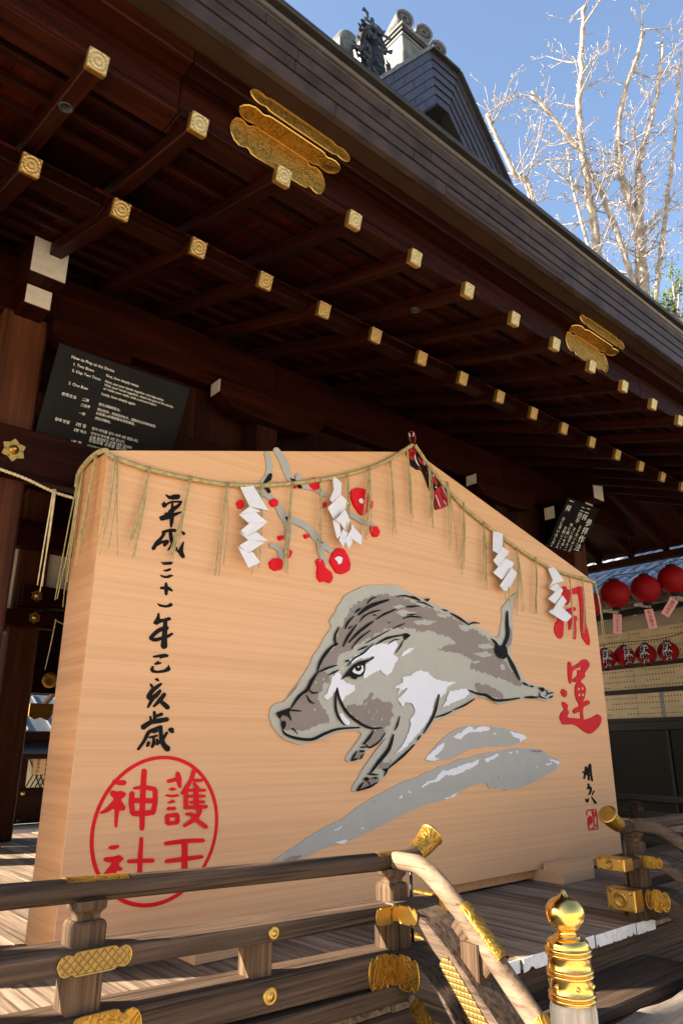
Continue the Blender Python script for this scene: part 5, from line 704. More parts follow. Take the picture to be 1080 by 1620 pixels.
# roof of the gable running back into the main roof, with a thin copper lip
for k in range(5):
    p, q = a[k], a[k + 1]
    quad = [(p[0] + GX, GY - .035, p[1] + .012), (q[0] + GX, GY - .035, q[1] + .012), (q[0] + GX, 7.0, q[1] + .012), (p[0] + GX, 7.0, p[1] + .012)]
    slab('gable_roof', quad, -.03, 'verdigris' if k < 2 else 'copper_edge', hall)
b_ = gable_line(NC * .092)
v = [(x_ + GX, GY + .55, z_) for x_, z_ in b_] ; part('gable_back', v, [tuple(range(6))[::-1]], 'panel_wood', hall)
for k in range(5):
    p, q = b_[k], b_[k + 1]
    slab('gable_soffit', [(p[0] + GX, GY + .06, p[1]), (q[0] + GX, GY + .06, q[1]), (q[0] + GX, GY + .55, q[1]), (p[0] + GX, GY + .55, p[1])], .01, 'copper_edge', hall)
v, f = plate_geo([(-.10, .1), (-.16, -.05), (-.08, -.14), (0, -.24), (.08, -.14), (.16, -.05), (.10, .1)], .03); part('gold_plate', v, f, 'gold_scroll', hall, place((GX - .12, GY + .2, 7.02)))
# ridge ornament
ro = thing('ridge_ornament', (GX, 3.9, GT), 'dark weathered ridge-end ornament with round tubes above the gable', 'roof ornament')
box('ridge', (GX - .22, 3.95, GT - .2), (GX + .16, 7.0, GT + .30), 'verdigris', ro)
def sq(name, cx, cy, prof, mat): return part(name, *sqloft_geo(prof, .06), mat, ro, place((cx, cy, 0)))
sq('body', 4.20, 3.86, [(.17, .16, 7.62), (.15, .15, 7.80), (.13, .14, 7.98), (.17, .17, 8.10)], 'verdigris')
for k in range(3): box('moulding', (4.02 - .015 * k, 3.68 - .015 * k, 8.105 + k * .045), (4.40 + .015 * k, 4.05, 8.14 + k * .045), 'verdigris' if k != 1 else 'tile_black', ro)
def tube(tx, ty, tz, r, L_, el, yaw=radians(-16)):
    """round tube whose flowered end disc is centred at (tx, ty, tz)"""
    d = Vector((sin(yaw) * cos(el), -cos(yaw) * cos(el), sin(el))); e = Vector((tx, ty, tz)); s = e - d * L_
    M = d.to_track_quat('Z', 'Y').to_matrix().to_4x4(); M.translation = s
    o = lathe('ridge_tube', [(r * .86, 0), (r * .9, L_ * .6), (r, L_ * .93), (r, L_), (r * .80, L_), (r * .78, L_ - .015)], 'verdigris', ro, M, n=22, cap=False)
    lathe('end_disc', [(r * .80, L_ - .014), (.001, L_ - .014)], 'tile_black', o, M, n=22, cap=False)
    for k in range(16):
        a_ = 2 * pi * k / 16
        part('petal', *sweep_geo([(r * .2 * cos(a_), r * .2 * sin(a_), L_ - .012), (r * .68 * cos(a_), r * .68 * sin(a_), L_ - .008)], circ(r * .07, 5)), 'tile_grey', o, M)
tube(4.05, 3.66, 8.32, .105, .62, radians(-4)); tube(4.343, 3.66, 8.37, .105, .62, radians(-4)); tube(4.571, 3.66, 8.33, .10, .45, radians(-4))
tube(4.25, 3.62, 7.86, .085, .3, 0, 0)
part('saddle', *sweep_geo([(4.15, 3.9, 8.22), (4.4, 3.95, 8.22), (4.66, 4.0, 8.12), (4.8, 4.0, 7.9)], rrect(.3, .10, .03)), 'verdigris', ro)
# curling fin of black leaves on the left slope and the rounded block behind it
rf = random.Random(9)
mb = MB()
for k in range(90):
    cx = 3.60 + rf.gauss(0, .12); cz = 7.55 + rf.uniform(-.3, .28); cy = 3.72 + rf.uniform(-.10, .08)
    a_ = rf.uniform(0, 2 * pi); L_ = rf.uniform(.05, .12)
    pth = [(cx + L_ * t * cos(a_ + t * 2.2), cy - .03 * t, cz + L_ * t * sin(a_ + t * 2.2) * 1.1) for t in (0, .33, .66, 1)]
    mb.add(*sweep_geo(pth, [(-.03, 0), (0, -.014), (.03, 0), (0, .014)], up=(0, 1, 0), radii=[.5, 1, .9, .15]))
mb.add(*sqloft_geo([(.14, .05, 7.25), (.17, .07, 7.55), (.10, .06, 7.85)], .3)); 
n0 = len(mb.v)
o = part('leaf_fin', [(x_ + (3.62 if i >= n0 - 24 else 0), y_ + (3.76 if i >= n0 - 24 else 0), z_) for i, (x_, y_, z_) in enumerate(mb.v)], mb.f, 'tile_black', ro)
lathe('round_block', [(.001, 0), (.14, .0), (.165, .03), (.165, .5), (.15, .53), (.001, .53)], 'verdigris', ro, place((3.60, 3.98, 7.90), (-pi / 2, 0, 0)), n=24)
box('block_base', (3.44, 3.99, 7.2), (3.76, 4.5, 7.88), 'verdigris', ro)

# ------------------------------------------------------------------ the giant votive board
BX, BY, BW, BZ, BA, BD = 4.485, 4.131, 2.865, 2.93, 3.715, .42
ema = thing('votive_board', (BX, BY + BD / 2, 0), 'giant pale wooden votive board painted with a grey leaping boar', 'votive board')
def pent(z0=0.0, inset=0.0): return [(-BW + inset, z0), (BW - inset, z0), (BW - inset, BZ - inset * .6), (0, BA - inset), (-BW + inset, BZ - inset * .6)]
P = pent(.10)
v = [(x_, 0, z_) for x_, z_ in P] + [(x_, .012, z_) for x_, z_ in P]
f = [(0, 1, 2, 3, 4), (9, 8, 7, 6, 5)] + [(i, i + 5, (i + 1) % 5 + 5, (i + 1) % 5) for i in range(5)]
part('front_panel', v, f, 'hinoki', ema, place((BX, BY, 0)))
P = pent(.10, .0015)
v = [(x_, .013, z_) for x_, z_ in P] + [(x_, BD, z_) for x_, z_ in P]
part('box_sides', v, f, 'hinoki_side', ema, place((BX, BY, 0)))
for cx in (-2.03, 1.56): box('foot_block', (BX + cx - .14, BY - .24, .002), (BX + cx + .36 - .14 * (cx > 0), BY + BD + .1, .098), 'hinoki', ema, ch=.003)
part('foot_block', *cbox((.5, .2, .155), .003), 'hinoki', ema, place((BX + 1.68, BY - .135, .079)))
box('base_rail', (BX - 2.75, BY + .06, .02), (BX + 2.75, BY + BD - .06, .099), 'hinoki_side', ema)

def rag(pts, amp, rnd, step=.019):
    out = []
    for i in range(len(pts)):
        a = Vector(pts[i]); b = Vector(pts[(i + 1) % len(pts)]); L_ = (b - a).length; n = max(1, int(L_ / step))
        nrm = Vector((-(b - a).y, (b - a).x)).normalized() if L_ > 1e-6 else Vector((0, 0))
        for k in range(n):
            p = a + (b - a) * (k / n) + nrm * rnd.uniform(-amp, amp); out.append((p.x, p.y))
    return out
def rounded(pts, it=1):
    for _ in range(it):
        o = []
        for i in range(len(pts)):
            a = Vector(pts[i]); b = Vector(pts[(i + 1) % len(pts)]); o += [tuple(a * .87 + b * .13), tuple(a * .13 + b * .87)]
        pts = o
    return pts
ra = random.Random(17)
def art(keys, name, mat, parent, depth, t=.004, ragged=0.0, label=None, smooth=1, bevel=True, step=.0004):
    """shapes of the picture, in metres on the board face (x from its middle, height)"""
    mb = MB(); k = 0
    for key in ([keys] if isinstance(keys, str) else keys):
        for q in ART[key]:
            pts = [(q[i] / 1000, q[i + 1] / 1000) for i in range(0, len(q), 2)]
            if ragged: pts = rag(pts, ragged, ra)
            elif smooth and len(pts) < 60: pts = rounded(pts, smooth)
            v, f = plate_geo(pts, t); k += 1
            mb.add([(x_, y_ - depth - (k % 23) * step, z_) for x_, y_, z_ in v], f)
    o = mb.build(name, mat, parent, place((BX, BY, 0)))
    if label: tag(o, label)
    return o
def art_each(key, name, mat, parent, depth, t=.001, ragged=0.0, step=.00025):
    for k_, q in enumerate(list(ART[key])):
        ART['_one'] = [q]; art('_one', name, mat, parent, depth + (k_ % 30) * step, t, ragged)
boar = art('boar_base', 'boar', 'boar_grey', ema, 0, t=.016, label='grey boar cut-out leaping left')
art_each('boar_dark', 'fur_patch', 'boar_taupe', boar, .016, ragged=.014)
art_each('boar_light', 'fur_fleck', 'boar_grey', boar, .0205, ragged=.006, step=.0001)
art_each('boar_white', 'white_patch', 'boar_pale', boar, .0245, ragged=.006, step=.0002)
art_each('boar_line', 'ink_line', 'ink', boar, .0265, step=.0001)
art('boar_eye', 'eye', 'ink', boar, .0315, t=.001); art('boar_eyewhite', 'eye_white', 'boar_pale', boar, .033, t=.001)
art('boar_pupil', 'pupil', 'ink', boar, .0345, t=.001); art('boar_glint', 'glint', 'boar_pale', boar, .036, t=.0008)
o = art('swash_small', 'brush_swash', 'swash_grey', ema, 0, t=.006, ragged=.004, label='small grey brush swash under the boar')
art_each('swash_small_white', 'white_fleck', 'boar_pale', o, .007, ragged=.006)
o = art('swash_large', 'brush_swash', 'swash_grey', ema, 0, t=.006, ragged=.004, label='long grey brush swash rising to the right')
art_each('swash_large_white', 'white_fleck', 'boar_pale', o, .007, ragged=.006); art_each('swash_large_grey', 'dark_fleck', 'boar_taupe', o, .0095)
o = art('plum_branch', 'plum_branch', 'swash_grey', ema, 0, t=.012, label='grey plum branch', step=.0008)
art_each('plum_ink', 'ink_line', 'ink', o, .019)
for i_, q in enumerate(ART['plum_flower']):
    ART['_pf'] = [q]; o = art('_pf', 'plum_flower', 'vermilion', ema, .0, t=.021 + .0006 * (i_ % 7), smooth=1)
    if i_ in (4, 12):
        ART['_pf'] = [ART['plum_center'][0 if i_ == 4 else 1]]; art('_pf', 'flower_centre', 'boar_pale', o, .0255, t=.002)
for k in range(9): art('kanji_%d' % k, 'ink_character', 'ink', ema, 0, t=.003, smooth=1)
u0, v0, r0, r1 = ART['ring']
n = 96; R_ = .396
v = []; f = []
for k in range(n):
    a_ = 2 * pi * k / n
    for rr_ in (R_ - .0105, R_ + .0105):
        for yy in (-.004, 0): v.append((u0 + rr_ * cos(a_), yy, v0 + rr_ * sin(a_)))
for k in range(n):
    a_ = k * 4; b2 = ((k + 1) % n) * 4
    f += [(a_, a_ + 2, b2 + 2, b2), (a_ + 2, a_ + 3, b2 + 3, b2 + 2), (a_ + 1, a_, b2, b2 + 1)]
seal = part('red_seal', v, f, 'vermilion', ema, place((BX, BY, 0)))
for k in range(4): art('seal_%d' % k, 'seal_character', 'vermilion', seal, .001, t=.004, smooth=1)
for k in range(2):
    o = art('luck_%d' % k, 'red_character', 'vermilion_pale', ema, 0, t=.012, smooth=1)
    if k: art('luck_hole', 'gap', 'hinoki', o, .0125 + .004, t=.001, smooth=1)
art('sign_0', 'ink_character', 'ink', ema, 0, t=.003); art('sign_1', 'ink_character', 'ink', ema, 0, t=.003)
art('stamp', 'red_stamp', 'vermilion_pale', ema, 0, t=.003)

# ------------------------------------------------------------------ straw rope, tassels, paper streamers and cord on the board
def twisted(path, r, twists, nst=2, seg=None):
    """rope of nst strands twisted round a path"""
    mb = MB(); P_ = smooth_path(path, 10)
    for s in range(nst):
        pts = []
        for i, p in enumerate(P_):
            t = (P_[min(i + 1, len(P_) - 1)] - P_[max(i - 1, 0)]).normalized(); y = Vector((0, 0, 1)).cross(t)
            y = y.normalized() if y.length > .05 else Vector((0, 1, 0)); z = t.cross(y)
            a_ = 2 * pi * (twists * i / (len(P_) - 1) + s / nst)
            pts.append(p + (y * cos(a_) + z * sin(a_)) * r * .55)
        mb.add(*sweep_geo(pts, circ(r * .62, 6)))
    return mb
def dense(path, n):
    P_ = smooth_path(path, 12); return P_
rope = thing('straw_rope', (BX, BY - .03, 2.9), 'green-gold straw rope strung along the top of the board', 'rope')
RY0 = BY - .028
LP = [(1.60, BY + .43, 2.80), (1.60, BY + .40, 2.90), (1.598, BY + .2, 2.945), (1.60, BY, 2.925), (1.64, RY0, 2.885), (1.887, RY0, 2.863), (2.189, RY0, 2.872), (2.463, RY0, 2.898), (2.813, RY0, 2.973), (3.292, RY0, 3.131), (3.696, RY0, 3.298), (4.068, RY0, 3.499), (4.395, RY0 - .02, 3.745)]
RP = [(4.43, RY0 - .02, 3.75), (4.727, RY0, 3.536), (5.072, RY0, 3.326), (5.442, RY0, 3.186), (6.043, RY0, 3.015), (6.598, RY0, 2.916), (7.30, RY0, 2.905), (7.372, BY + .02, 2.90), (7.375, BY + .3, 2.93)]
def resample(path, n):
    P_ = smooth_path(path, 14); d = [0]
    for a_, b2 in zip(P_, P_[1:]): d.append(d[-1] + (b2 - a_).length)
    out = []; j = 0
    for i in range(n):
        s = d[-1] * i / (n - 1)
        while j < len(d) - 2 and d[j + 1] < s: j += 1
        out.append(P_[j].lerp(P_[j + 1], min(1, (s - d[j]) / max(1e-9, d[j + 1] - d[j]))))
    return out, d[-1]
def rope_mesh(path, r, pitch, mat, parent, name='rope_length', nst=2, per=9):
    P_, L_ = resample(path, max(8, int(len(path) * 0 + 1 + (sum((Vector(a_) - Vector(b2)).length for a_, b2 in zip(path, path[1:]))) / pitch * per)))
    mb = MB(); n = len(P_)
    for s in range(nst):
        pts = []
        for i, p in enumerate(P_):
            t = (P_[min(i + 1, n - 1)] - P_[max(i - 1, 0)]).normalized(); y = Vector((0, 0, 1)).cross(t)
            y = y.normalized() if y.length > .05 else Vector((0, 1, 0)); z = t.cross(y)
            a_ = 2 * pi * (L_ / pitch * i / (n - 1) + s / nst); pts.append(p + (y * cos(a_) + z * sin(a_)) * r * .5)
        mb.add(*sweep_geo(pts, circ(r * .6, 6)))
    return mb.build(name, mat, parent, smooth=True)
rope_mesh(LP, .0165, .055, 'straw', rope, nst=3); rope_mesh(RP, .0165, .055, 'straw', rope, nst=3)
TAS = [(1.66,2.871,1.66,2.307),(1.887,2.863,1.808,2.323),(2.189,2.872,2.101,2.32),(2.479,2.897,2.45,2.291),(2.774,2.963,2.767,2.355),(3.046,3.039,3.005,2.417),(3.325,3.139,3.313,2.543),(3.605,3.253,3.61,2.804),(3.855,3.373,3.81,2.773),(4.106,3.492,4.142,2.892),(4.328,3.68,4.326,3.044),(4.608,3.581,4.613,3.062),(4.856,3.486,4.877,2.891),(5.082,3.328,5.005,2.715),(5.374,3.198,5.308,2.611),(5.665,3.112,5.635,2.503),(5.885,3.034,5.836,2.404),(6.204,2.982,6.096,2.454),(6.811,2.886,6.751,2.278),(7.067,2.91,7.007,2.337)]
rt = random.Random(31)
def tassel(top, bot, parent, n=4, spread=.05, mat='straw', r=.0046):
    top = Vector(top); bot = Vector(bot); mb = MB()
    for k in range(n):
        e = bot + Vector((rt.uniform(-spread, spread), rt.uniform(-.025, .012), rt.uniform(-.09, .05)))
        m_ = top.lerp(e, .45) + Vector((rt.uniform(-.012, .012), rt.uniform(-.02, .0), 0))
        pts = smooth_path([top + Vector((rt.uniform(-.01, .01), 0, .015)), m_, e], 3)
        mb.add(*sweep_geo(pts, circ(r, 5), up=(0, 1, 0), radii=[1.25, 1.2, 1, 1, .9, .8, .7][:len(pts)]))
    return mb.build('straw_tassel', mat, parent, smooth=True)
for k, (a0, b0, a1, b1) in enumerate(TAS):
    tassel((a0, RY0 - .018, b0), (a1, RY0 - .02, b1), rope, n=4 + (k % 3), spread=.04 if k % 4 else .075)
for (x_, y_, z_, e) in ((1.605, BY + .42, 2.86, (1.60, BY + .50, 2.05)), (1.60, BY + .36, 2.90, (1.59, BY + .40, 2.2)), (1.59, BY + .12, 2.92, (1.575, BY + .16, 2.28)), (7.39, BY - .01, 2.9, (7.42, BY - .03, 2.28)), (7.39, BY + .12, 2.9, (7.43, BY + .1, 2.3))):
    tassel((x_, y_, z_), e, rope, n=4, spread=.03)
def shide(key, label):
    """zigzag of folded white paper; each fold is a flat facet tilted against the next"""
    qs = [[(q[i] / 1000 + BX, q[i + 1] / 1000) for i in range(0, len(q), 2)] for q in ART[key]]
    root = thing('paper_streamer', (qs[0][0][0], RY0 - .02, qs[0][0][1]), label, 'paper streamer', 'white zigzag paper streamers on the straw rope')
    for k, pts in enumerate(qs):
        cx = sum(p[0] for p in pts) / len(pts); cz = sum(p[1] for p in pts) / len(pts); tl = (.38, -.30, .22, -.40)[k % 4]
        v, f = plate_geo(pts, .0012)
        v = [(x_, y_ + RY0 - .034 - .006 * k - tl * (x_ - cx) * .5 + tl * (z_ - cz) * .6, z_) for x_, y_, z_ in v]
        part('paper_fold', v, f, 'paper', root)
    return root
shide('shide_a', 'leftmost white zigzag paper, hanging left of the plum branch')
shide('shide_b', 'white zigzag paper hanging over the large red plum flowers')
shide('shide_c', 'white zigzag paper hanging above the boar rump')
shide('shide_d', 'white zigzag paper beside the large red character at the right edge')
# painted cord with a fan tassel cut out of board, rising over the peak
cord = art('cord_base', 'peak_cord', 'cord_black', ema, 0, t=.012, label='black and red cord with fan tassel at the peak')
art_each('cord_redp', 'red_patch', 'cord_red', cord, .0125, step=.0002); art_each('cord_blackl', 'ink_line', 'cord_black', cord, .0155, step=.0002); art_each('cord_pale', 'pale_line', 'boar_pale', cord, .0175, step=.0002)

# thin straw rope strung from the left column to the board
r2 = thing('thin_rope', (1.3, 4.6, 2.75), 'thin straw rope hanging at the left column with straw strands', 'rope')
rope_mesh([(.55, 4.62, 2.86), (.9, 4.6, 2.85), (1.12, 4.6, 2.814), (1.28, 4.6, 2.789), (1.47, 4.6, 2.742), (1.62, 4.58, 2.72)], .010, .05, 'straw_dry', r2)
for a_, e in (((1.09, 4.59, 2.82), (1.06, 4.59, 2.6)), ((1.468, 4.59, 2.742), (1.452, 4.59, 2.06)), ((.8, 4.59, 2.85), (.78, 4.59, 2.15))): tassel(a_, e, r2, n=3, spread=.025, mat='straw_dry', r=.005)
# indoor rope with a paper streamer, further in
r3 = thing('indoor_rope', (3.6, 9.7, 2.7), 'thin rope with a white paper streamer inside the hall, left of the board', 'rope')
rope_mesh([(3.30, 9.6, 2.72), (3.5, 9.6, 2.66), (3.75, 9.6, 2.64), (4.2, 9.6, 2.7)], .009, .05, 'straw_dry', r3)
for a_, e in (((3.31, 9.59, 2.72), (3.26, 9.59, 2.12)), ((3.66, 9.59, 2.64), (3.46, 9.59, 2.05)), ((3.70, 9.59, 2.64), (3.70, 9.59, 2.0))): tassel(a_, e, r3, n=2, spread=.02, mat='straw_dry', r=.007)
for k in range(3): part('paper_fold', [(3.50 + .05 * (k % 2), 9.58, 2.65 - .17 * k), (3.57 + .05 * (k % 2), 9.58, 2.67 - .17 * k), (3.60 - .02 * (k % 2), 9.57, 2.49 - .17 * k), (3.52 - .03 * (k % 2), 9.57, 2.46 - .17 * k)], [(0, 1, 2, 3)], 'paper', r3)

# ------------------------------------------------------------------ the two black notice boards under the beam
def frame_matrix(o_, ux, dv):
    """x along the width, z up the slope, -y toward the reader"""
    x_ = Vector(ux).normalized(); z_ = -Vector(dv).normalized(); y_ = z_.cross(x_)
    M = Matrix((x_, y_, z_)).transposed().to_4x4(); M.translation = Vector(o_); return M
W1, H1 = 1.02, .86
M1 = frame_matrix((1.36, 4.55, 3.804), (1, 0, 0), (.003, .30, -.654))
s1 = thing('prayer_notice', (1.87, 4.6, 3.4), 'wide black notice board with white text, hung behind the left top corner of the board', 'sign')
part('board', *cbox((W1, .022, H1), .003), 'sign_black', s1, M1 @ Matrix.Translation((W1 / 2, .011, -H1 / 2)))
VS = .72
LN = [('How to Pray at the Shrine', .0994, .080, .406), ('1. Two Bows', .1256, .142, .2695), ('First, bow deeply twice.', .360, .145, .609), ('2. Clap Two Times', .126, .203, .3296), ('Next, put your hands together and clap twice.', .3636, .2014, .822), ('With your hands together, thank the god of the shrine,', .364, .239, .9086), ('or make your wish, with a sincere heart.', .366, .2764, .7765), ('3. One Bow', .126, .332, .2625), ('Lastly, bow deeply again.', .363, .334, .622),
 ('参拝方法', .0997, .4514, .201), ('二拜', .2438, .445, .29), ('首先深鞠躬两次。', .363, .441, .524), ('二拍手', .243, .50, .31), ('两次拍手。然后双手合什，诚挚表达对神的谢意，', .3636, .4956, .818), ('以及衷心祈祷想要祈求的事情。', .362, .536, .656), ('一拜', .246, .584, .29), ('然后深鞠躬。', .363, .5868, .48),
 ('참배 방법', .1015, .7068, .20), ('2번 절', .2457, .70, .316), ('먼저 머리를 깊이 숙여 2번 절합니다.', .3628, .6976, .716), ('2번 박수', .243, .759, .333), ('이어서 박수를 2번 칩니다.', .363, .747, .62), ('손을 합장하고 신에 대한 감사와', .363, .785, .68), ('진심으로 소망을 빕니다.', .363, .822, .65), ('1번 절', .246, .88, .316), ('마지막으로 깊이 절합니다.', .363, .88, .62)]
for s, a_, b2, e in LN:
    v, f = text_geo(s, 1.0); w = max(p[0] for p in v) - min(p[0] for p in v); k = (e - a_) * W1 / w; x0 = min(p[0] for p in v)
    hk = min(k, .034)
    part('text_line', [((p[0] - x0) * k + a_ * W1, -.0015, p[1] * hk - b2 * VS - .018) for p in v], f, 'sign_text', s1, M1)
W2, H2 = .74, 1.0
M2 = frame_matrix((7.665, 4.5, 4.102), (1, 0, 0), (.01, .40, -.60))
s2 = thing('bow_notice', (8.03, 4.6, 3.7), 'narrow black notice board with white brush text, behind the right slope of the board', 'sign')
part('board', *cbox((W2, .022, H2), .003), 'sign_black', s2, M2 @ Matrix.Translation((W2 / 2, .011, -H2 / 2)))
for s, x_, z_, k in (('参拝作法', .86, .26, .125), ('二拝', .68, .11, .10), ('まず深いおじぎを二度', .67, .33, .058), ('二拍手', .52, .11, .085), ('次に拍手を二度打ち', .53, .38, .058), ('神に願いを申し上げます', .40, .34, .058), ('お願いごとを念じ', .28, .40, .058), ('一拝', .13, .07, .10), ('次に深いおじぎを一度', .12, .30, .058)):
    for j, ch in enumerate(s):
        v, f = text_geo(ch, 1.0, 'CENTER')
        part('text_character', [(p[0] * k * 1.1 + x_ * W2, -.0015, p[1] * k * .9 - z_ - j * k * .95) for p in v], f, 'sign_text', s2, M2)

# ------------------------------------------------------------------ railings
def lift(x_): return .033 * max(0.0, 2.71 - x_)
JB, JT, HB, HT, HK = .085, .205, .338, .408, .588     # heights of lower, middle and top rails
RYF, RD = 2.755, .195                                   # face and depth
def post_at(x_, y_, parent, z0, zt, zl, hw=.062):
    """rail post: shaft, then rounded block, neck and flared cushion under the top rail"""
    part('post', *sqloft_geo([(hw, hw, z0), (hw, hw, zl)], .10), 'rail_wood_z', parent, place((x_, y_, 0)))
    h = zt - zl
    pr = [(.060, .060, zl), (.061, .061, zl + h * .42), (.059, .059, zl + h * .50), (.053, .053, zl + h * .555), (.043, .043, zl + h * .575), (.040, .040, zl + h * .60), (.040, .040, zl + h * .66), (.045, .045, zl + h * .73), (.055, .055, zl + h * .80), (.057, .057, zl + h * .86), (.057, .057, zt)]
    part('post_head', *sqloft_geo(pr, .13), 'rail_wood_z', parent, place((x_, y_, 0)))
def rail_x(parent, x0, x1, tilt=True):
    lf = lift if tilt else (lambda q: 0)
    yc = RYF + RD / 2
    n = 8; xs = [x0 + (x1 - x0) * k / n for k in range(n + 1)]
    part('top_rail', *sweep_geo([(q, yc, HK + lf(q)) for q in xs], circ(.043, 16)), 'rail_wood', parent, smooth=True)
    part('middle_rail', *sweep_geo([(q, yc, (HB + HT) / 2 + lf(q)) for q in xs], rrect(RD, HT - HB, .006)), 'rail_wood', parent)
    part('lower_rail', *sweep_geo([(q, yc, (JB + JT) / 2 + lf(q)) for q in xs], rrect(RD + .004, JT - JB, .007)), 'rail_wood', parent)
    part('sill_rail', *sweep_geo([(q, yc + .01, .038 + lf(q) * .5) for q in xs], rrect(RD + .05, .076, .007)), 'rail_wood', parent)
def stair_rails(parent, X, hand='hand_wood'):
    y0 = RYF + .05
    def drop(z0, y1=1.95, bend=.17):
        pts = []
        for k in range(15):
            t = k / 14; y = y0 + (y1 - y0) * t; s = max(0.0, (y0 - .11) - y)
            z = z0 - .90 * (sqrt(s * s + bend * bend) - bend) - .06 * max(0, s - .3)
            pts.append((X, y, z))
        return pts
    part('stair_middle_rail', *sweep_geo(drop((HB + HT) / 2 + .01, 1.75), rrect(RD, HT - HB, .008)), 'rail_wood_y', parent)
    part('stair_lower_rail', *sweep_geo(drop((JB + JT) / 2, 1.75, .12), rrect(RD + .004, JT - JB, .008)), 'rail_wood_y', parent)
    hp = [(X, y0 + .03, HK)] + [(p[0], p[1], p[2]) for p in drop(HK + .005, 1.90, .13)]
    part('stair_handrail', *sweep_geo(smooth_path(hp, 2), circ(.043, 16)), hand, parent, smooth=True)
    for y in (2.33,):
        zz = (HB + HT) / 2 - .90 * (sqrt((y0 - .11 - y) ** 2 + .17 ** 2) - .17)
        part('post', *sqloft_geo([(.052, .05, zz - .42), (.052, .05, zz + .155)], .1), 'rail_wood_z', parent, place((X, y, 0)))
        # sloping cushion block under the handrail
        beam('cushion', (X, y + .10, zz + .22), (X, y - .09, zz + .045), .062, .055, 'rail_wood_z', parent)
    return drop
left = thing('left_railing', (1.9, RYF, 0), 'weathered timber railing in front of the left half of the board', 'railing')
rail_x(left, -3.6, 2.80)
PYC = RYF + RD / 2
for x_ in (1.225, -1.2, -3.4): post_at(x_, PYC - .003, left, .0, HK - .03 + lift(x_), HT + lift(x_) - .002)
for x_ in (1.99, .35): part('short_post', *sqloft_geo([(.052, .055, JT + lift(x_) - .01), (.052, .055, HB + lift(x_) + .01)], .1), 'rail_wood_z', left, place((x_, PYC, 0)))
XB = 2.81
post_at(XB, PYC, left, 0, HK - .03, HT - .002, .066)
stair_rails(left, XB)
def horn(parent, x0, y_, z_, sx):
    """top rail end curling up past the post, tipped with a gold cup"""
    pts = smooth_path([(x0, y_, z_), (x0 + sx * .12, y_, z_ + .004), (x0 + sx * .20, y_, z_ + .028), (x0 + sx * .27, y_, z_ + .065)], 4)
    part('rail_end', *sweep_geo(pts, circ(.044, 16), radii=[1 + .25 * max(0, i / len(pts) - .4) for i in range(len(pts))]), 'rail_wood', parent, smooth=True)
    q = smooth_path([(x0 + sx * .185, y_, z_ + .022), (x0 + sx * .25, y_, z_ + .052), (x0 + sx * .315, y_, z_ + .098)], 4)
    v, f = sweep_geo(q, circ(.05, 20), radii=[1 + .28 * (i / (len(q) - 1)) ** 1.5 for i in range(len(q))]); part('gold_cup', v, f, 'gold_scroll', parent, smooth=False)
    e = q[-1]; t = (q[-1] - q[-2]).normalized(); M = t.to_track_quat('Z', 'Y').to_matrix().to_4x4(); M.translation = e
    lathe('cup_rim', [(.062, -.006), (.068, 0), (.066, .006), (.05, .006), (.001, .004)], 'gold_plain', parent, M, n=24, cap=False)
horn(left, 2.80, PYC, HK, 1)
part('rail_end', *cbox((.26, RD - .006, HT - HB - .004), .006), 'rail_wood', left, place((2.97, PYC, (HT + HB) / 2)))
part('rail_end', *cbox((.22, RD - .004, JT - JB - .004), .006), 'rail_wood', left, place((2.95, PYC, (JT + JB) / 2)))
def sleeve_box(name, a, b, mat, parent): return box(name, a, b, mat, parent, ch=.006)
sleeve_box('gold_end', (3.05, RYF - .006, HB - .006), (3.115, RYF + RD + .006, HT + .006), 'gold_scroll', left)
sleeve_box('gold_end', (3.02, RYF - .006, JB - .006), (3.085, RYF + RD + .006, JT + .006), 'gold_scroll', left)
# gold plates on the rails
def face_plate(parent, cx, z0, z1, L_, end, mat='gold_lattice', y_=None, rotz=0.0, X=None, Y=None):
    v, f = plate_geo(lobed(L_, z1 - z0, end), .005)
    M = place((cx, (y_ if y_ is not None else RYF - .001), (z0 + z1) / 2)) if not rotz else place((X, Y, (z0 + z1) / 2), (0, 0, rotz))
    o = part('gold_plate', v, f, mat, parent, M)
    rim = [(q[0], -.006, q[1]) for q in lobed(L_, z1 - z0, end)]; rim.append(rim[0])
    part('rim', *sweep_geo(rim, circ(.0028, 5), up=(0, 1, 0), cap=False), 'gold_plain', o, M); return o
l_ = lift(1.2)
face_plate(left, 1.235, HB + l_ - .002, HT + l_ + .002, .27, .06)
face_plate(left, 1.26, JB + l_ - .01, JT + l_ + .004, .34, .09, 'gold_scroll')
face_plate(left, 2.66, HB - .002, HT + .002, .12, .03, 'gold_plain'); face_plate(left, 2.635, JB - .012, JT + .012, .17, .05, 'gold_scroll')
face_plate(left, 0, HB + .008, HT + .014, .16, .04, 'gold_plain', rotz=-pi / 2, X=XB - RD / 2 - .001, Y=RYF - .09)
face_plate(left, 0, JB - .010, JT + .012, .18, .055, 'gold_scroll', rotz=-pi / 2, X=XB - RD / 2 - .003, Y=RYF - .085)
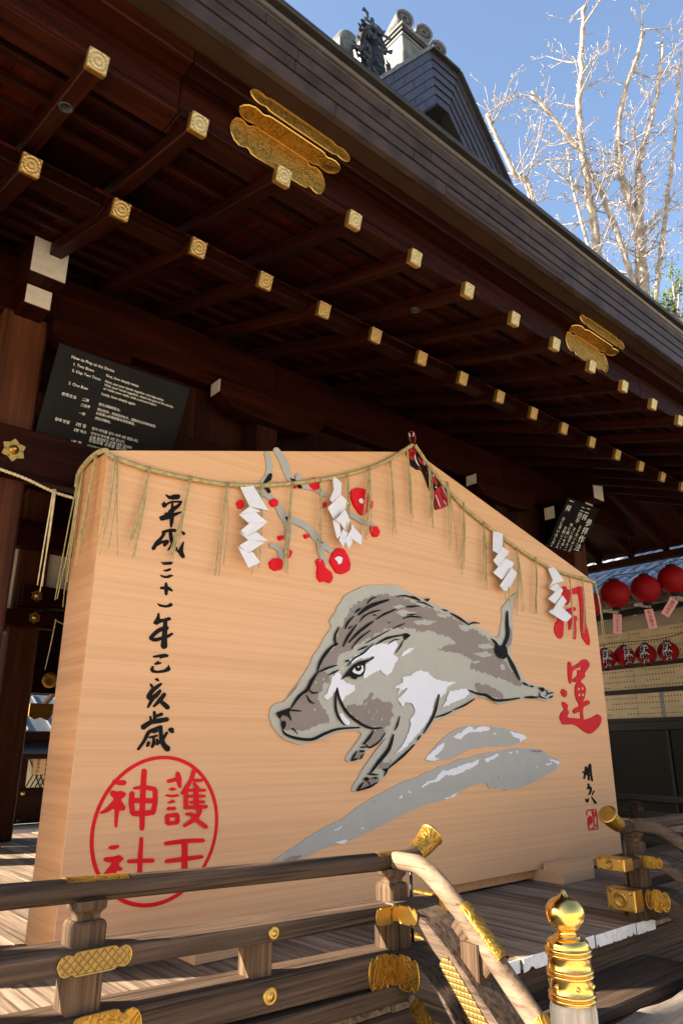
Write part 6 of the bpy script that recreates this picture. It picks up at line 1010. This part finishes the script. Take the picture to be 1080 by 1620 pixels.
# long lattice plate down the middle stair rail and one along the handrail
def slope_plate(parent, X, p0, p1, h, end, mat, yaw=-pi / 2):
    (ya, za), (yb, zb) = p0, p1; L_ = sqrt((ya - yb) ** 2 + (za - zb) ** 2); an = atan2(za - zb, ya - yb)
    v, f = plate_geo(lobed(L_, h, end), .005)
    M = Matrix.Translation((X, (ya + yb) / 2, (za + zb) / 2)) @ Matrix.Rotation(yaw, 4, 'Z') @ Matrix.Rotation(an, 4, 'Y')
    part('gold_plate', v, f, mat, parent, M)
slope_plate(left, XB - RD / 2 - .002, (2.44, .245), (2.20, .0), .075, .03, 'gold_lattice')
slope_plate(left, XB - RD / 2 - .002, (2.63, .04), (2.5, -.07), .09, .03, 'gold_scroll')
def half_sleeve(parent, pts, r, mat, a0=20, a1=160, name='gold_sleeve'):
    sec = [(r * cos(radians(a_)), r * sin(radians(a_))) for a_ in range(a0, a1 + 1, 14)]
    sec += [(q[0] * .93, q[1] * .93) for q in sec[::-1]]
    part(name, *sweep_geo(pts, sec), mat, parent)
half_sleeve(left, [(1.13, PYC, HK + lift(1.13)), (1.37, PYC, HK + lift(1.37))], .047, 'gold_scroll', 40, 140)
half_sleeve(left, [(2.70, PYC, HK), (2.84, PYC, HK)], .047, 'gold_scroll', 40, 140)
hpts = [(XB, 2.40, .437), (XB, 2.30, .350), (XB, 2.20, .258)]
half_sleeve(left, hpts, .048, 'gold_scroll', 10, 150)
half_sleeve(left, [(XB, 2.03, .09), (XB, 1.93, -.01)], .048, 'gold_scroll', 10, 170)
def nail(parent, x_, z_, r): 
    o = lathe('gold_nail', [(r, 0), (r * .96, .006), (r * .7, .011), (r * .62, .007), (r * .45, .013), (r * .2, .017), (.001, .018)], 'gold_plain', parent, place((x_, RYF - .001, z_), (pi / 2, 0, 0)), n=20, cap=False)
nail(left, 2.01, (HB + HT) / 2 + lift(2), .027); nail(left, 2.0, (JB + JT) / 2 + lift(2), .036)
for (x_, y_) in ((2.95, PYC + .0),): lathe('iron_rod', [(.008, JT), (.008, HK)], 'iron', left, place((x_, y_, 0)), n=8)

right = thing('right_railing', (5.3, RYF, 0), 'weathered timber railing beyond the steps, with square gold rail ends', 'railing')
XR = 5.25
rail_x(right, XR, 8.55, tilt=False)
stair_rails(right, XR, 'rail_wood_y')
post_at(XR, PYC, right, 0, HK - .03, HT - .002, .066)
for x_ in (6.9, 8.5): post_at(x_, PYC, right, 0, HK - .03, HT - .002)
horn(right, XR, PYC, HK, -1)
part('rail_end', *cbox((.26, RD - .006, HT - HB - .004), .006), 'rail_wood', right, place((XR - .16, PYC, (HT + HB) / 2)))
part('rail_end', *cbox((.2, RD - .004, JT - JB - .004), .006), 'rail_wood', right, place((XR - .13, PYC, (JT + JB) / 2)))
for (x0, x1, za, zb) in ((4.90, 5.02, HB - .006, HT + .006), (4.99, 5.10, JB - .008, JT + .008)):
    o = sleeve_box('gold_end', (x0, RYF - .006, za), (x1, RYF + RD + .006, zb), 'gold_plain', right)
    mb = MB(); zc = (za + zb) / 2; R2 = (zb - za) * .34
    mb.box((x0 - .004, RYF + .004, za + .010), (x0 - .0005, RYF + RD - .004, zb - .010), .001)
    for k in range(20):
        a_ = 2 * pi * k / 20; mb.add(*sweep_geo([(x0 - .006, PYC + R2 * .45 * cos(a_), zc + R2 * .45 * sin(a_)), (x0 - .009, PYC + R2 * .8 * cos(a_), zc + R2 * .8 * sin(a_)), (x0 - .005, PYC + R2 * 1.08 * cos(a_), zc + R2 * 1.08 * sin(a_))], circ(R2 * .13, 6), up=(1, 0, 0), radii=[.6, 1, .8]))
    for sy in (-1, 1):
        for sz in (-1, 1): mb.add(*sweep_geo([(x0 - .005, PYC + sy * RD * .44, zc + sz * (zb - za) * .40), (x0 - .008, PYC + sy * RD * .34, zc + sz * (zb - za) * .30)], circ(.008, 6), up=(1, 0, 0)))
    mb.build('rosette', 'gold_plain', o)
face_plate(right, 0, HB + .006, HT + .010, .18, .05, 'gold_scroll', rotz=-pi / 2, X=XR - RD / 2 - .002, Y=RYF - .06)
face_plate(right, 0, JB - .006, JT + .010, .17, .06, 'gold_scroll', rotz=-pi / 2, X=XR - RD / 2 - .004, Y=RYF - .085)
half_sleeve(right, [(5.2, PYC, HK), (5.38, PYC, HK)], .047, 'gold_scroll', 40, 140)
for (x_, z_) in ((6.1, HT), (6.1, JT)): half_sleeve(right, [(x_ - .1, PYC, z_ - .045), (x_ + .1, PYC, z_ - .045)], .048, 'gold_plain', 60, 120)
lathe('iron_rod', [(.008, JT), (.008, HK)], 'iron', right, place((XR - .13, PYC, 0)), n=8)
# railing along the right end of the veranda
side = thing('side_railing', (8.62, 6.0, 0), 'dark timber railing along the right end of the veranda, behind the board edge', 'railing')
for nm, z_, sec in (('top_rail', HK - .045, circ(.043, 14)), ('middle_rail', .36, rrect(.12, .085, .006)), ('lower_rail', .14, rrect(.13, .13, .006)), ('sill_rail', .038, rrect(.17, .072, .006))):
    part(nm, *sweep_geo([(8.62, 2.9, z_), (8.62, 6.5, z_), (8.62, 10.6, z_)], sec), 'rail_wood_y', side)
for y in (3.3, 4.6, 6.0, 7.4, 8.8): post_at(8.62, y, side, 0, HK - .07, HT - .03)

# ------------------------------------------------------------------ newel post with gilded onion finial
nw = thing('newel_post', (2.80, 1.85, GZ), 'bleached newel post with a polished gold onion finial at the steps', 'newel post')
NM = place((2.80, 1.852, 0))
lathe('post', [(.089, GZ), (.089, .172), (.085, .192), (.075, .200)], 'bleached_wood', nw, NM, n=28)
def ring(z, r=.083): return [(r, z - .0125), (r + .001, z - .0115), (r + .005, z - .010), (r + .008, z - .005), (r + .008, z - .001), (r + .005, z + .003), (r + .001, z + .0045), (r, z + .0055)]
prof = [(.080, .166), (.086, .167)]
for z in (.182, .200, .274, .292, .356, .374): prof += ring(z)
prof += [(.083, .386), (.0815, .398), (.075, .408), (.062, .4145), (.052, .417), (.0515, .424), (.050, .4255), (.041, .427), (.037, .433), (.036, .442), (.040, .449), (.050, .453), (.056, .457), (.0575, .461), (.060, .466), (.068, .477), (.0745, .492), (.0775, .508), (.0775, .522), (.0745, .537), (.068, .551), (.058, .563), (.046, .572), (.034, .578), (.024, .583), (.017, .588), (.0125, .594), (.010, .600), (.0075, .606), (.004, .610), (.0005, .6115)]
prof = [(a_, .198 + (z - .166) * .88) for a_, z in prof]
fin = lathe('gold_finial', prof, 'gold_polished', nw, NM, n=40)
for a_ in range(6):
    a2 = a_ * pi / 3 + .9; lathe('rivet', [(.010, 0), (.008, .005), (.001, .008)], 'gold_polished', fin, NM @ Matrix.Rotation(a2, 4, 'Z') @ Matrix.Translation((.0825, 0, .258)) @ Matrix.Rotation(pi / 2, 4, 'Y'), n=10, cap=False)

# ------------------------------------------------------------------ neighbouring building with tiled roof and lanterns (right)
rb = thing('tiled_building', (12.97, 6.66, GZ), 'low building with grey tiled roof and cream peg-board wall behind the lanterns', 'building')
RA = radians(49.06 + 30.5) 
RM = Matrix.Translation((12.97, 6.66, 0)) @ Matrix.Rotation(RA, 4, 'Z')      # local X along its front, local -Y... front faces local +Y
def rbox(name, a, b, mat, parent=rb, ch=.004): return box(name, a, b, mat, parent, ch, M=RM)
X0, X1 = -6.0, 9.0
for k, (z0, z1) in enumerate(((1.61, 2.045), (2.125, 2.51), (2.585, 3.20))):
    n = 5; L_ = (X1 - X0) / n
    for j in range(n): rbox('peg_panel', (X0 + j * L_ + .002, -.03, z0), (X0 + (j + 1) * L_ - .002, 0, z1), 'peg_board')
for z0, z1 in ((1.545, 1.608), (2.047, 2.123), (2.512, 2.583)): rbox('rail', (X0, -.02, z0), (X1, .045, z1), 'dark_frame')
rbox('metal_strip', (-.56, .001, 1.62), (-.49, .006, 2.04), 'metal_roof')
rbox('wall_top', (X0, -.05, 3.2), (X1, .02, 3.62), 'shaded_plaster')
# dark windows with frames
rbox('lintel', (X0, -.03, 1.40), (X1, .03, 1.543), 'dark_frame')
for j in range(11):
    x_ = X0 + j * 1.36
    rbox('window_frame', (x_ - .03, -.02, .0), (x_ + .03, .035, 1.40), 'dark_frame')
    rbox('window_pane', (x_ + .03, -.005, .02), (x_ + 1.33, .005, 1.39), 'dark_glass')
rbox('base_wall', (X0, -.05, GZ), (X1, .03, .0), 'shaded_plaster')
rbox('back_wall', (X0, -6.0, GZ), (X1, -.06, 3.6), 'dark_frame')
# eave: gutter, soffit, purlin
rbox('gutter', (X0, 1.02, 3.46), (X1, 1.14, 3.56), 'tile_black', ch=.02)
rbox('eave_board', (X0, .94, 3.57), (X1, 1.08, 3.66), 'tile_black')
rbox('soffit', (X0, .02, 3.58), (X1, .94, 3.62), 'shaded_plaster')
rbox('purlin', (X0, .40, 3.40), (X1, .52, 3.50), 'dark_frame')
rbox('purlin', (X0, .86, 3.30), (X1, .90, 3.34), 'dark_frame')
for j in range(22): rbox('bracket', (X0 + .3 + j * .68, .02, 3.45), (X0 + .36 + j * .68, .9, 3.52), 'white_paint')
# tiles: pan slabs with round cover rows running down the slope, round end discs
sl = .52
rtl = random.Random(8)
def rp_(x_, y_, z_): return RM @ Vector((x_, y_, z_))
pan = []
rows = 10; cols = 40; pit = .29
ROOF0 = 3.68
mesh_pan = None
for c in range(cols):
    x_ = -4.2 + c * pit
    for r in range(rows):
        y_ = 1.12 - r * .27; z_ = ROOF0 + (1.12 - y_) * sl + .0
        # curved pan tile
        if mesh_pan is None:
            v = []; f = []
            for i in range(6):
                u = -pit / 2 + pit * i / 5; h = .045 * (1 - cos(2 * pi * (i / 5))) * .5 if False else (.055 * ((u / (pit / 2)) ** 2))
                v += [(u, .16, h - .16 * sl + .012), (u, -.16, h + .16 * sl), (u, .16, h - .16 * sl - .018)]
            for i in range(5):
                a_ = i * 3; f += [(a_, a_ + 3, a_ + 4, a_ + 1), (a_ + 2, a_ + 5, a_ + 3, a_)]
            mesh_pan = mk(v, f, True); mesh_pan.materials.append(MATS['roof_tile'])
            v, f = sweep_geo([(0, .16, .065 - .16 * sl), (0, -.16, .065 + .16 * sl)], circ(.062, 10)); mesh_cov = mk(v, f, True); mesh_cov.materials.append(MATS['roof_tile'])
        if c * rows + r < 4000:
            T = RM @ Matrix.Translation((x_, y_, z_ + rtl.uniform(-.004, .004)))
            obj('tile', mesh_pan, None, rb, T)
    # one round cover row per column
    v0_ = Vector((x_ + pit / 2, 1.14, ROOF0 + .055 - .01)); 
    for r in range(5):
        ya, yb = 1.14 - r * .54, 1.14 - (r + 1) * .54 + .012
        key = 'cov'
        if key not in BOXC:
            v, f = sweep_geo([(0, 0, 0), (0, -.528, .528 * sl)], circ(.066, 10)); BOXC[key] = mk(v, f, True); BOXC[key].materials.append(MATS['roof_tile'])
        obj('cover_tile', BOXC[key], None, rb, RM @ Matrix.Translation((x_ + pit / 2, ya, ROOF0 + .05 + (1.14 - ya) * sl)))
    M = RM @ Matrix.Translation((x_ + pit / 2, 1.145, ROOF0 + .045)) @ Matrix.Rotation(-pi / 2, 4, 'X')
    if 'disc' not in BOXC:
        mb = MB(); mb.add(*lathe_geo([(.001, 0), (.05, .0), (.055, .012), (.072, .014), (.074, 0), (.07, -.03)], 16, cap=False))
        for j in range(3):
            a_ = j * 2 * pi / 3; mb.add(*sweep_geo([(.02 * cos(a_), .02 * sin(a_), .004), (.036 * cos(a_ + .6), .036 * sin(a_ + .6), .006), (.04 * cos(a_ + 1.5), .04 * sin(a_ + 1.5), .004)], circ(.011, 6)))
        BOXC['disc'] = mk(mb.v, mb.f, True); BOXC['disc'].materials.append(MATS['tile_black'])
    obj('end_disc', BOXC['disc'], None, rb, M)
v = [rp_(X0, 1.1, ROOF0 - .03), rp_(X1, 1.1, ROOF0 - .03), rp_(X1, -1.6, ROOF0 - .03 + 2.7 * sl), rp_(X0, -1.6, ROOF0 - .03 + 2.7 * sl), rp_(X1, -5.5, ROOF0 - .4), rp_(X0, -5.5, ROOF0 - .4)]
part('roof_bed', v, [(0, 1, 2, 3), (3, 2, 4, 5)], 'tile_black', rb)

# ------------------------------------------------------------------ paper lanterns
lan_body = None
def lantern(loc, r, label, group, names=None, kanji=False, face=None, tagrot=0.0):
    global lan_body
    t = thing('paper_lantern', loc, label, 'lantern', group)
    T = Matrix.Translation(Vector(loc))
    prof = []; n = 22
    for k in range(n * 2 + 1):
        a_ = -pi / 2 * .86 + pi * .86 * k / (n * 2); prof.append((r * cos(a_) * (1.0 if k % 2 else .988), r * .98 * sin(a_)))
    lathe('shade', prof, 'lantern_red', t, T, n=26, cap=False)
    zt = r * .98 * sin(pi / 2 * .86); rt_ = r * cos(pi / 2 * .86)
    lathe('top_ring', [(rt_ * 1.25, zt - .012), (rt_ * 1.55, zt), (rt_ * 1.5, zt + r * .09), (rt_ * .9, zt + r * .10), (.001, zt + r * .10)], 'lantern_black', t, T, n=20, cap=False)
    lathe('bottom_ring', [(.001, -zt - r * .14), (rt_ * 1.2, -zt - r * .14), (rt_ * 1.45, -zt - r * .02), (rt_ * 1.2, -zt + .012)], 'lantern_black', t, T, n=20, cap=False)
    part('hook', *sweep_geo([(0, 0, zt + r * .09), (.012, 0, zt + r * .22), (0, 0, zt + r * .42)], circ(.006, 5), up=(0, 1, 0)), 'wire', t, T)
    if face is not None:
        ang = face
    if kanji:
        mb = MB()
        for s, z0, off in (('献', .08, 0), ('燈', -.72, 0)):
            v, f = text_geo(s, r * .86, 'CENTER', offset=.002)
            vv = []
            for (a_, b2, c_) in v:
                z_ = b2 + z0 * r; th = a_ * 1.0 / r; rad = sqrt(max(.01, (r * 1.0) ** 2 - (z_ / .98) ** 2)) + .006
                vv.append((rad * cos(ang + th), rad * sin(ang + th), z_))
            mb.add(vv, f)
        mb.build('character', 'ink', t, T)
        wb = MB()
        for s, z0 in (('献', .08), ('燈', -.72)):
            v, f = text_geo(s, r * .86, 'CENTER', offset=.010)
            vv = []
            for (a_, b2, c_) in v:
                z_ = b2 + z0 * r; th = a_ / r; rad = sqrt(max(.01, r ** 2 - (z_ / .98) ** 2)) + .003
                vv.append((rad * cos(ang + th), rad * sin(ang + th), z_))
            wb.add(vv, f)
        wb.build('character_outline', 'paper', t, T)
    if names:
        z0 = -zt - r * .14 - .04; w, h = .115, .27
        Mt = T @ Matrix.Translation((0, 0, z0)) @ Matrix.Rotation(ang + pi / 2, 4, 'Z') @ Matrix.Rotation(tagrot, 4, 'Y')
        pt = part('name_tag', *cbox((w, .004, h), .001), 'tag_pink', t, Mt @ Matrix.Translation((0, 0, -h / 2 - .02)))
        part('tag_wire', *sweep_geo([(0, 0, .045), (.02, 0, .0), (0, 0, -.03)], circ(.004, 5), up=(0, 1, 0)), 'wire', t, Mt)
        k = h * .86 / len(names)
        mb = MB()
        for j, ch in enumerate(names):
            v, f = text_geo(ch, k * .98, 'CENTER'); mb.add([(p[0], -.0045, p[1] - .045 - (j + .72) * k) for p in v], f)
        mb.build('tag_text', 'ink', pt, Mt)
    return t
fc = atan2(-1, -1.25)
up = [((9.10, 5.21, 3.01), 'paper lantern half hidden by the right edge of the board', None), ((9.364, 4.935, 3.161), 'plain red lantern nearest the board, with a pink name tag', '下村えみ子'), ((9.672, 4.638, 3.228), 'plain red lantern in the middle, with a pink name tag', '熊谷陽子'), ((9.933, 4.357, 3.355), 'highest red lantern at the picture edge, its pink tag tilted', '飯田和子')]
for i_, (p, lb, nm) in enumerate(up):
    lantern(p, .205 if i_ else .19, lb if i_ else 'red ' + lb, 'large plain red lanterns on a wire', nm, face=fc, tagrot=(.12, .10, -.12, .62)[i_])
wr = thing('lantern_wire', (9.6, 4.7, 3.45), 'thin dark wire sagging above the plain red lanterns', 'wire')
part('wire', *sweep_geo(smooth_path([(8.6, 5.7, 3.18), (9.20, 5.13, 3.27), (9.364, 4.935, 3.42), (9.672, 4.638, 3.48), (9.933, 4.357, 3.61), (10.4, 3.9, 3.74)], 5), circ(.006, 5)), 'wire', wr)
part('suspension_wire', *sweep_geo([(9.60, 4.72, 3.46), (9.58, 4.75, 4.3)], circ(.003, 5), up=(1, 0, 0)), 'wire', wr)
dn = [((11.623, 6.442, 2.553), 'lettered red lantern cut off by the board edge'), ((11.86, 6.214, 2.605), 'lettered red lantern, second from the board edge'), ((12.134, 5.963, 2.636), 'lettered red lantern, third from the board edge'), ((12.414, 5.702, 2.678), 'lettered red lantern furthest from the board edge')]
for i_, (p, lb) in enumerate(dn): lantern(p, .178, lb, 'small lettered red lanterns in a row', None, True, face=atan2(-5.9, -12) + (.25, .45, -.15, -.1)[i_])
w2 = thing('row_wire', (12.0, 6.1, 2.9), 'dark wire carrying the row of lettered lanterns', 'wire')
part('wire', *sweep_geo(smooth_path([(11.3, 6.75, 2.70), (11.623, 6.442, 2.80), (11.86, 6.214, 2.84), (12.134, 5.963, 2.87), (12.414, 5.702, 2.92), (12.9, 5.3, 3.1)], 4), circ(.007, 5)), 'wire', w2)

# ------------------------------------------------------------------ far side court, seen left of the board
fb = thing('far_gatehouse', (6.0, 17.0, GZ), 'low dark timber gatehouse with grey metal roof, seen through the hall', 'building')
for k in range(14): box('roof_sheet', (3.0 + k * .5 + .004, 16.05, 1.30), (3.5 + k * .5 - .004, 16.10, 1.302), 'metal_roof', fb, M=None) if False else None
for k in range(12):
    xa = 3.2 + k * .5
    slab('roof_sheet', [(xa + .008, 15.9, 1.42), (xa + .492, 15.9, 1.42), (xa + .492, 17.6, 2.25), (xa + .008, 17.6, 2.25)], .03, 'metal_roof', fb)
    beam('seam', (xa, 15.88, 1.44), (xa, 17.6, 2.28), .03, .05, 'metal_roof', fb)
box('eave_board', (3.2, 15.86, 1.27), (9.2, 15.98, 1.39), 'eave_wood', fb)
slab('lower_eave', [(3.2, 15.7, .98), (9.2, 15.7, .98), (9.2, 16.3, 1.22), (3.2, 16.3, 1.22)], .05, 'metal_roof', fb)
box('eave_board', (3.2, 15.68, .87), (9.2, 15.78, .965), 'eave_wood', fb)
for x_ in (4.8, 5.28, 6.8): box('post', (x_ - .1, 16.6, -.45), (x_ + .1, 16.8, 1.2), 'panel_wood', fb)
box('wall', (3.2, 16.86, -.45), (9.2, 16.92, 1.9), 'panel_wood', fb)
dr = box('door', (5.40, 16.62, -.42), (6.6, 16.70, .95), 'panel_wood', fb)
box('door_rail', (5.40, 16.58, .10), (6.6, 16.62, .24), 'eave_wood', dr)
for k in range(9):
    beam('lattice_bar', (5.53 + k * .1, 16.60, .28), (5.83 + k * .1, 16.60, .88), .02, .02, 'eave_wood', dr)
    beam('lattice_bar', (5.83 + k * .1, 16.585, .28), (5.53 + k * .1, 16.585, .88), .02, .02, 'eave_wood', dr)
box('lattice_paper', (5.53, 16.61, .28), (6.53, 16.618, .9), 'plaster', dr)
for (x_, z_) in ((5.48, .17), (5.46, -.36)): lathe('knob', [(.05, 0), (.05, .03), (.03, .05), (.001, .055)], 'gold_plain' if z_ > 0 else 'iron', dr, place((x_, 16.58, z_), (pi / 2, 0, 0)), n=14)
rokuyo('gold_boss', 5.50, 16.57, 1.02 - .06, .06, fb)
box('stone_base', (3.2, 15.9, GZ), (9.2, 17.2, -.46), 'stone_grey', fb, ch=.02)
tg = thing('wood_plaque', (5.74, 16.5, .75), 'small house-shaped wooden plaque hanging on the far lattice door', 'plaque')
part('plaque', *plate_geo([(-.13, -.26), (.13, -.26), (.13, .13), (.17, .13), (0, .23), (-.17, .13), (-.13, .13)], .02), 'tag_wood', tg, place((5.74, 16.55, .80)))
for j, ch in enumerate('奉納御神前'):
    v, f = text_geo(ch, .075, 'CENTER'); part('text_character', [(p[0] + 5.72, 16.527, p[1] + .88 - j * .075) for p in v], f, 'ink', tg)

# ------------------------------------------------------------------ trees
def bare_tree(base, stems, label, seed, r0=.3):
    rt = random.Random(seed)
    t = thing('bare_tree', base, label, 'tree', 'bare pale trees behind the hall roof')
    tr = MB(); cr = MB()
    base = Vector(base)
    def limb(mbx, p, d, L_, r, depth):
        n = max(3, int(L_ / .38)); pts = [p]; rad = [r]; dd = d.normalized()
        for k in range(n):
            dd = (dd + Vector((rt.gauss(0, .10), rt.gauss(0, .10), rt.gauss(.05, .06)))).normalized()
            pts.append(pts[-1] + dd * L_ / n); rad.append(max(r * (1 - .75 * (k + 1) / n), .009))
        mbx.add(*sweep_geo(pts, circ(1.0, 8 if depth == 0 else 5), up=(.3, .9, .1), radii=rad))
        return pts, rad
    def grow(p, d, L_, r, depth):
        pts, rad = limb(cr, p, d, L_, r, depth)
        for k in range(1, len(pts)):
            a_ = rt.uniform(0, 2 * pi)
            if depth < 3:
                m = rt.randint(1, 2) if depth < 2 else rt.randint(0, 1)
                for _ in range(m):
                    ax = (pts[k] - pts[k - 1]).normalized(); sd = ax.orthogonal().normalized()
                    sd = Matrix.Rotation(rt.uniform(0, 2 * pi), 3, ax) @ sd
                    nd = (ax * rt.uniform(.3, .9) + sd * rt.uniform(.6, 1.0) + Vector((0, 0, .25)))
                    grow(pts[k], nd, L_ * rt.uniform(.25, .6), rad[k] * rt.uniform(.4, .6), depth + 1) if L_ > .5 else None
            # short spurs
            for _ in range(1):
                s = Vector((rt.uniform(-1, 1), rt.uniform(-1, 1), rt.uniform(-.4, 1))).normalized()
                e = pts[k] + s * rt.uniform(.05, .14); cr.add(*sweep_geo([pts[k], e], circ(1, 3), up=(.3, .9, .1), radii=[.012, .007]))
    for (path, r, side, ln) in stems:
        P_ = smooth_path(path, 8); n = len(P_)
        tr.add(*sweep_geo([p + Vector((rt.gauss(0, .02), rt.gauss(0, .02), 0)) for p in P_], circ(1.0, 10), up=(.3, .9, .1), radii=[r * (1 - .62 * k / (n - 1)) for k in range(n)]))
        for k in range(2, n):
            if rt.random() < side:
                ax = (P_[k] - P_[k - 1]).normalized(); sd = Matrix.Rotation(rt.uniform(0, 2 * pi), 3, ax) @ ax.orthogonal().normalized()
                grow(P_[k], ax * rt.uniform(.2, .8) + sd, ln * rt.uniform(.5, 1.1), r * .3 * (1 - .4 * k / n), 1)
            for _ in range(2):
                s = Vector((rt.uniform(-1, 1), rt.uniform(-1, 1), rt.uniform(-.1, 1))).normalized(); e = P_[k] + s * rt.uniform(.12, .4)
                cr.add(*sweep_geo([P_[k], e], circ(1, 3), up=(.3, .9, .1), radii=[.022, .01]))
    tr.build('trunk', 'bark', t, smooth=True); cr.build('crown', 'bark', t, smooth=True)
    return t
bare_tree((21.6, 11.6, GZ), [([(21.6, 11.6, GZ), (21.2, 10.6, 10), (20.51, 9.91, 17.6), (19.85, 9.66, 19.48), (19.15, 9.33, 21.66), (18.75, 8.79, 23.71), (18.39, 8.18, 25.82)], .19, .42, 1.8), ([(20.7, 10.0, 15.5), (19.4, 9.9, 19.0), (19.0, 9.8, 21.0)], .07, .4, 1.4)], 'tall bare tree with a single straight pale trunk', 3)
bare_tree((22.9, 10.6, GZ), [([(22.9, 10.6, GZ), (22.6, 9.9, 8), (22.05, 9.21, 16.1), (21.64, 8.94, 17.58), (21.04, 8.31, 20.22)], .36, .25, 2.2), ([(22.0, 9.2, 16.4), (21.39, 8.82, 18.36), (20.7, 8.74, 19.91), (20.12, 8.35, 21.98), (20.17, 6.98, 25.04)], .18, .42, 1.8), ([(21.2, 8.5, 19.4), (20.97, 8.23, 20.56), (20.98, 7.46, 22.31), (20.73, 6.67, 24.62)], .13, .42, 1.6), ([(21.9, 9.4, 16.0), (21.04, 9.3, 17.94), (19.73, 9.39, 20.35), (19.01, 9.6, 21.32), (17.61, 10.1, 22.97)], .12, .45, 1.7), ([(22.2, 9.0, 15.6), (22.19, 8.46, 17.58), (21.84, 7.48, 20.54), (21.38, 6.51, 23.71)], .11, .4, 1.5)], 'bare pale tree forking into several stems at the right edge', 9)
bare_tree((19.6, 12.4, GZ), [([(19.6, 12.4, GZ), (19.2, 11.6, 12), (18.41, 11.01, 19.25), (17.65, 11.19, 20.35), (16.57, 11.33, 22.21)], .17, .7, 2.0)], 'smaller bare tree leaning left behind the roof edge', 14)
def leafy(name, base, c, rad, n, mat, label, cat='tree', seed=1, ls=.12, group=None):
    rt = random.Random(seed); t = thing(name, base, label, cat, group)
    mb = MB(); c = Vector(c)
    cl = [c + Vector((rt.gauss(0, .5) * rad[0], rt.gauss(0, .5) * rad[1], rt.gauss(0, .5) * rad[2])) for _ in range(max(6, n // 60))]
    for k in range(n):
        p = rt.choice(cl) + Vector((rt.gauss(0, .16) * rad[0], rt.gauss(0, .16) * rad[1], rt.gauss(0, .16) * rad[2]))
        a_ = Vector((rt.uniform(-1, 1), rt.uniform(-1, 1), rt.uniform(-.5, 1))).normalized(); b2 = a_.orthogonal().normalized(); s = ls * rt.uniform(.6, 1.3)
        mb.add([p - a_ * s, p + b2 * s * .42, p + a_ * s, p - b2 * s * .42], [(0, 1, 2), (0, 2, 3)])
    mb.build('crown', mat, t)
    part('trunk', *sweep_geo([base, ((base[0] + c.x) / 2, (base[1] + c.y) / 2, (base[2] + c.z) / 2), tuple(c)], circ(1, 8), up=(.3, .9, .1), radii=[.2, .15, .06]), 'bark', t)
    tb = MB()
    for q in cl[:12]: tb.add(*sweep_geo([tuple(c - Vector((0, 0, rad[2] * .6))), tuple(q)], circ(1, 5), up=(.3, .9, .1), radii=[.05, .015]))
    tb.build('limb', 'bark', t)
    return t
leafy('evergreen_tree', (21.5, 8.6, GZ), (20.3, 7.6, 14.2), (.75, .75, 1.0), 1100, 'leaf_green', 'yellow-green leafy tree just above the roof edge at right', seed=5, ls=.09)
for k, (x_, y_, h) in enumerate(((5.4, 20.5, 3.6), (7.2, 20.2, 4.2), (9.0, 21, 3.6), (3.6, 21.5, 3.8))):
    leafy('garden_shrub', (x_, y_, GZ), (x_, y_, h * .55), (1.4, .9, h * .62), 5000, 'leaf_dark' if k % 2 else 'leaf_green', ('green shrub behind the left part of the gatehouse roof', 'dark green shrub behind the gatehouse roof', 'green shrub hidden mostly by the board', 'dark green shrub at the far left behind the column')[k], 'shrub', seed=40 + k, ls=.12, group='shrubs behind the far gatehouse')
